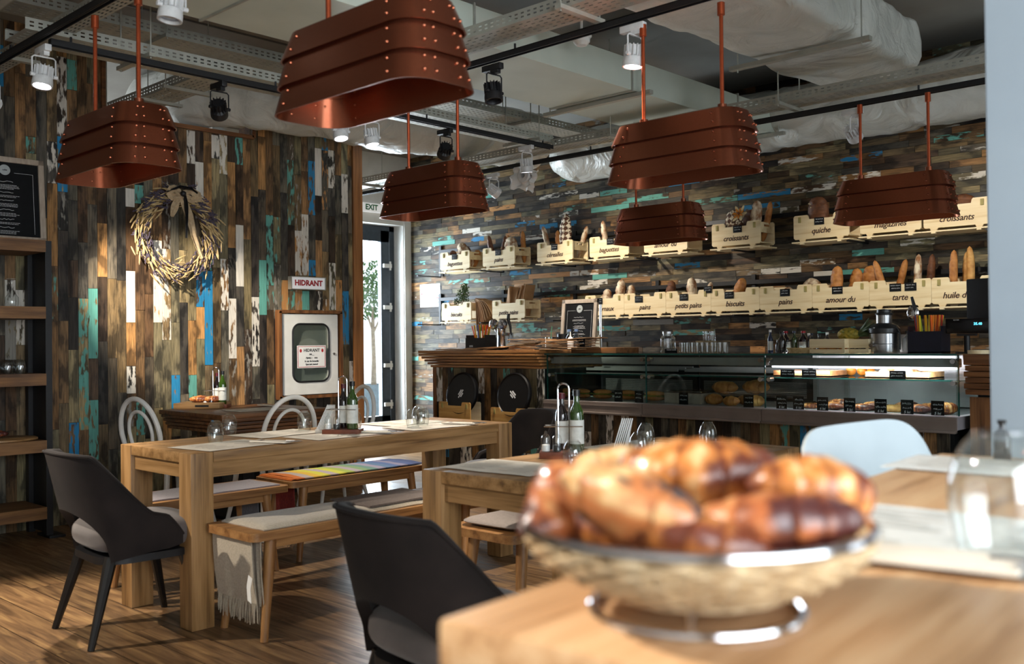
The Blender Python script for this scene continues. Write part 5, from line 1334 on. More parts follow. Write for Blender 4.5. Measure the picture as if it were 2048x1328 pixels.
for i, (tx_, sz, dz) in enumerate((('HIDRANT', 0.036, 0.28), ('NR.__', 0.018, 0.10), ('Ajutaj ::    mm', 0.020, -0.05), ('In caz de incendiu', 0.019, -0.2), ('Spargeti geamul', 0.019, -0.34))):
    text(tx_, sz, M_blk, n_, (0, -0.0536, -0.02 + nh * dz), FACE_FRONT, bold=0.0006)

# exit sign on the white side wall
a = P(738, 415, x=XS + 0.03)
t = thing('exit_sign', 'white emergency light with green EXIT lettering over the glass door', 'sign', (XS + 0.001, a.y, a.z), R(90))
MB().box((0, -0.025, 0), (0.40, 0.05, 0.10), bev=0.006).build('housing', emit('exit panel', 'EDEDEA', 0.25), t)
text('EXIT', 0.085, M_green, t, (0.02, -0.0515, 0), FACE_FRONT, bold=0.003)
# paper notice on the counter wall near the corner
a = P(860, 591, y=YB - 0.02)
t = thing('wall_notice', 'white printed notice with red and blue marks pinned left of the crates', 'notice', (a.x, YB - 0.0175, a.z))
MB().box((0, -0.001, 0), (0.34, 0.002, 0.26)).build('sheet', M_paper, t, smooth=False)
mb = MB(); mb.box((0.02, -0.0025, 0.10), (0.12, 0.001, 0.008)).box((0, -0.0025, 0.085), (0.30, 0.001, 0.006)).box((0.0, -0.0025, 0.05), (0.14, 0.001, 0.006)).box((0.13, -0.0025, -0.03), (0.05, 0.001, 0.01)).box((-0.14, -0.0025, 0.02), (0.03, 0.001, 0.01)); mb.build('red_marks', M_red, t, smooth=False)
mb = MB()
for i in range(5): mb.box((0.13, -0.0025, 0.06 - 0.035 * i), (0.03, 0.001, 0.014)).box((-0.14, -0.0025, 0.07 - 0.04 * i), (0.02, 0.001, 0.008))
mb.build('blue_marks', pm('blue print', '5F7FA8', '4F6F98'), t, smooth=False)

# ================================================================== crates and rails
def rail(label, z, x0, x1):
    t = thing('crate_rail', label, 'rail', (0, YB - 0.05, z), group='black crate rails on the counter wall')
    MB().box(((x0 + x1) / 2, 0, 0), (x1 - x0, 0.02, 0.035)).build('bar', M_blackm, t, smooth=False)
    n = int((x1 - x0) / 0.9)
    for i in range(n + 1): MB().box((x0 + (x1 - x0) * i / n, 0.018, -0.03), (0.035, 0.02, 0.19)).build('bracket', M_blackm, t, smooth=False)
    for i in range(n + 1):
        mb = MB(); x = x0 + (x1 - x0) * i / n; mb.box((x, -0.16, -0.284), (0.022, 0.34, 0.012)).box((x, 0.012, -0.20), (0.022, 0.012, 0.18))
        mb.build('support_arm', M_blackm, t, smooth=False)
rail('upper black rail behind the high row of crates', 2.225, P(885, 480, y=YB).x, -1.2)
rail('lower black rail behind the low row of crates', 1.69, P(885, 600, y=YB).x, -1.2)
CW, CH, CD, YF = 0.45, 0.205, 0.24, 7.06
def make_crate(front_m=None):
    """origin: bottom centre of the front panel, front faces -Y"""
    t = thing('bread_crate', 'x', 'crate', group='pine crates on the counter wall')
    h = CW / 2
    def panel(w_, notch):
        a = w_ / 2
        pts = [(-a + 0.012, 0.018), (-a * 0.80, 0.018), (-a * 0.76, 0.0), (-a * 0.60, 0.0), (-a * 0.56, 0.018), (a * 0.56, 0.018), (a * 0.60, 0.0), (a * 0.76, 0.0), (a * 0.80, 0.018), (a - 0.012, 0.018), (a, 0.030),
               (a, CH - 0.012), (a - 0.012, CH)]
        if notch: pts += [(a * 0.50, CH), (a * 0.46, CH - 0.012), (a * 0.44, CH - 0.034), (-a * 0.44, CH - 0.034), (-a * 0.46, CH - 0.012), (-a * 0.50, CH)]
        pts += [(-a + 0.012, CH), (-a, CH - 0.012), (-a, 0.030)]
        return pts
    MB().prism(panel(CW, True), 0.014, T(0, 0.014, 0) @ Rx(PI / 2)).build('front_panel', M_pine, t, smooth=False)
    MB().prism(panel(CW, True), 0.014, T(0, CD, 0) @ Rx(PI / 2)).build('back_panel', M_pine, t, smooth=False)
    for s in (-1, 1):
        mb = MB().box((s * (h - 0.012), CD / 2, 0.135), (0.012, CD - 0.03, 0.05)).box((s * (h - 0.012), CD / 2, 0.185), (0.012, CD - 0.03, 0.016))
        for e in (-1, 1): mb.box((s * (h - 0.012), CD / 2 + e * (CD / 2 - 0.045), 0.168), (0.012, 0.06, 0.02))
        mb.build('side_board', M_pine, t, smooth=False)
    for s in (-1, 1):
        for y in (-0.003, CD + 0.003): MB().box((s * (h - 0.052), y, CH - 0.035), (0.022, 0.012, 0.045), bev=0.004).build('joint_peg', pm('olive pine end grain', 'A99A5E', '97884E', rough=0.6), t)
    MB().box((0, CD / 2, -0.006), (CW + 0.02, CD + 0.03, 0.010)).box((0, CD / 2, 0.03), (CW - 0.03, CD - 0.03, 0.008)).build('base_slat', M_pine, t, smooth=False)
    for s in (-1, 1): MB().box((s * h * 0.68, -0.004, -0.015), (0.03, 0.02, 0.012)).build('foot', M_pine, t, smooth=False)
    return t
cr0 = make_crate()
def crate(word, desc, cx, z, last=False):
    t = cr0 if last else copy_tree(cr0)
    t.location = (cx, YF, z); t['label'] = 'pine crate lettered ' + word + ', ' + desc
    text(word, 0.062, M_burn, t, (0, -0.0008, 0.075), FACE_FRONT, 'burnt_lettering', shear=0.28, bold=0.0008, space=0.95)
    return t
ZU, ZLo = 1.965, 1.425
def cx_of(p0, p1, z): return (P(p0, 0, y=YF).x + P(p1, 0, y=YF).x) / 2
def Xat(px, y): return P(px, 660, y=y).x
# row, word, px left, px right, extra words
CRL = [('U', 'baguettes', 882, 'far left of the upper row'), ('U', 'pains', 967, 'second in the upper row'), ('U', 'cérealles', 1076, 'holding the tall scored loaf, upper row'),
      ('U', 'baguettes', 1181, 'upper row, with an orange flower'), ('U', 'amour du', 1290, 'behind the farthest lamp'),
      ('U', 'croissants', 1426, 'upper row with a flower-trimmed loaf'), ('U', 'quiche', 1590, 'upper row'), ('U', 'magazines', 1723, 'upper row below the right lamp'),
      ('U', 'croissants', 1850, 'right end of upper row'),
      ('L', 'biscuits', 884, 'with a small plant, far left of the lower row'), ('L', 'petits pains', 985, 'full of paper bags'),
      ('L', 'journaux', 1171, 'lower row beside the menu board')]
CRATES = []
for row, wd, pl, ds in CRL:
    z = ZU if row == 'U' else ZLo; x = Xat(pl, YF) + CW / 2
    crate(wd, ds, x, z); CRATES.append((row, wd, ds, x, z))
x = CRATES[-1][3]
for wd, ds in (('pains', 'second in the close lower run'), ('petits pains', 'lower row holding two floury loaves'), ('biscuits', 'fourth in the close lower run'), ('pains', 'fifth in the close lower run'),
               ('amour du', 'lower row with golden loaves'), ('tarte', 'lower row'), ("huile d'olives", 'lower row at the right')):
    x += 0.452; crate(wd, ds, x, ZLo); CRATES.append(('L', wd, ds, x, ZLo))
x += 0.452; LASTX = x

# breads: meshes by kind (axis along z, base at 0, unit length 1 scaled by instance)
def bread_mesh(kind, L_, W_, D_, seed):
    bm = bmesh.new(); n, k = 26, 16; rings = []
    for i in range(n + 1):
        t_ = i / n; s = 2 * t_ - 1; env = max(0.0, 1 - abs(s) ** 3.6) ** 0.5
        if kind == 'scored': env = max(0.0, 1 - abs(s) ** 2.0) ** 0.5
        slash = 1 - 0.28 * max(0, math.sin(t_ * PI * (8 if L_ > 0.25 else 6))) ** 6
        cx = 0.02 * L_ * math.sin(t_ * PI * 1.0 + seed)
        ring = []
        for j in range(k):
            b = 2 * PI * j / k; f = (slash if math.sin(b) < -0.3 else 1) * (1 + 0.07 * noise.noise(Vector((math.cos(b) * 1.5 + seed, math.sin(b) * 1.5, t_ * 5))))
            ring.append(bm.verts.new((cx + W_ / 2 * env * math.cos(b) * f + (1e-4 if env < 1e-3 else 0) * math.cos(b), D_ / 2 * env * math.sin(b) * f + (1e-4 if env < 1e-3 else 0) * math.sin(b), t_ * L_)))
        rings.append(ring)
    for i in range(n):
        for j in range(k): bm.faces.new((rings[i][j], rings[i][(j + 1) % k], rings[i + 1][(j + 1) % k], rings[i + 1][j]))
    bmesh.ops.recalc_face_normals(bm, faces=bm.faces)
    me = bpy.data.meshes.new('loaf'); bm.to_mesh(me); bm.free()
    for p in me.polygons: p.use_smooth = True
    return me
def diamond_mat():
    t = NT('diamond scored loaf'); tc = t.n('ShaderNodeTexCoord'); mp = t.n('ShaderNodeMapping'); mp.inputs['Rotation'].default_value = (0, R(45), 0); mp.inputs['Scale'].default_value = (30, 1, 30)
    t.l(tc.outputs['Object'], mp.inputs[0]); ck = t.n('ShaderNodeTexChecker'); ck.inputs['Scale'].default_value = 1.0; ck.inputs['Color1'].default_value = H('5C3822'); ck.inputs['Color2'].default_value = H('E2D5BC')
    mp2 = t.n('ShaderNodeVectorMath', operation='MULTIPLY'); mp2.inputs[1].default_value = (1, 0, 1); t.l(mp.outputs[0], mp2.inputs[0]); t.l(mp2.outputs[0], ck.inputs['Vector'])
    nz = t.tex(40); mx = t.n('ShaderNodeMix', data_type='RGBA'); t.l(t.ramp(nz.outputs['Fac'], [(0.5, (0, 0, 0, 1)), (0.6, (1, 1, 1, 1))]), mx.inputs['Factor']); t.l(ck.outputs['Color'], mx.inputs['A']); mx.inputs['B'].default_value = H('4A2C1A')
    t.l(mx.outputs['Result'], t.b.inputs['Base Color']); t.b.inputs['Roughness'].default_value = 0.8; t.bump(ck.outputs['Fac'], 0.5, 0.004); return t.m
KIND = {'d': (M_brown, 'dark brown'), 'g': (M_gold, 'golden'), 'f': (M_flour, 'floury'), 's': (diamond_mat(), 'diamond-scored'), 'p': (M_roll, 'pale golden')}
SHAPE = {'baguette': (0.055, 0.055), 'loaf': (0.095, 0.08), 'round': (0.17, 0.09), 'big': (0.135, 0.09)}
ORD = ['leftmost', 'second from left', 'third from left', 'fourth from left', 'fifth from left', 'sixth from left', 'seventh from left']
def fill(ci, items):
    row, wd, ds, cx, cz = CRATES[ci]
    items = sorted(items)
    for k, (fx, kd, sh, vis, lean) in enumerate(items):
        m_, cn = KIND[kd]; W_, D_ = SHAPE[sh]; L_ = (CH - 0.045) + vis
        me = bread_mesh({'s': 'scored'}.get(kd, 'b'), L_, W_, D_, ci * 3 + k); me.materials.append(m_)
        nm = {'baguette': 'baguette', 'loaf': 'bread_loaf', 'round': 'round_bread', 'big': 'bread_loaf'}[sh]
        o = bpy.data.objects.new(nm, me); COL.objects.link(o)
        xb = cx + (fx - 0.5) * (CW - 0.08) - math.sin(R(lean)) * L_ * 0.35
        xb = min(max(xb, cx - CW / 2 + 0.045), cx + CW / 2 - 0.045)
        o.location = (xb, YF + 0.07 + 0.10 * (k % 2) + 0.012 * (k % 3), cz + 0.04); o.rotation_euler = (R(3), R(lean), 0)
        n_ = len(items); pos = ORD[k] if n_ > 1 else 'only one'
        if n_ > 1 and k == n_ - 1: pos = 'rightmost'
        rn = 'upper' if row == 'U' else 'lower'
        dd = {'baguettes': 'crate ' + ds, 'pains': 'crate ' + ds, 'croissants': 'crate ' + ds, 'petits pains': 'crate ' + ds, 'biscuits': 'crate ' + ds, 'amour du': 'crate ' + ds}.get(wd, rn + ' ' + wd + ' crate')
        tag(o, (cn + ' ' + nm.replace('_', ' ') + ', ' + pos + ' in the ' + dd), 'bread', 'breads standing in the wall crates')
fill(0, [(0.25, 'd', 'loaf', 0.03, 0), (0.4, 'd', 'round', 0.09, 15), (0.62, 'd', 'loaf', 0.10, 5), (0.85, 'g', 'loaf', 0.05, 35), (0.95, 'f', 'big', 0.15, -35)])
fill(1, [(0.1, 'd', 'baguette', 0.15, -12), (0.3, 'p', 'baguette', 0.05, -15), (0.45, 'd', 'baguette', 0.13, 12), (0.6, 'g', 'baguette', 0.15, -15), (0.75, 'f', 'round', 0.11, 10), (0.97, 'g', 'baguette', 0.17, 2)])
fill(2, [(0.1, 'f', 'baguette', 0.18, -12), (0.32, 'f', 'baguette', 0.11, -3), (0.42, 'g', 'baguette', 0.12, 3), (0.52, 'd', 'baguette', 0.13, 12), (0.72, 's', 'big', 0.27, 3), (0.98, 'f', 'baguette', 0.17, 22)])
fill(3, [(0.28, 'f', 'baguette', 0.16, -6), (0.5, 'f', 'baguette', 0.20, 2), (0.75, 'd', 'round', 0.10, 20)])
fill(4, [(0.3, 'd', 'loaf', 0.05, 10), (0.6, 'g', 'loaf', 0.06, -10)])
fill(5, [(0.4, 's', 'round', 0.12, -6), (0.62, 'd', 'round', 0.13, 12), (0.86, 'f', 'loaf', 0.18, 6), (0.99, 'g', 'baguette', 0.18, 14)])
fill(6, [(0.38, 'd', 'round', 0.15, -4), (0.68, 'g', 'loaf', 0.19, 14), (0.9, 'f', 'loaf', 0.10, 8)])
fill(7, [(0.4, 'g', 'loaf', 0.04, 30)])
fill(8, [(0.55, 'd', 'round', 0.05, 10)])
fill(11, [(0.36, 'f', 'loaf', 0.08, 25), (0.64, 'd', 'loaf', 0.13, 14), (0.78, 'f', 'loaf', 0.15, 12), (0.93, 'f', 'loaf', 0.10, 12)])
fill(12, [(0.5, 'd', 'loaf', 0.02, 60), (0.86, 'd', 'loaf', 0.12, 15)])
fill(13, [(0.5, 'f', 'loaf', 0.12, 2), (0.72, 'f', 'baguette', 0.09, 18)])
fill(14, [(0.45, 'g', 'loaf', 0.11, 22)])
fill(15, [(0.8, 'f', 'round', 0.08, 30), (0.35, 'f', 'loaf', 0.03, 40)])
fill(16, [(0.35, 'g', 'loaf', 0.14, 3), (0.55, 'g', 'loaf', 0.05, 40), (0.68, 'g', 'loaf', 0.12, 12), (0.9, 'g', 'big', 0.14, 12)])
fill(17, [(0.08, 'g', 'baguette', 0.17, -12), (0.3, 'g', 'baguette', 0.18, 18), (0.78, 'f', 'baguette', 0.19, 3), (0.95, 'd', 'baguette', 0.19, 3)])
fill(18, [(0.26, 'g', 'baguette', 0.20, 0), (0.38, 'p', 'baguette', 0.19, 0), (0.52, 'p', 'baguette', 0.22, 0)])
# dried flowers
def flower(label, px, py, mats):
    p = P(px, py, y=YF + 0.04); t = thing('dried_flower', label, 'flower', p, rot=(R(70), 0, 0), group='dried flowers on the loaves')
    for k, (m_, n_, L_) in enumerate(mats):
        for i in range(n_):
            a = 2 * PI * i / n_ + k * 0.4
            MB().sph((0, 0, 0), (L_ / 2, L_ * 0.17, 0.003), 8, T(math.cos(a) * L_ / 2, math.sin(a) * L_ / 2, 0.008 * k) @ Rz(a) @ Ry(-0.3)).build('petal', m_, t)
    MB().sph((0, 0, 0.014), 0.012, 8).build('centre', M_brown, t)
M_or = pm('orange petal', 'D98A1E', 'B86A14', rough=0.7); M_cream = pm('cream petal', 'E6D6AC', 'D0BE90', rough=0.7)
flower('cream and orange dried flower on the croissants crate loaf', 1478, 428, [(M_cream, 6, 0.085), (M_or, 7, 0.055)])
flower('cream dried flower on the round loaf of the quiche crate', 1628, 407, [(M_cream, 6, 0.05)])
flower('small orange dried flower right of the cream one, quiche crate', 1642, 411, [(M_or, 6, 0.04)])
flower('orange dried flower beside the fourth upper crate', 1238, 461, [(M_or, 8, 0.05)])

# chalk price tags
def price_tag(label, p, w_=0.075, h=0.058, seed=0, tilt=0, yy=0.0, lines=2, lei=None, name='price_tag', rx=0):
    t = thing(name, label, 'price tag', p, rot=(rx, R(tilt), 0), group='black chalk price tags')
    MB().box((0, 0, h / 2), (w_, 0.003, h), bev=0.001).build('plate', M_chalk, t)
    mb = MB(); r_ = random.Random(seed)
    n = lines + (1 if lei else 0)
    for i in range(lines):
        z = h * (0.86 - i * (0.3 if lei else 0.34)) - h * 0.16; x = -w_ * 0.4 + r_.uniform(0, 0.1) * w_
        while x < w_ * 0.3:
            ww = w_ * r_.uniform(0.22, 0.42); ww = min(ww, w_ * 0.42 - x); scribble(mb, x, z, ww, h * 0.13, -0.0022, r_, 0.0009 if w_ < 0.1 else 0.0011); x += ww + w_ * 0.07
    mb.build('chalk_writing', M_ink, t, smooth=False)
    if lei: text(lei, h * 0.26, M_ink, t, (0.0, -0.002, h * 0.14), FACE_FRONT, 'chalk_price', shear=0.2)
    return t
for ci, off in ((0, 0.0), (1, 0.0), (2, 0.0), (3, 0.02), (4, 0.0), (5, 0.02), (6, -0.01), (7, 0.02), (11, -0.06), (12, -0.06), (13, -0.04), (14, -0.05), (15, 0.0), (16, -0.02), (17, -0.03), (17, 0.08), (18, 0.06)):
    row, wd, ds, cx, cz = CRATES[ci]; e = ''
    if ci == 17: e = ', the left of two' if off < 0 else ', the right of two'
    price_tag('chalk price tag on the ' + wd + ' crate' + e + ', ' + ds, (cx + off, YF - 0.004, cz + CH - 0.085), seed=ci + int(off * 100), w_=0.08 if row == 'U' else 0.085)
row, wd, ds, cx, cz = CRATES[13]
price_tag('black chalk price tag standing between the petits pains and biscuits crates', (cx + 0.20, YF - 0.006, cz + CH - 0.03), seed=77)

# bonsai, paper bags
row, wd, ds, cx, cz = CRATES[9]
t = thing('potted_plant', 'small leafy bonsai in a dark red tray in the biscuits crate', 'plant', (cx, YF + 0.1, cz + 0.05))
MB().box((0, 0, 0.05), (0.16, 0.09, 0.10), bev=0.006).box((0, 0, 0.105), (0.2, 0.11, 0.018), bev=0.004).build('pot', pm('dark red glaze', '5A2420', '461814', rough=0.3), t)
MB().tube([(0, 0, 0.1), (0.01, 0, 0.17), (-0.012, 0, 0.22), (0.01, 0, 0.28)], [0.01, 0.008, 0.006, 0.003], 8).tube([(0, 0, 0.16), (-0.08, 0, 0.16), (-0.12, 0, 0.19)], [0.006, 0.005, 0.002], 6).build('stem', M_bark, t)
mb = MB(); rnd = random.Random(6)
for cxx, cz_, rr_, nn in ((0.0, 0.24, 0.075, 260), (0.03, 0.31, 0.05, 160), (-0.09, 0.17, 0.04, 90), (0.02, 0.18, 0.06, 100)):
    for i in range(nn):
        v = Vector((rnd.gauss(0, 1), rnd.gauss(0, 0.6), rnd.gauss(0, 0.7))).normalized() * rr_ * rnd.random() ** 0.4; c = Vector((cxx, 0, cz_)) + v
        a_ = Vector((rnd.gauss(0, 1), rnd.gauss(0, 1), rnd.gauss(0, 1))).normalized(); b_ = a_.orthogonal().normalized()
        mb.bm.faces.new([mb.bm.verts.new(q) for q in (c - a_ * 0.010, c + b_ * 0.006, c + a_ * 0.010, c - b_ * 0.006)])
o = mb.build('foliage', M_leaf, t, smooth=False); o['kind'] = 'stuff'
# bags fanned over, between the biscuits and petits pains crates
bx0 = cx + CW / 2 + 0.02
for i in range(9):
    f0 = i / 8
    def bagf(u, v, f0=f0, i=i):
        s = v   # from the tied top to the open drooping end
        x = bx0 + 0.02 + f0 * 0.02 + s * (0.02 + 0.20 * f0) + 0.0
        z = cz + 0.235 - 0.004 * i + 0.04 * math.sin(s * PI * 0.8) - s * s * (0.36 - 0.20 * f0)
        y = YF + 0.02 + 0.16 * u + 0.010 * math.sin(u * 5 + i) * s
        return (x, y, z)
    tag(MB().grid(bagf, 8, 16, thick=0.0035).build('paper_bag', M_kraft, None, ang=60), 'kraft bag drooping in the fan right of the biscuits crate, %s' % nth(i, 9), 'paper bag', 'kraft bags fanned over the lower rail')
row, wd, ds, cx, cz = CRATES[10]
rnd = random.Random(9)
for i in range(9):
    xx = cx - 0.10 + i * 0.026; an = -24 + i * 5 + rnd.uniform(-2, 2); hh = 0.30 + rnd.uniform(-0.03, 0.04)
    o = MB().box((0, 0, hh / 2), (0.010, 0.17, hh), bev=0.002).build('paper_bag', M_kraft, None)
    o.location = (xx, YF + 0.125, cz + 0.04); o.rotation_euler = (0, R(-an * 0.3 + (18 if i > 2 else -6)), R(90 if i < 2 else rnd.uniform(5, 25)))
    if i < 2: o.location = (cx - 0.03 + i * 0.05, YF + 0.05 + 0.03 * i, cz + 0.04); o.rotation_euler = (0, R(10), R(78)); 
    tag(o, 'kraft bag standing in the petits pains crate with bags, %s' % nth(i, 9), 'paper bag', 'kraft bags standing in the crate')
# ================================================================== the counter
YC = 5.5
XA = P(875, 760, y=YC).x; XM = P(1089, 760, y=YC).x; XE = P(1914, 760, y=YC).x
rnd = random.Random(31)
def front_planks(parent, x0, x1, z0, z1, y, seed):
    r_ = random.Random(seed); n = max(1, int((x1 - x0) / 0.0675)); w_ = (x1 - x0) / n; b = []
    for i in range(n):
        z = z0
        while z < z1 - 1e-3:
            s = r_.uniform(0.25, 0.6); s = min(s, z1 - z)
            if z1 - z - s < 0.12: s = z1 - z
            q = r_.random(); k = 'w.55' if q < 0.10 else 't.52' if q < 0.18 else 'b.62' if q < 0.25 else '-'
            b.append((x0 + i * w_, x0 + (i + 1) * w_, z, z + s, k)); z += s
    o = plank_wall('plank_front', MATS['reclaimed planks upright'], lambda x, z, d: Vector((x, y - d, z)), b, r_); o.parent = parent; return o
t = thing('bar_counter', 'plank fronted bar counter with ribbed varnished wooden top edge', 'counter', (0, 0, 0))
MB().box(((XA + XM) / 2, YC + 0.35, 0.5), (XM - XA, 0.68, 1.0)).build('body', M_dark, t, smooth=False)
front_planks(t, XA, XM, 0, 1.0, YC + 0.005, 3)
MB().box((XA - 0.012, YC + 0.3, 0.5), (0.024, 0.66, 1.0)).build('end_board', M_dwood[2], t, smooth=False)
xl = P(836, 702, y=5.40).x; ZB = 1.142
MB().box(((xl + XM) / 2, 5.83, ZB - 0.012), (XM - xl, 0.86, 0.024), bev=0.003).build('worktop', wood('bar top', 'B4804A', '94633A', '5E3C20', axis=0, rough=0.35), t)
mb = MB()
for i in range(5):
    s = i * 0.018; mb.box(((xl + s + XM) / 2, 5.83 + s / 2, ZB - 0.036 - i * 0.024), (XM - xl - s, 0.86 - s, 0.020), bev=0.007)
mb.build('ribbed_edge', MATS['bar top'], t)
ct = thing('till_counter', 'ribbed wooden counter block right of the display case', 'counter', (0, 0, 0))
x1 = -0.5
MB().box(((XE + 0.04 + x1) / 2, 5.83, 1.10), (x1 - XE - 0.04, 0.7, 0.03)).build('worktop', M_dwood[0], ct, smooth=False)
mb = MB()
for i in range(6): mb.box(((XE + 0.04 + x1) / 2, 5.83, 1.072 - i * 0.032), (x1 - XE - 0.04 - 0.01 * (i % 2), 0.7 - 0.012 * (i % 2), 0.03), bev=0.006)
mb.build('ribbed_edge', M_dwood[0], ct)
MB().box(((XE + 0.05 + x1) / 2, 5.9, 0.45), (x1 - XE - 0.1, 0.6, 0.9)).build('body', M_dark, ct, smooth=False)
MB().box((XE + 0.10, 5.585, 0.44), (0.12, 0.02, 0.88)).build('front_post', M_dwood[2], ct, smooth=False)

# display case ----------------------------------------------------------
X1, X2 = P(1287, 760, y=YC).x, P(1525, 760, y=YC).x
ZG, ZD = 1.112, 0.775           # glass top, deck
dc = thing('display_case', 'long refrigerated glass display case of three bays with taupe metal ledge', 'display case', (0, 0, 0))
YR = 6.22
front_planks(dc, XM, XE - 0.06, 0, 0.68, YC + 0.06, 12)
MB().box(((XM + XE) / 2, (YC + YR) / 2 + 0.06, 0.34), (XE - XM - 0.1, YR - YC - 0.06, 0.68)).build('base', M_dark, dc, smooth=False)
for a, b in ((XM, X1), (X1, X2), (X2, XE)):
    mb = MB().box(((a + b) / 2, YC - 0.01, 0.728), (b - a - 0.004, 0.02, 0.082)).box(((a + b) / 2, YC - 0.018, 0.69), (b - a - 0.004, 0.036, 0.016), bev=0.005).box(((a + b) / 2, YC - 0.014, 0.745), (b - a - 0.004, 0.020, 0.004))
    mb.build('front_ledge', M_ledge, dc)
MB().box(((XM + XE) / 2, (YC + YR) / 2, 0.735), (XE - XM, YR - YC, 0.07)).build('deck', M_caseb, dc, smooth=False)
for i, (a, b) in enumerate(((XM, X1), (X1, X2), (X2, XE))):
    MB().box(((a + b) / 2, YR - 0.01, (0.77 + ZG) / 2), (b - a - 0.02, 0.02, ZG - 0.79)).build('back_panel', M_caseb if i == 2 else M_dark, dc, smooth=False)
    if i < 2:
        mb = MB()
        for k in range(16): mb.box(((a + b) / 2, YR - 0.03, 0.80 + k * 0.007), (b - a - 0.1, 0.006, 0.003))
        for k in range(3): mb.box(((a + b) / 2, YR - 0.05 - 0.1 * k, 1.0 - 0.006 * k), (b - a - 0.06, 0.012, 0.02))
        mb.build('air_grille', M_case, dc, smooth=False)
    MB().box(((a + b) / 2, YC + 0.03, (ZD + ZG) / 2), (b - a - 0.012, 0.006, ZG - ZD)).build('front_glass', M_case_gl, dc, smooth=False)
    MB().box(((a + b) / 2, YC + 0.33, 0.965), (b - a - 0.03, 0.46, 0.008)).build('glass_shelf', thin_glass('shelf glass', 'E4F0EC', 1.5, 0.02, 0.03), dc, smooth=False)
    MB().box(((a + b) / 2, YC + 0.098, 0.965), (b - a - 0.03, 0.003, 0.009)).build('shelf_edge', M_gedge, dc, smooth=False)
    MB().box(((a + b) / 2, YC + 0.09, 1.065), (b - a - 0.02, 0.05, 0.05), bev=0.008).build('light_channel', M_case, dc)
    for e in (a + 0.03, b - 0.03):
        for z in (0.955, 1.075): MB().cyl((e, YC + 0.02, z), (e, YC + 0.07, z), 0.014, n=12).build('glass_clamp', M_chrome, dc)
MB().box(((X2 + XE) / 2, YC + 0.085, 1.035), (XE - X2 - 0.05, 0.022, 0.012), bev=0.004).build('light_tube', emit('case tube', 'F0EEFF', 4.5), dc)
MB().box(((X1 + X2) / 2, YR - 0.05, 1.035), (X2 - X1 - 0.3, 0.02, 0.01)).build('light_tube', emit('case tube weak', 'FFF0D8', 1.2), dc)
MB().box(((XM + XE) / 2, (YC + YR) / 2, ZG), (XE - XM, YR - YC, 0.010)).build('glass_top', thin_glass('top glass', 'E2ECE9', 1.5, 0.05, 0.05), dc, smooth=False)
MB().box(((XM + XE) / 2, YC + 0.001, ZG), (XE - XM, 0.003, 0.011)).build('top_edge', M_gedge, dc, smooth=False)
for x in (XM + 0.003, X1, X2, XE - 0.003):
    MB().box((x, YC + 0.033, (ZD + ZG) / 2), (0.006, 0.012, ZG - ZD)).build('glass_joint', M_gedge, dc, smooth=False)
for x in (XM + 0.003, XE - 0.003): MB().box((x, (YC + YR) / 2, (ZD + ZG) / 2), (0.006, YR - YC, ZG - ZD - 0.01)).build('end_glass', M_case_gl, dc, smooth=False)
for x in (X2 + 0.02, X2 + 0.24): MB().box((x, YR - 0.03, (ZD + ZG) / 2), (0.03, 0.03, ZG - ZD - 0.02)).build('back_frame', M_case, dc, smooth=False)
l = bpy.data.lights.new('case_tube_glow', 'AREA'); l.shape = 'RECTANGLE'; l.size = XE - X2 - 0.1; l.size_y = 0.02; l.energy = 15; l.color = (0.96, 0.94, 1)
lo = bpy.data.objects.new('case_tube_glow', l); COL.objects.link(lo); lo.location = ((X2 + XE) / 2, YC + 0.09, 1.026); lo.rotation_euler = (R(76), 0, 0)

# what lies in the case: tags standing on the front of the deck, goods behind
yt = YC + 0.075
tg = [(1149, 'leftmost, before the sandwiches', None), (1237, 'before the sandwiches, left of the bay joint', None), (1278, 'at the right end of the first bay', None),
      (1367, 'before the pale box in the middle bay', None), (1497, 'before the big loaves of the middle bay', None),
      (1563, 'leftmost in the lit right bay', '6 lei'), (1597, 'second in the lit right bay', '6 lei'), (1645, 'third in the lit right bay', '6 lei'), (1699, 'fourth in the lit right bay', '5 lei'),
      (1761, 'fifth in the lit right bay', '6 lei'), (1814, 'sixth in the lit right bay', '5 lei'), (1875, 'last in the lit right bay', '5 lei')]
for i, (px, ds, lei) in enumerate(tg):
    price_tag('black chalk tag standing in the display case, ' + ds, (P(px, 800, y=yt).x, yt, ZD - 0.004), w_=0.072, h=0.082, seed=50 + i, lines=2, lei=lei)
ys = YC + 0.10
for i, (px, ds) in enumerate(((1577, 'leftmost on the glass shelf tray'), (1620, 'right one on the long shelf tray'), (1797, 'on the shelf tray with white rolls'))):
    price_tag('black chalk tag on the case shelf, ' + ds, (P(px, 760, y=ys).x, ys - 0.012, 0.968), w_=0.095, h=0.05, seed=80 + i, lines=2)
def goods(name, label, px, dy, z, ln, r_, rz, m_, cat='pastry', bend=0.3, seg=5, fl=0.8, group='pastries in the display case', seed=0):
    y = YC + dy; p = P(px, 780, y=y); croissant(name, label, m_, (p.x, y, z + r_ * fl * 0.9), (0, 0, R(rz)), ln, r_, bend, seg, cat, group, fl, seed)
gd = [(1622, 0.20, 0.15, 0.025, 10, M_cro), (1665, 0.18, 0.15, 0.032, -20, M_cro), (1680, 0.28, 0.17, 0.042, 20, M_cro2), (1722, 0.18, 0.16, 0.030, 15, M_cro2), (1745, 0.26, 0.16, 0.036, -15, M_cro),
      (1790, 0.20, 0.17, 0.030, 5, M_roll), (1815, 0.30, 0.16, 0.040, 15, M_cro2), (1838, 0.18, 0.15, 0.036, -25, M_cro2), (1858, 0.30, 0.15, 0.036, 25, M_cro), (1893, 0.20, 0.15, 0.046, 60, M_cro)]
ORDG = ['first', 'second', 'third', 'fourth', 'fifth', 'sixth', 'seventh', 'eighth', 'ninth', 'last']
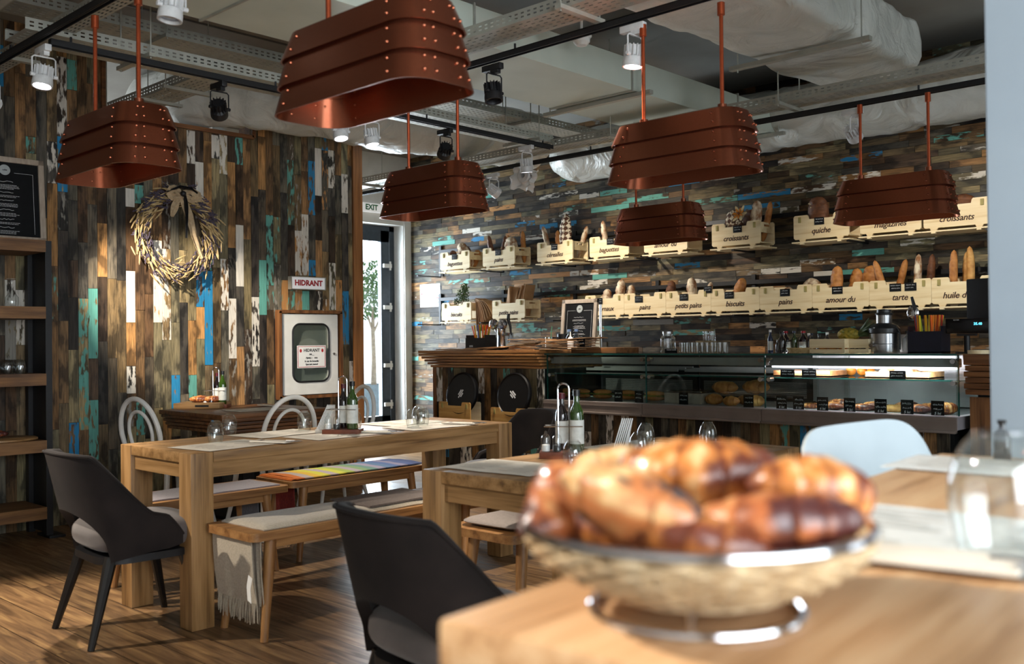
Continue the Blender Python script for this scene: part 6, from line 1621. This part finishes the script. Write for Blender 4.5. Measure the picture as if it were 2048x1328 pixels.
for i, (px, dy, ln, r_, rz, m_) in enumerate(gd):
    goods('pastry', 'glazed pastry on the deck of the lit right bay, %s from the left' % ORDG[i], px, dy, ZD - 0.005, ln, r_, rz, m_, seed=i)
for i, (px, dy, z, ln, r_, rz) in enumerate(((1428, 0.22, 0, 0.14, 0.045, 0), (1462, 0.16, 0, 0.12, 0.04, 10), (1450, 0.26, 0.075, 0.2, 0.052, 0), (1510, 0.2, 0, 0.14, 0.045, 5), (1512, 0.28, 0.08, 0.2, 0.055, 0), (1492, 0.3, 0, 0.14, 0.04, 0))):
    goods('bread_loaf', ['round loaf at the lower left of the pile', 'small round loaf second in the pile\'s bottom row', 'long loaf at the upper left of the pile', 'pale round loaf at the lower right of the pile', 'largest dark loaf at the upper right of the pile', 'loaf at the back of the pile'][i] + ' in the display case', px, dy, ZD - 0.005 + z, ln, r_, rz, M_gold if i != 3 else M_roll, 'bread', 0.02, 2, 0.85, 'loaves piled in the display case', i)
a = P(1378, 800, y=YC + 0.25)
t = thing('bread_box', 'open pale cardboard box in the middle bay of the display case', 'box', (a.x, YC + 0.28, ZD - 0.004))
MB().box((0, 0, 0.035), (0.30, 0.22, 0.07)).build('box_body', pm('pale board box', 'B5A698', '9C8D80', rough=0.7), t, smooth=False)
MB().box((0, 0, 0.078), (0.32, 0.23, 0.012), bev=0.004).build('wrapping', thin_glass('cling film', 'D8D8D4', 1.5, 0.15, 0.15), t)
for i, (px, rz, cn) in enumerate(((1135, 5, 'leftmost'), (1165, -8, 'second'), (1205, 6, 'third'), (1255, 3, 'fourth'), (1310, 8, 'rightmost'))):
    y = YC + 0.24; p = P(px, 800, y=y)
    t = thing('sandwich', 'long sandwich with lettuce lying in the display case, ' + cn, 'sandwich', (p.x, y, ZD - 0.003), R(rz), 'sandwiches in the display case')
    MB().sph((0, 0, 0.022), (0.085, 0.032, 0.020), 16).build('bottom_bread', M_gold, t)
    mb = MB(); mb.grid(lambda u, v: ((u - .5) * 0.16, (v - .5) * 0.075, 0.040 + 0.004 * math.sin(u * 30) * abs(2 * v - 1)), 30, 6, thick=0.002); mb.build('lettuce', pm('lettuce', '8FA83E', '6B8A2A', rough=0.6), t)
    MB().sph((0, 0, 0.054), (0.083, 0.03, 0.020), 16).build('top_bread', M_gold, t)
def wtray(label, pa, pb, dy, depth, z, h=0.04, m=None):
    xa, xb = P(pa, 760, y=YC + dy).x, P(pb, 760, y=YC + dy).x; cx = (xa + xb) / 2; w_ = xb - xa
    t = thing('wooden_tray', label, 'tray', (cx, YC + dy + depth / 2, z + 0.0005), group='wooden trays on the case shelf')
    MB().box((0, 0, 0.006), (w_, depth, 0.01)).build('tray_base', m or M_dwood[0], t, smooth=False)
    mb = MB()
    for s in (-1, 1): mb.box((0, s * (depth / 2 - 0.006), h / 2), (w_, 0.012, h)).box((s * (w_ / 2 - 0.006), 0, h / 2), (0.012, depth - 0.024, h))
    mb.build('tray_rim', m or M_dwood[0], t, smooth=False)
    return cx
wtray('dark wooden tray with two tags on the shelf of the right bay', 1547, 1660, 0.11, 0.24, 0.969)
wtray('wooden tray with white floury rolls on the shelf of the right bay', 1731, 1858, 0.11, 0.24, 0.969, m=M_oak[0])
for i, (px, z, ln, r_) in enumerate(((1778, 0.98, 0.12, 0.034), (1797, 1.022, 0.14, 0.036), (1822, 0.98, 0.12, 0.03), (1805, 0.98, 0.12, 0.034))):
    goods('bread_roll', ['left floury roll', 'topmost floury roll', 'right floury roll', 'lower middle floury roll'][i] + ' on the shelf tray of the display case', px, 0.23, z, ln, r_, 20 * i, M_flour, 'bread', 0.05, 2, 0.8, 'floury rolls on the shelf tray', i)
a = P(1715, 735, y=6.05)
for i, (dx, r_) in enumerate(((-0.02, 0.032), (0.05, 0.03), (0.11, 0.026))):
    tag(MB().sph((0, 0, 0), r_, 16).build('orange', pm('orange peel', 'D98326', 'C8741C', rough=0.5, scale=60, bump=0.2), None), ['largest orange, left', 'middle orange', 'right orange'][i] + ' of the three seen through the case glass', 'fruit', 'oranges behind the case').location = (a.x + dx, 6.0, 0.969 + r_)

# black round discs in tilted pine holders at the bar front --------------------
def disc(px, py, lb):
    c = P(px, py, y=YC - 0.09); t = thing('round_tray', lb, 'tray', (c.x, YC - 0.10, c.z), rot=(R(-10), 0, 0), group='black round trays at the bar front')
    r_ = 0.172
    MB().lathe([(0, -0.02), (r_ * 0.92, -0.02), (r_, -0.012), (r_, 0.012), (r_ * 0.94, 0.02), (r_ * 0.9, 0.012), (0, 0.012)], 48, Rx(PI / 2)).build('disc', pm('satin black tray', '0B0B0E', '08080A', rough=0.4, spec=0.25), t)
    mb = MB(); r2 = random.Random(int(px))
    for k, (w_, dx) in enumerate(((0.05, 0.0), (0.085, 0.0), (0.045, 0.0))):
        M = T(0, -0.0135, 0) @ Ry(R(-55 if px < 950 else 40)) @ T(dx, 0, 0.016 - 0.016 * k)
        for q in range(int(w_ / 0.010)): mb.box((-w_ / 2 + q * 0.010 + 0.004, 0, 0), (0.0075, 0.001, 0.011), M)
    mb.build('white_logo', M_ink, t, smooth=False)
disc(926, 787, 'left black round tray standing at the bar front'); disc(1030, 790, 'right black round tray standing at the bar front')
def holder(px, py, lb):
    c = P(px, py, y=YC - 0.06); t = copy_tree(cr0)
    for ch in list(t.children):
        if ch.name.startswith(('side_board', 'base')): bpy.data.objects.remove(ch)
    t.name = 'pine_holder'; t['label'] = lb; t['category'] = 'holder'; t['group'] = 'pine holders on the bar front'
    t.location = (c.x, YC - 0.145, c.z - CH / 2); t.rotation_euler = (R(0), 0, 0); t.scale = (0.82, 0.5, 0.9)
    for ch in t.children:
        if ch.name.startswith('front_panel'): ch.data = ch.data.copy(); ch.data.materials[0] = M_pined
    return t
holder(924, 823, 'varnished pine holder carrying the left black tray'); holder(1031, 836, 'varnished pine holder carrying the right black tray')

# ---------------------------------------------------------------- on the bar
def bag(label, pa, pb, y0, z, h, rz, m=M_kraft, th=0.004, seed=0, tilt=0, n=3, dy=0.24):
    xa, xb = P(pa, 695, y=y0).x, P(pb, 695, y=y0).x; cx, w_ = (xa + xb) / 2, abs(xb - xa)
    o = MB().grid(lambda u, v: ((u - .5) * w_, (v - .5) * dy, 0.002 + th + 0.010 * abs(noise.noise(Vector((u * 3 + seed, v * 2, seed)))) * (4 * abs(u - .5) ** 2 + 0.2)), 24, 8, thick=th).build('paper_bag', m, None, ang=50)
    o.location = (cx, y0 + dy / 2, z); o.rotation_euler = (0, R(tilt), R(rz))
    tag(o, label, 'paper bag', 'flat kraft bags on the bar')
z = ZB
bag('flat kraft bag at the left end of the bar', 872, 950, 5.45, z, 0, 3, seed=1, th=0.008)
bag('flat kraft bag second from the left on the bar', 925, 1005, 5.46, z + 0.012, 0, -4, seed=2, tilt=-2, th=0.008)
bag('kraft bag whose crumpled end rises beside the beer tap', 968, 1055, 5.50, z + 0.022, 0, 8, seed=3, tilt=-6, th=0.007)
for i in range(7):
    bag('flat kraft bag in the middle stack on the bar, ' + ('lowest', 'second up', 'third up', 'fourth up', 'fifth up', 'sixth up', 'topmost')[i], 1014 + (i % 3) * 3, 1072 + (i % 2) * 5, 5.44, z + 0.001 + i * 0.0125, 0, rnd.uniform(-4, 4), seed=10 + i, th=0.006)
for i in range(6):
    bag('flat kraft bag in the right stack on the bar, ' + ('lowest', 'second up', 'third up', 'fourth up', 'fifth up', 'topmost')[i], 1078 + (i % 3) * 3, 1150 + (i % 2) * 8, 5.44 + 0.01, z + 0.001 + i * 0.0125, 0, rnd.uniform(-5, 5), seed=30 + i, th=0.006)
bag('kraft bag slanting across the top of the right stack', 1090, 1178, 5.47, z + 0.075, 0, -10, seed=44, tilt=-2, th=0.005)
a = P(1180, 696, y=5.62)
t = thing('cutting_board', 'dark end-grain chopping board on the left end of the display case', 'board', (a.x + 0.06, 5.72, ZG + 0.006))
MB().box((0, 0, 0.02), (0.42, 0.28, 0.04), bev=0.004).build('board', M_dwood[0], t)
price_tag('black chalk tag propped against the chopping board', (P(1162, 680, y=5.5).x, 5.50, 1.165), w_=0.075, h=0.065, seed=99)

# straw caddies
STC = ['F0861C', 'F2B61E', 'E0402C', 'F26A1E', '5A9A4A', '3A78B8', 'F0D030', 'E83A24', 'B5C832']
M_st = [pm('straw colour %s' % c, c, c, rough=0.35) for c in STC]
def straws(x, y, z, n, w_, L_, seed, where, fan=34):
    r_ = random.Random(seed); base = []
    for i in range(n):
        m_ = M_st[r_.randrange(len(M_st))]; fx = (i / (n - 1) - 0.5); 
        o = MB().tube([(0, 0, 0), (0, 0, L_)], 0.0052, 8).build('drinking_straw', m_, None)
        o.location = (x + fx * w_ * 0.75, y + r_.uniform(-0.02, 0.02), z); o.rotation_euler = (R(r_.uniform(-8, 8)), R(fx * fan + r_.uniform(-4, 4)), 0)
        tag(o, 'drinking straw in the ' + where + ', ' + nth(i, n), 'straw', 'straws in the ' + where)
def caddy_box(label, x, y, z, w_, d, h, m, word=None):
    t = thing('straw_caddy', label, 'caddy', (x, y, z), group='straw and napkin caddies')
    mb = MB().box((0, 0, 0.004), (w_, d, 0.008))
    for s in (-1, 1): mb.box((0, s * (d / 2 - 0.003), h / 2), (w_, 0.006, h)).box((s * (w_ / 2 - 0.003), 0, h * 0.62), (0.006, d - 0.012, h * 1.24))
    mb.box((-w_ * 0.12, 0, h / 2), (0.006, d - 0.012, h)); mb.build('box', m, t, smooth=False)
    if word: text(word, 0.02, M_ink, t, (-w_ * 0.2, -d / 2 - 0.0008, h * 0.3), FACE_FRONT, bold=0.0005)
a = P(962, 690, y=5.75)
caddy_box('black straw caddy on the bar, below the drooping paper bags', a.x, 5.75, ZB + 0.001, 0.23, 0.14, 0.10, M_black, 'BOIS')
straws(a.x + 0.02, 5.75, ZB + 0.012, 20, 0.13, 0.2, 4, 'black bar caddy')
a = P(1858, 700, y=5.72)
caddy_box('dark blue straw caddy at the right end of the display case', a.x, 5.72, ZG + 0.006, 0.19, 0.14, 0.125, pm('navy plastic', '12162A', '0D1020', rough=0.35), None)
straws(a.x + 0.0, 5.72, ZG + 0.02, 19, 0.16, 0.205, 9, 'navy case caddy', 9)

# beer tap
a = P(1003, 690, y=5.9)
t = thing('beer_tap', 'chromed double beer tap with two round medallions and black handle', 'beer tap', (a.x, 5.9, ZB))
MB().lathe([(0, 0), (0.05, 0), (0.05, 0.01), (0.035, 0.02), (0.032, 0.12), (0.036, 0.13), (0.036, 0.18), (0.02, 0.2), (0, 0.2)], 28).build('column', M_chrome, t)
MB().tube([(0.0, 0, 0.125), (0.06, -0.02, 0.13), (0.13, -0.02, 0.13)], 0.014, 12).build('arm', M_chrome, t)
for i, dx in enumerate((-0.05, 0.055)):
    q = MB().lathe([(0, -0.01), (0.044, -0.01), (0.044, 0.01), (0.037, 0.014), (0, 0.010)], 30, T(dx, -0.04, 0.215) @ Rx(PI / 2)).build('medallion', M_chrome, t)
    mb = MB().tube([(dx + 0.030 * math.cos(2 * PI * k / 24), -0.054, 0.215 + 0.030 * math.sin(2 * PI * k / 24)) for k in range(24)], 0.0018, 5, closed=True)
    for k in range(8): mb.cyl((dx, -0.054, 0.215), (dx + 0.024 * math.cos(k * PI / 4), -0.054, 0.215 + 0.024 * math.sin(k * PI / 4)), 0.0025, n=5)
    mb.build('relief', M_steel, q)
    MB().cyl((dx, -0.01, 0.15), (dx, -0.03, 0.21), 0.008, n=8).build('stem', M_chrome, t)
mb = MB().tube([(0.13, -0.02, 0.12), (0.125, -0.02, 0.19), (0.11, -0.03, 0.25), (0.115, -0.03, 0.30)], [0.008, 0.010, 0.015, 0.012], 10); mb.build('handle', M_black, t)
MB().cyl((0.13, -0.03, 0.13), (0.13, -0.05, 0.06), 0.007, n=8).build('spout', M_chrome, t)
# cups, bottles, dark cylinders by the menu board
def cup(name, label, px, y, z, r_, h, m_, cat, group=None):
    p = P(px, 690, y=y); t = thing(name, label, cat, (p.x, y, z), group=group)
    MB().lathe(tumbler_prof(r_, h), 22).build('cup_body', m_, t); return t
cup('tumbler', 'clear glass with a mint green straw on the bar', 1098, 6.0, ZB + 0.001, 0.03, 0.1, M_glasst, 'glass')
p = P(1098, 690, y=6.0); tag(MB().tube([(p.x + 0.01, 6.0, ZB + 0.014), (p.x + 0.035, 6.0, ZB + 0.19)], 0.0035, 7).build('drinking_straw', pm('mint straw', '7FD8A8', '7FD8A8', rough=0.4), None), 'single mint green straw leaning in the clear glass', 'straw')
cup('canister', 'shorter black canister left of the water bottles', 1113, 6.0, ZB + 0.001, 0.042, 0.10, M_black, 'canister')
cup('canister', 'taller black canister directly left of the water bottles', 1127, 6.05, ZB + 0.001, 0.05, 0.125, M_black, 'canister')
for i, px in enumerate((1139, 1153)):
    bottle('water_bottle', 'small clear water bottle with blue cap, %s of two' % ('left', 'right')[i], P(px, 690, y=6.0).xy.to_3d() + Vector((0, 0, ZG + 0.006)), thin_glass('water bottle plastic', 'C4D2E0', 1.6, 0.05, 0.10), pm('pale blue cap', '7F9CC8', '6F8CB8', rough=0.4), h=0.185, r=0.030, lbl=False, group='water bottles on the bar')
a = P(1146, 690, y=5.95)
t = thing('squeeze_bottle', 'white nozzled squeeze bottle between the two water bottles', 'bottle', (a.x, 5.92, ZG + 0.006))
MB().lathe([(0, 0), (0.025, 0), (0.025, 0.10), (0.015, 0.12), (0.006, 0.125), (0.003, 0.165), (0, 0.166)], 18).build('body', M_paper, t)
# framed menu on the case, behind
a = P(1157, 680, y=7.25)
menu_board('black menu board in a pale frame standing between the crates of the lower row', (P(1153, 650, y=6.62).x, 6.62, 1.03), 0, 0.40, 0.55, R(-6), 9)
t = thing('back_worktop', 'dark worktop along the counter wall behind the display case', 'worktop', (-3.6, 6.95, 0))
MB().box((0, 0.02, 1.0), (5.0, 0.76, 0.04)).build('worktop', M_dwood[0], t, smooth=False); MB().box((0, 0.04, 0.49), (4.96, 0.70, 0.98)).build('cupboard', M_dark, t, smooth=False)
a = P(1184, 680, y=6.6)
t = thing('chrome_stand', 'tall thin chromed tube beside the menu board', 'stand', (P(1180, 650, y=6.45).x, 6.60, 1.02))
MB().cyl((0, 0, 0), (0, 0, 0.5), 0.012, n=12).cyl((0, 0, 0), (0, 0, 0.01), 0.05, n=20).build('tube', M_chrome, t)
o = MB().prism([(0, 0), (0.075, 0), (0.07, 0.14), (0.05, 0.12)], 0.02, T(0, 0.02, 0) @ Rx(PI / 2)).build('card', M_tray, None, smooth=False); a = P(1177, 690, y=5.9); o.location = (a.x, 5.95, ZG + 0.006)
tag(o, 'grey wedge shaped card standing left end of the display case top', 'card')

# ---------------------------------------------------------------- on the display case
zt_ = ZG + 0.006
def jar(label, px, y, r_, h):
    p = P(px, 700, y=y); t = thing('glass_jar', label, 'jar', (p.x, y, zt_), group='glass jars on the display case')
    MB().lathe([(r_ * .9, 0), (r_, 0.01), (r_, h * 0.68), (r_ * 0.62, h * 0.82), (r_ * 0.62, h * 0.9), (r_ * 0.58, h * 0.9), (r_ * 0.58, h * 0.8), (r_ * 0.95, h * 0.66), (r_ * 0.95, 0.012), (0, 0.012)], 28).build('jar_body', M_glasst, t)
    MB().lathe([(0, h * 0.9), (r_ * 0.68, h * 0.9), (r_ * 0.68, h), (0, h)], 24).build('lid', M_steel, t); return t
jar('big glass jar with metal lid left of the tumblers', 1336, 5.75, 0.055, 0.15)
jar('round glass jar right of the juicer', 1823, 5.75, 0.05, 0.13)
price_tag('white lettered strip of chalk tag before the big glass jar', (P(1342, 700, y=5.62).x, 5.62, zt_), w_=0.10, h=0.03, seed=5, lines=1)
tb = None
pxs = [1364, 1374, 1384, 1394, 1404, 1414, 1424, 1440, 1450, 1370, 1380, 1390, 1400, 1410, 1430]
for i, px in enumerate(pxs):
    y = 5.62 if i < 9 else 5.76; p = P(px, 700, y=y)
    lb = 'straight tumbler on top of the display case, %s row, %s' % (('front', nth(i, 9)) if i < 9 else ('back', nth(i - 9, 6)))
    if tb is None:
        tb = thing('tumbler', lb, 'glass', (p.x, y, zt_), group='tumblers on the display case')
        MB().lathe(tumbler_prof(0.019, 0.072), 20).build('glass_body', M_glasst, tb)
    else: again(tb, lb, (p.x, y, zt_))
for i, px in enumerate((1412, 1425)):
    p = P(px, 700, y=5.76); again(tb, 'tumbler stacked on top of the tumbler rows, %s of two' % ('left', 'right')[i], (p.x, 5.62 if i else 5.62, zt_ + 0.074)).location.x = P(px, 700, y=5.62).x
# bottles in a row
M_wine = pm('dark red bottle', '2A0A10', '1C060A', rough=0.08, coat=1); M_redc = pm('bright red capsule', 'C01F2C', 'A81824', rough=0.3); M_bluec = pm('navy capsule', '1C2A4A', '16223C', rough=0.3)
BT = [(1541, 0.15, 0.017, M_bluec, M_paper, 'slim dark bottle with white neck and pale foot'), (1555, 0.085, 0.012, M_vin, M_paper, 'tiny bottle with white cap'), (1564, 0.135, 0.026, M_vin, M_blackcap, 'dark bottle with black neck'),
      (1572, 0.14, 0.028, M_wine, M_redc, 'left bottle with bright red neck'), (1589, 0.14, 0.02, M_oil, M_bluec, 'bottle with navy neck'), (1607, 0.14, 0.028, M_wine, M_redc, 'right bottle with bright red neck'),
      (1618, 0.125, 0.018, M_vin, M_paper, 'bottle with white printed neck'), (1624, 0.125, 0.018, M_vin, M_bluec, 'bottle with dark navy cap just before the wooden box'),
      (1639, 0.12, 0.02, M_vin, M_blackcap, 'black capped bottle behind the left wooden box'), (1655, 0.13, 0.02, M_vin, M_paper, 'white capped bottle behind the left wooden box')]
for i, (px, h, r_, m_, c_, lb) in enumerate(BT):
    y = 5.72 + 0.06 * (i % 2) + (0.16 if i > 7 else 0); p = P(px, 700, y=y)
    bottle('liquor_bottle', lb + ' on the display case', (p.x, y, zt_), m_, c_, h=h, r=r_, lbl=i in (0, 3, 5), group='small bottles on the display case')
a = P(1596, 702, y=5.6)
t = thing('wicker_tray', 'low wicker basket in front of the small bottles', 'basket', (a.x + 0.02, 5.6, zt_))
mb = MB()
for k in range(4): mb.tube([( (0.075 + 0.004 * k) * math.cos(2 * PI * i / 40), (0.045 + 0.003 * k) * math.sin(2 * PI * i / 40), 0.006 + k * 0.008 + 0.0025 * math.sin(i * 2 + k)) for i in range(40)], 0.0045, 6, closed=True)
mb.build('weave', M_wheat, t); MB().lathe([(0, 0.001), (0.074, 0.001), (0.074, 0.004), (0, 0.004)], 24, sy=0.6).build('base', M_wheat, t)
def wbox(label, pa, pb, y0, h, d=0.2):
    xa, xb = P(pa, 700, y=y0).x, P(pb, 700, y=y0).x; w_ = xb - xa
    t = thing('wooden_crate', label, 'crate', ((xa + xb) / 2, y0 + d / 2, zt_), group='slatted boxes on the display case')
    mb = MB()
    for z, hh in ((h * 0.16, h * 0.26), (h * 0.68, h * 0.62)):
        for s in (-1, 1): mb.box((0, s * (d / 2 - 0.004), z), (w_, 0.008, hh)).box((s * (w_ / 2 - 0.004), 0, z), (0.008, d - 0.016, hh))
    mb.build('slats', M_pine, t, smooth=False)
    mb = MB().box((0, 0, 0.004), (w_ - 0.02, d - 0.02, 0.006))
    for sx in (-1, 1):
        for sy in (-1, 1): mb.box((sx * (w_ / 2 - 0.014), sy * (d / 2 - 0.014), h / 2), (0.012, 0.012, h))
    mb.build('inner_frame', M_pine, t, smooth=False)
    return (xa + xb) / 2
bx1 = wbox('pale slatted wooden box right of the bottles', 1619, 1689, 5.56, 0.088)
bx2 = wbox('slatted wooden box carrying the pineapple', 1691, 1737, 5.62, 0.085, 0.18)
for i in range(3):
    tag(MB().sph((0, 0, 0), 0.028, 14).build('orange', MATS['orange peel'], None), ['orange at the left', 'orange in the middle', 'orange at the right'][i] + ' inside the slatted wooden box', 'fruit', 'oranges in the slatted box').location = (bx1 - 0.06 + i * 0.062, 5.64, zt_ + 0.037)
t = thing('pineapple', 'pineapple lying on its side in the slatted wooden box', 'fruit', (bx2 - 0.075, 5.71, zt_ + 0.10))
mb = MB(); nn, kk = 26, 22
mb.grid(lambda u, v: (-0.085 + 0.14 * v, 0.042 * math.sin(v * PI) ** 0.45 * (1 + 0.07 * math.sin(u * 2 * PI * 9) * math.sin(v * 26)) * math.cos(2 * PI * u), 0.012 + 0.042 * math.sin(v * PI) ** 0.45 * (1 + 0.07 * math.sin(u * 2 * PI * 9) * math.sin(v * 26)) * math.sin(2 * PI * u)), 60, 40, wrap=True)
mb.build('fruit_body', pm('pineapple skin', 'C9A838', '7C7A2C', rough=0.6, scale=50, bump=0.4), t)
mb = MB(); r_ = random.Random(2)
for i in range(34):
    a = r_.uniform(0, 2 * PI); e = r_.uniform(0.1, 0.7); L_ = r_.uniform(0.06, 0.12); d = Vector((1, e * math.cos(a), e * math.sin(a) + 0.45)).normalized()
    p = Vector((0.05, 0.012 * math.cos(a), 0.015 + 0.012 * math.sin(a)))
    mb.tube([p, p + d * L_ * 0.5, p + d * L_ + Vector((0, 0, 0.01 * math.sin(a)))], [0.005, 0.006, 0.0006], 5, flat=0.35)
mb.build('leaf_crown', pm('pineapple leaf', '5E7650', '48603C', rough=0.5), t)
# juicer
a = P(1769, 700, y=5.72)
t = thing('juicer', 'brushed steel juicer with black collar and lid on the display case', 'juicer', (a.x, 5.72, zt_))
MB().lathe([(0, 0), (0.082, 0), (0.085, 0.01), (0.085, 0.052), (0.082, 0.055), (0.085, 0.058), (0.085, 0.115), (0, 0.115)], 40).build('body', M_steel, t)
MB().lathe([(0.085, 0.115), (0.09, 0.12), (0.09, 0.145), (0.075, 0.165), (0.045, 0.178), (0, 0.178)], 36).build('collar', pm('black plastic', '2A2A2C', '202022', rough=0.35), t)
MB().lathe([(0.045, 0.176), (0.045, 0.225), (0.0, 0.225)], 30).build('feed_tube', M_steel, t)
MB().lathe([(0.05, 0.225), (0.052, 0.236), (0.042, 0.24), (0.042, 0.258), (0, 0.262)], 28).build('lid', MATS['black plastic'], t)
MB().tube([(-0.085, -0.02, 0.155), (-0.02, -0.09, 0.15)], 0.003, 6).cyl((-0.035, -0.082, 0.045), (-0.038, -0.105, 0.045), 0.012, n=14).cyl((-0.025, -0.09, 0.06), (-0.02, -0.11, 0.066), 0.006, n=8).build('spout', M_chrome, t)
MB().tube([(0.075, -0.02, 0.16), (0.10, -0.02, 0.12), (0.10, -0.02, 0.02)], 0.005, 6).build('clamp_arm', M_black, t)
# blender jug with black lid leaning handle
a = P(1826, 650, y=5.78)
t = thing('ladle', 'shiny steel ladle with a black handle standing in the round jar', 'ladle', (a.x, 5.78, zt_ + 0.02))
MB().sph((0, 0, 0.215), (0.036, 0.012, 0.045), 18).build('bowl', M_chrome, t)
MB().tube([(0.018, 0, 0.17), (0.012, 0, 0.24), (-0.005, 0, 0.31)], [0.010, 0.012, 0.008], 8).build('handle', M_black, t)
MB().cyl((0.022, 0, 0.0), (0.018, 0, 0.175), 0.006, n=8).build('shaft', M_black, t)
a = P(1802, 690, y=5.85); cup('canister', 'grey canister with pale lid behind the juicer', 1806, 5.9, zt_, 0.03, 0.11, pm('grey canister', '8A7E7A', '74686A', rough=0.4), 'canister')

crate('pains', 'last of the lower row, mostly behind the column', LASTX, ZLo, True)
# till with customer display
a = P(1935, 700, y=5.75)
t = thing('cash_register', 'black till screen with a small cyan customer display', 'till', (P(1938, 690, y=5.7).x, 5.70, 1.116))
MB().cyl((-0.01, 0, 0), (-0.01, 0, 0.10), 0.016, n=14).box((-0.01, 0, 0.105), (0.10, 0.03, 0.012)).box((-0.01, 0, 0.004), (0.1, 0.08, 0.008)).build('pole', M_black, t)
d = MB().box((0.0, 0, 0.155), (0.24, 0.04, 0.085), bev=0.006).build('customer_display', pm('glossy black', '0C0D10', '08090B', rough=0.15), t)
text('35.40', 0.020, emit('cyan digits', '30C8E8', 1.6), d, (0.055, -0.0208, 0.165), FACE_FRONT, 'digits', bold=0.0004)
text('ELCOM', 0.009, M_ink, d, (-0.06, -0.0208, 0.188), FACE_FRONT, 'maker_mark')
MB().box((0.09, 0.16, 0.29), (0.36, 0.03, 0.27), M=T(0, 0, 0) @ Rz(R(-10)), bev=0.008).build('screen', M_black, t)
MB().box((0.11, 0.2, 0.09), (0.10, 0.06, 0.18)).box((0.11, 0.2, 0.01), (0.24, 0.2, 0.02)).build('stand', M_black, t, smooth=False)
t = thing('tape_roll', 'pale roll of paper tape lying in front of the till', 'roll', (P(1962, 700, y=5.6).x, 5.56, 1.1165))
MB().lathe([(0.02, 0), (0.055, 0), (0.055, 0.02), (0.02, 0.02), (0.02, 0)], 28).build('roll', M_pine, t)

# ---------------------------------------------------------------- duplicates check (names of labels only, no output in the picture)
seen = {}
for o in bpy.data.objects:
    if o.parent is None and 'label' in o:
        seen.setdefault(o['label'], []).append(o.name)
for k, v in seen.items():
    if len(v) > 1: print('SHARED', len(v), k)
    n = len(k.split())
    if n < 4 or n > 16: print('WORDS', n, k)
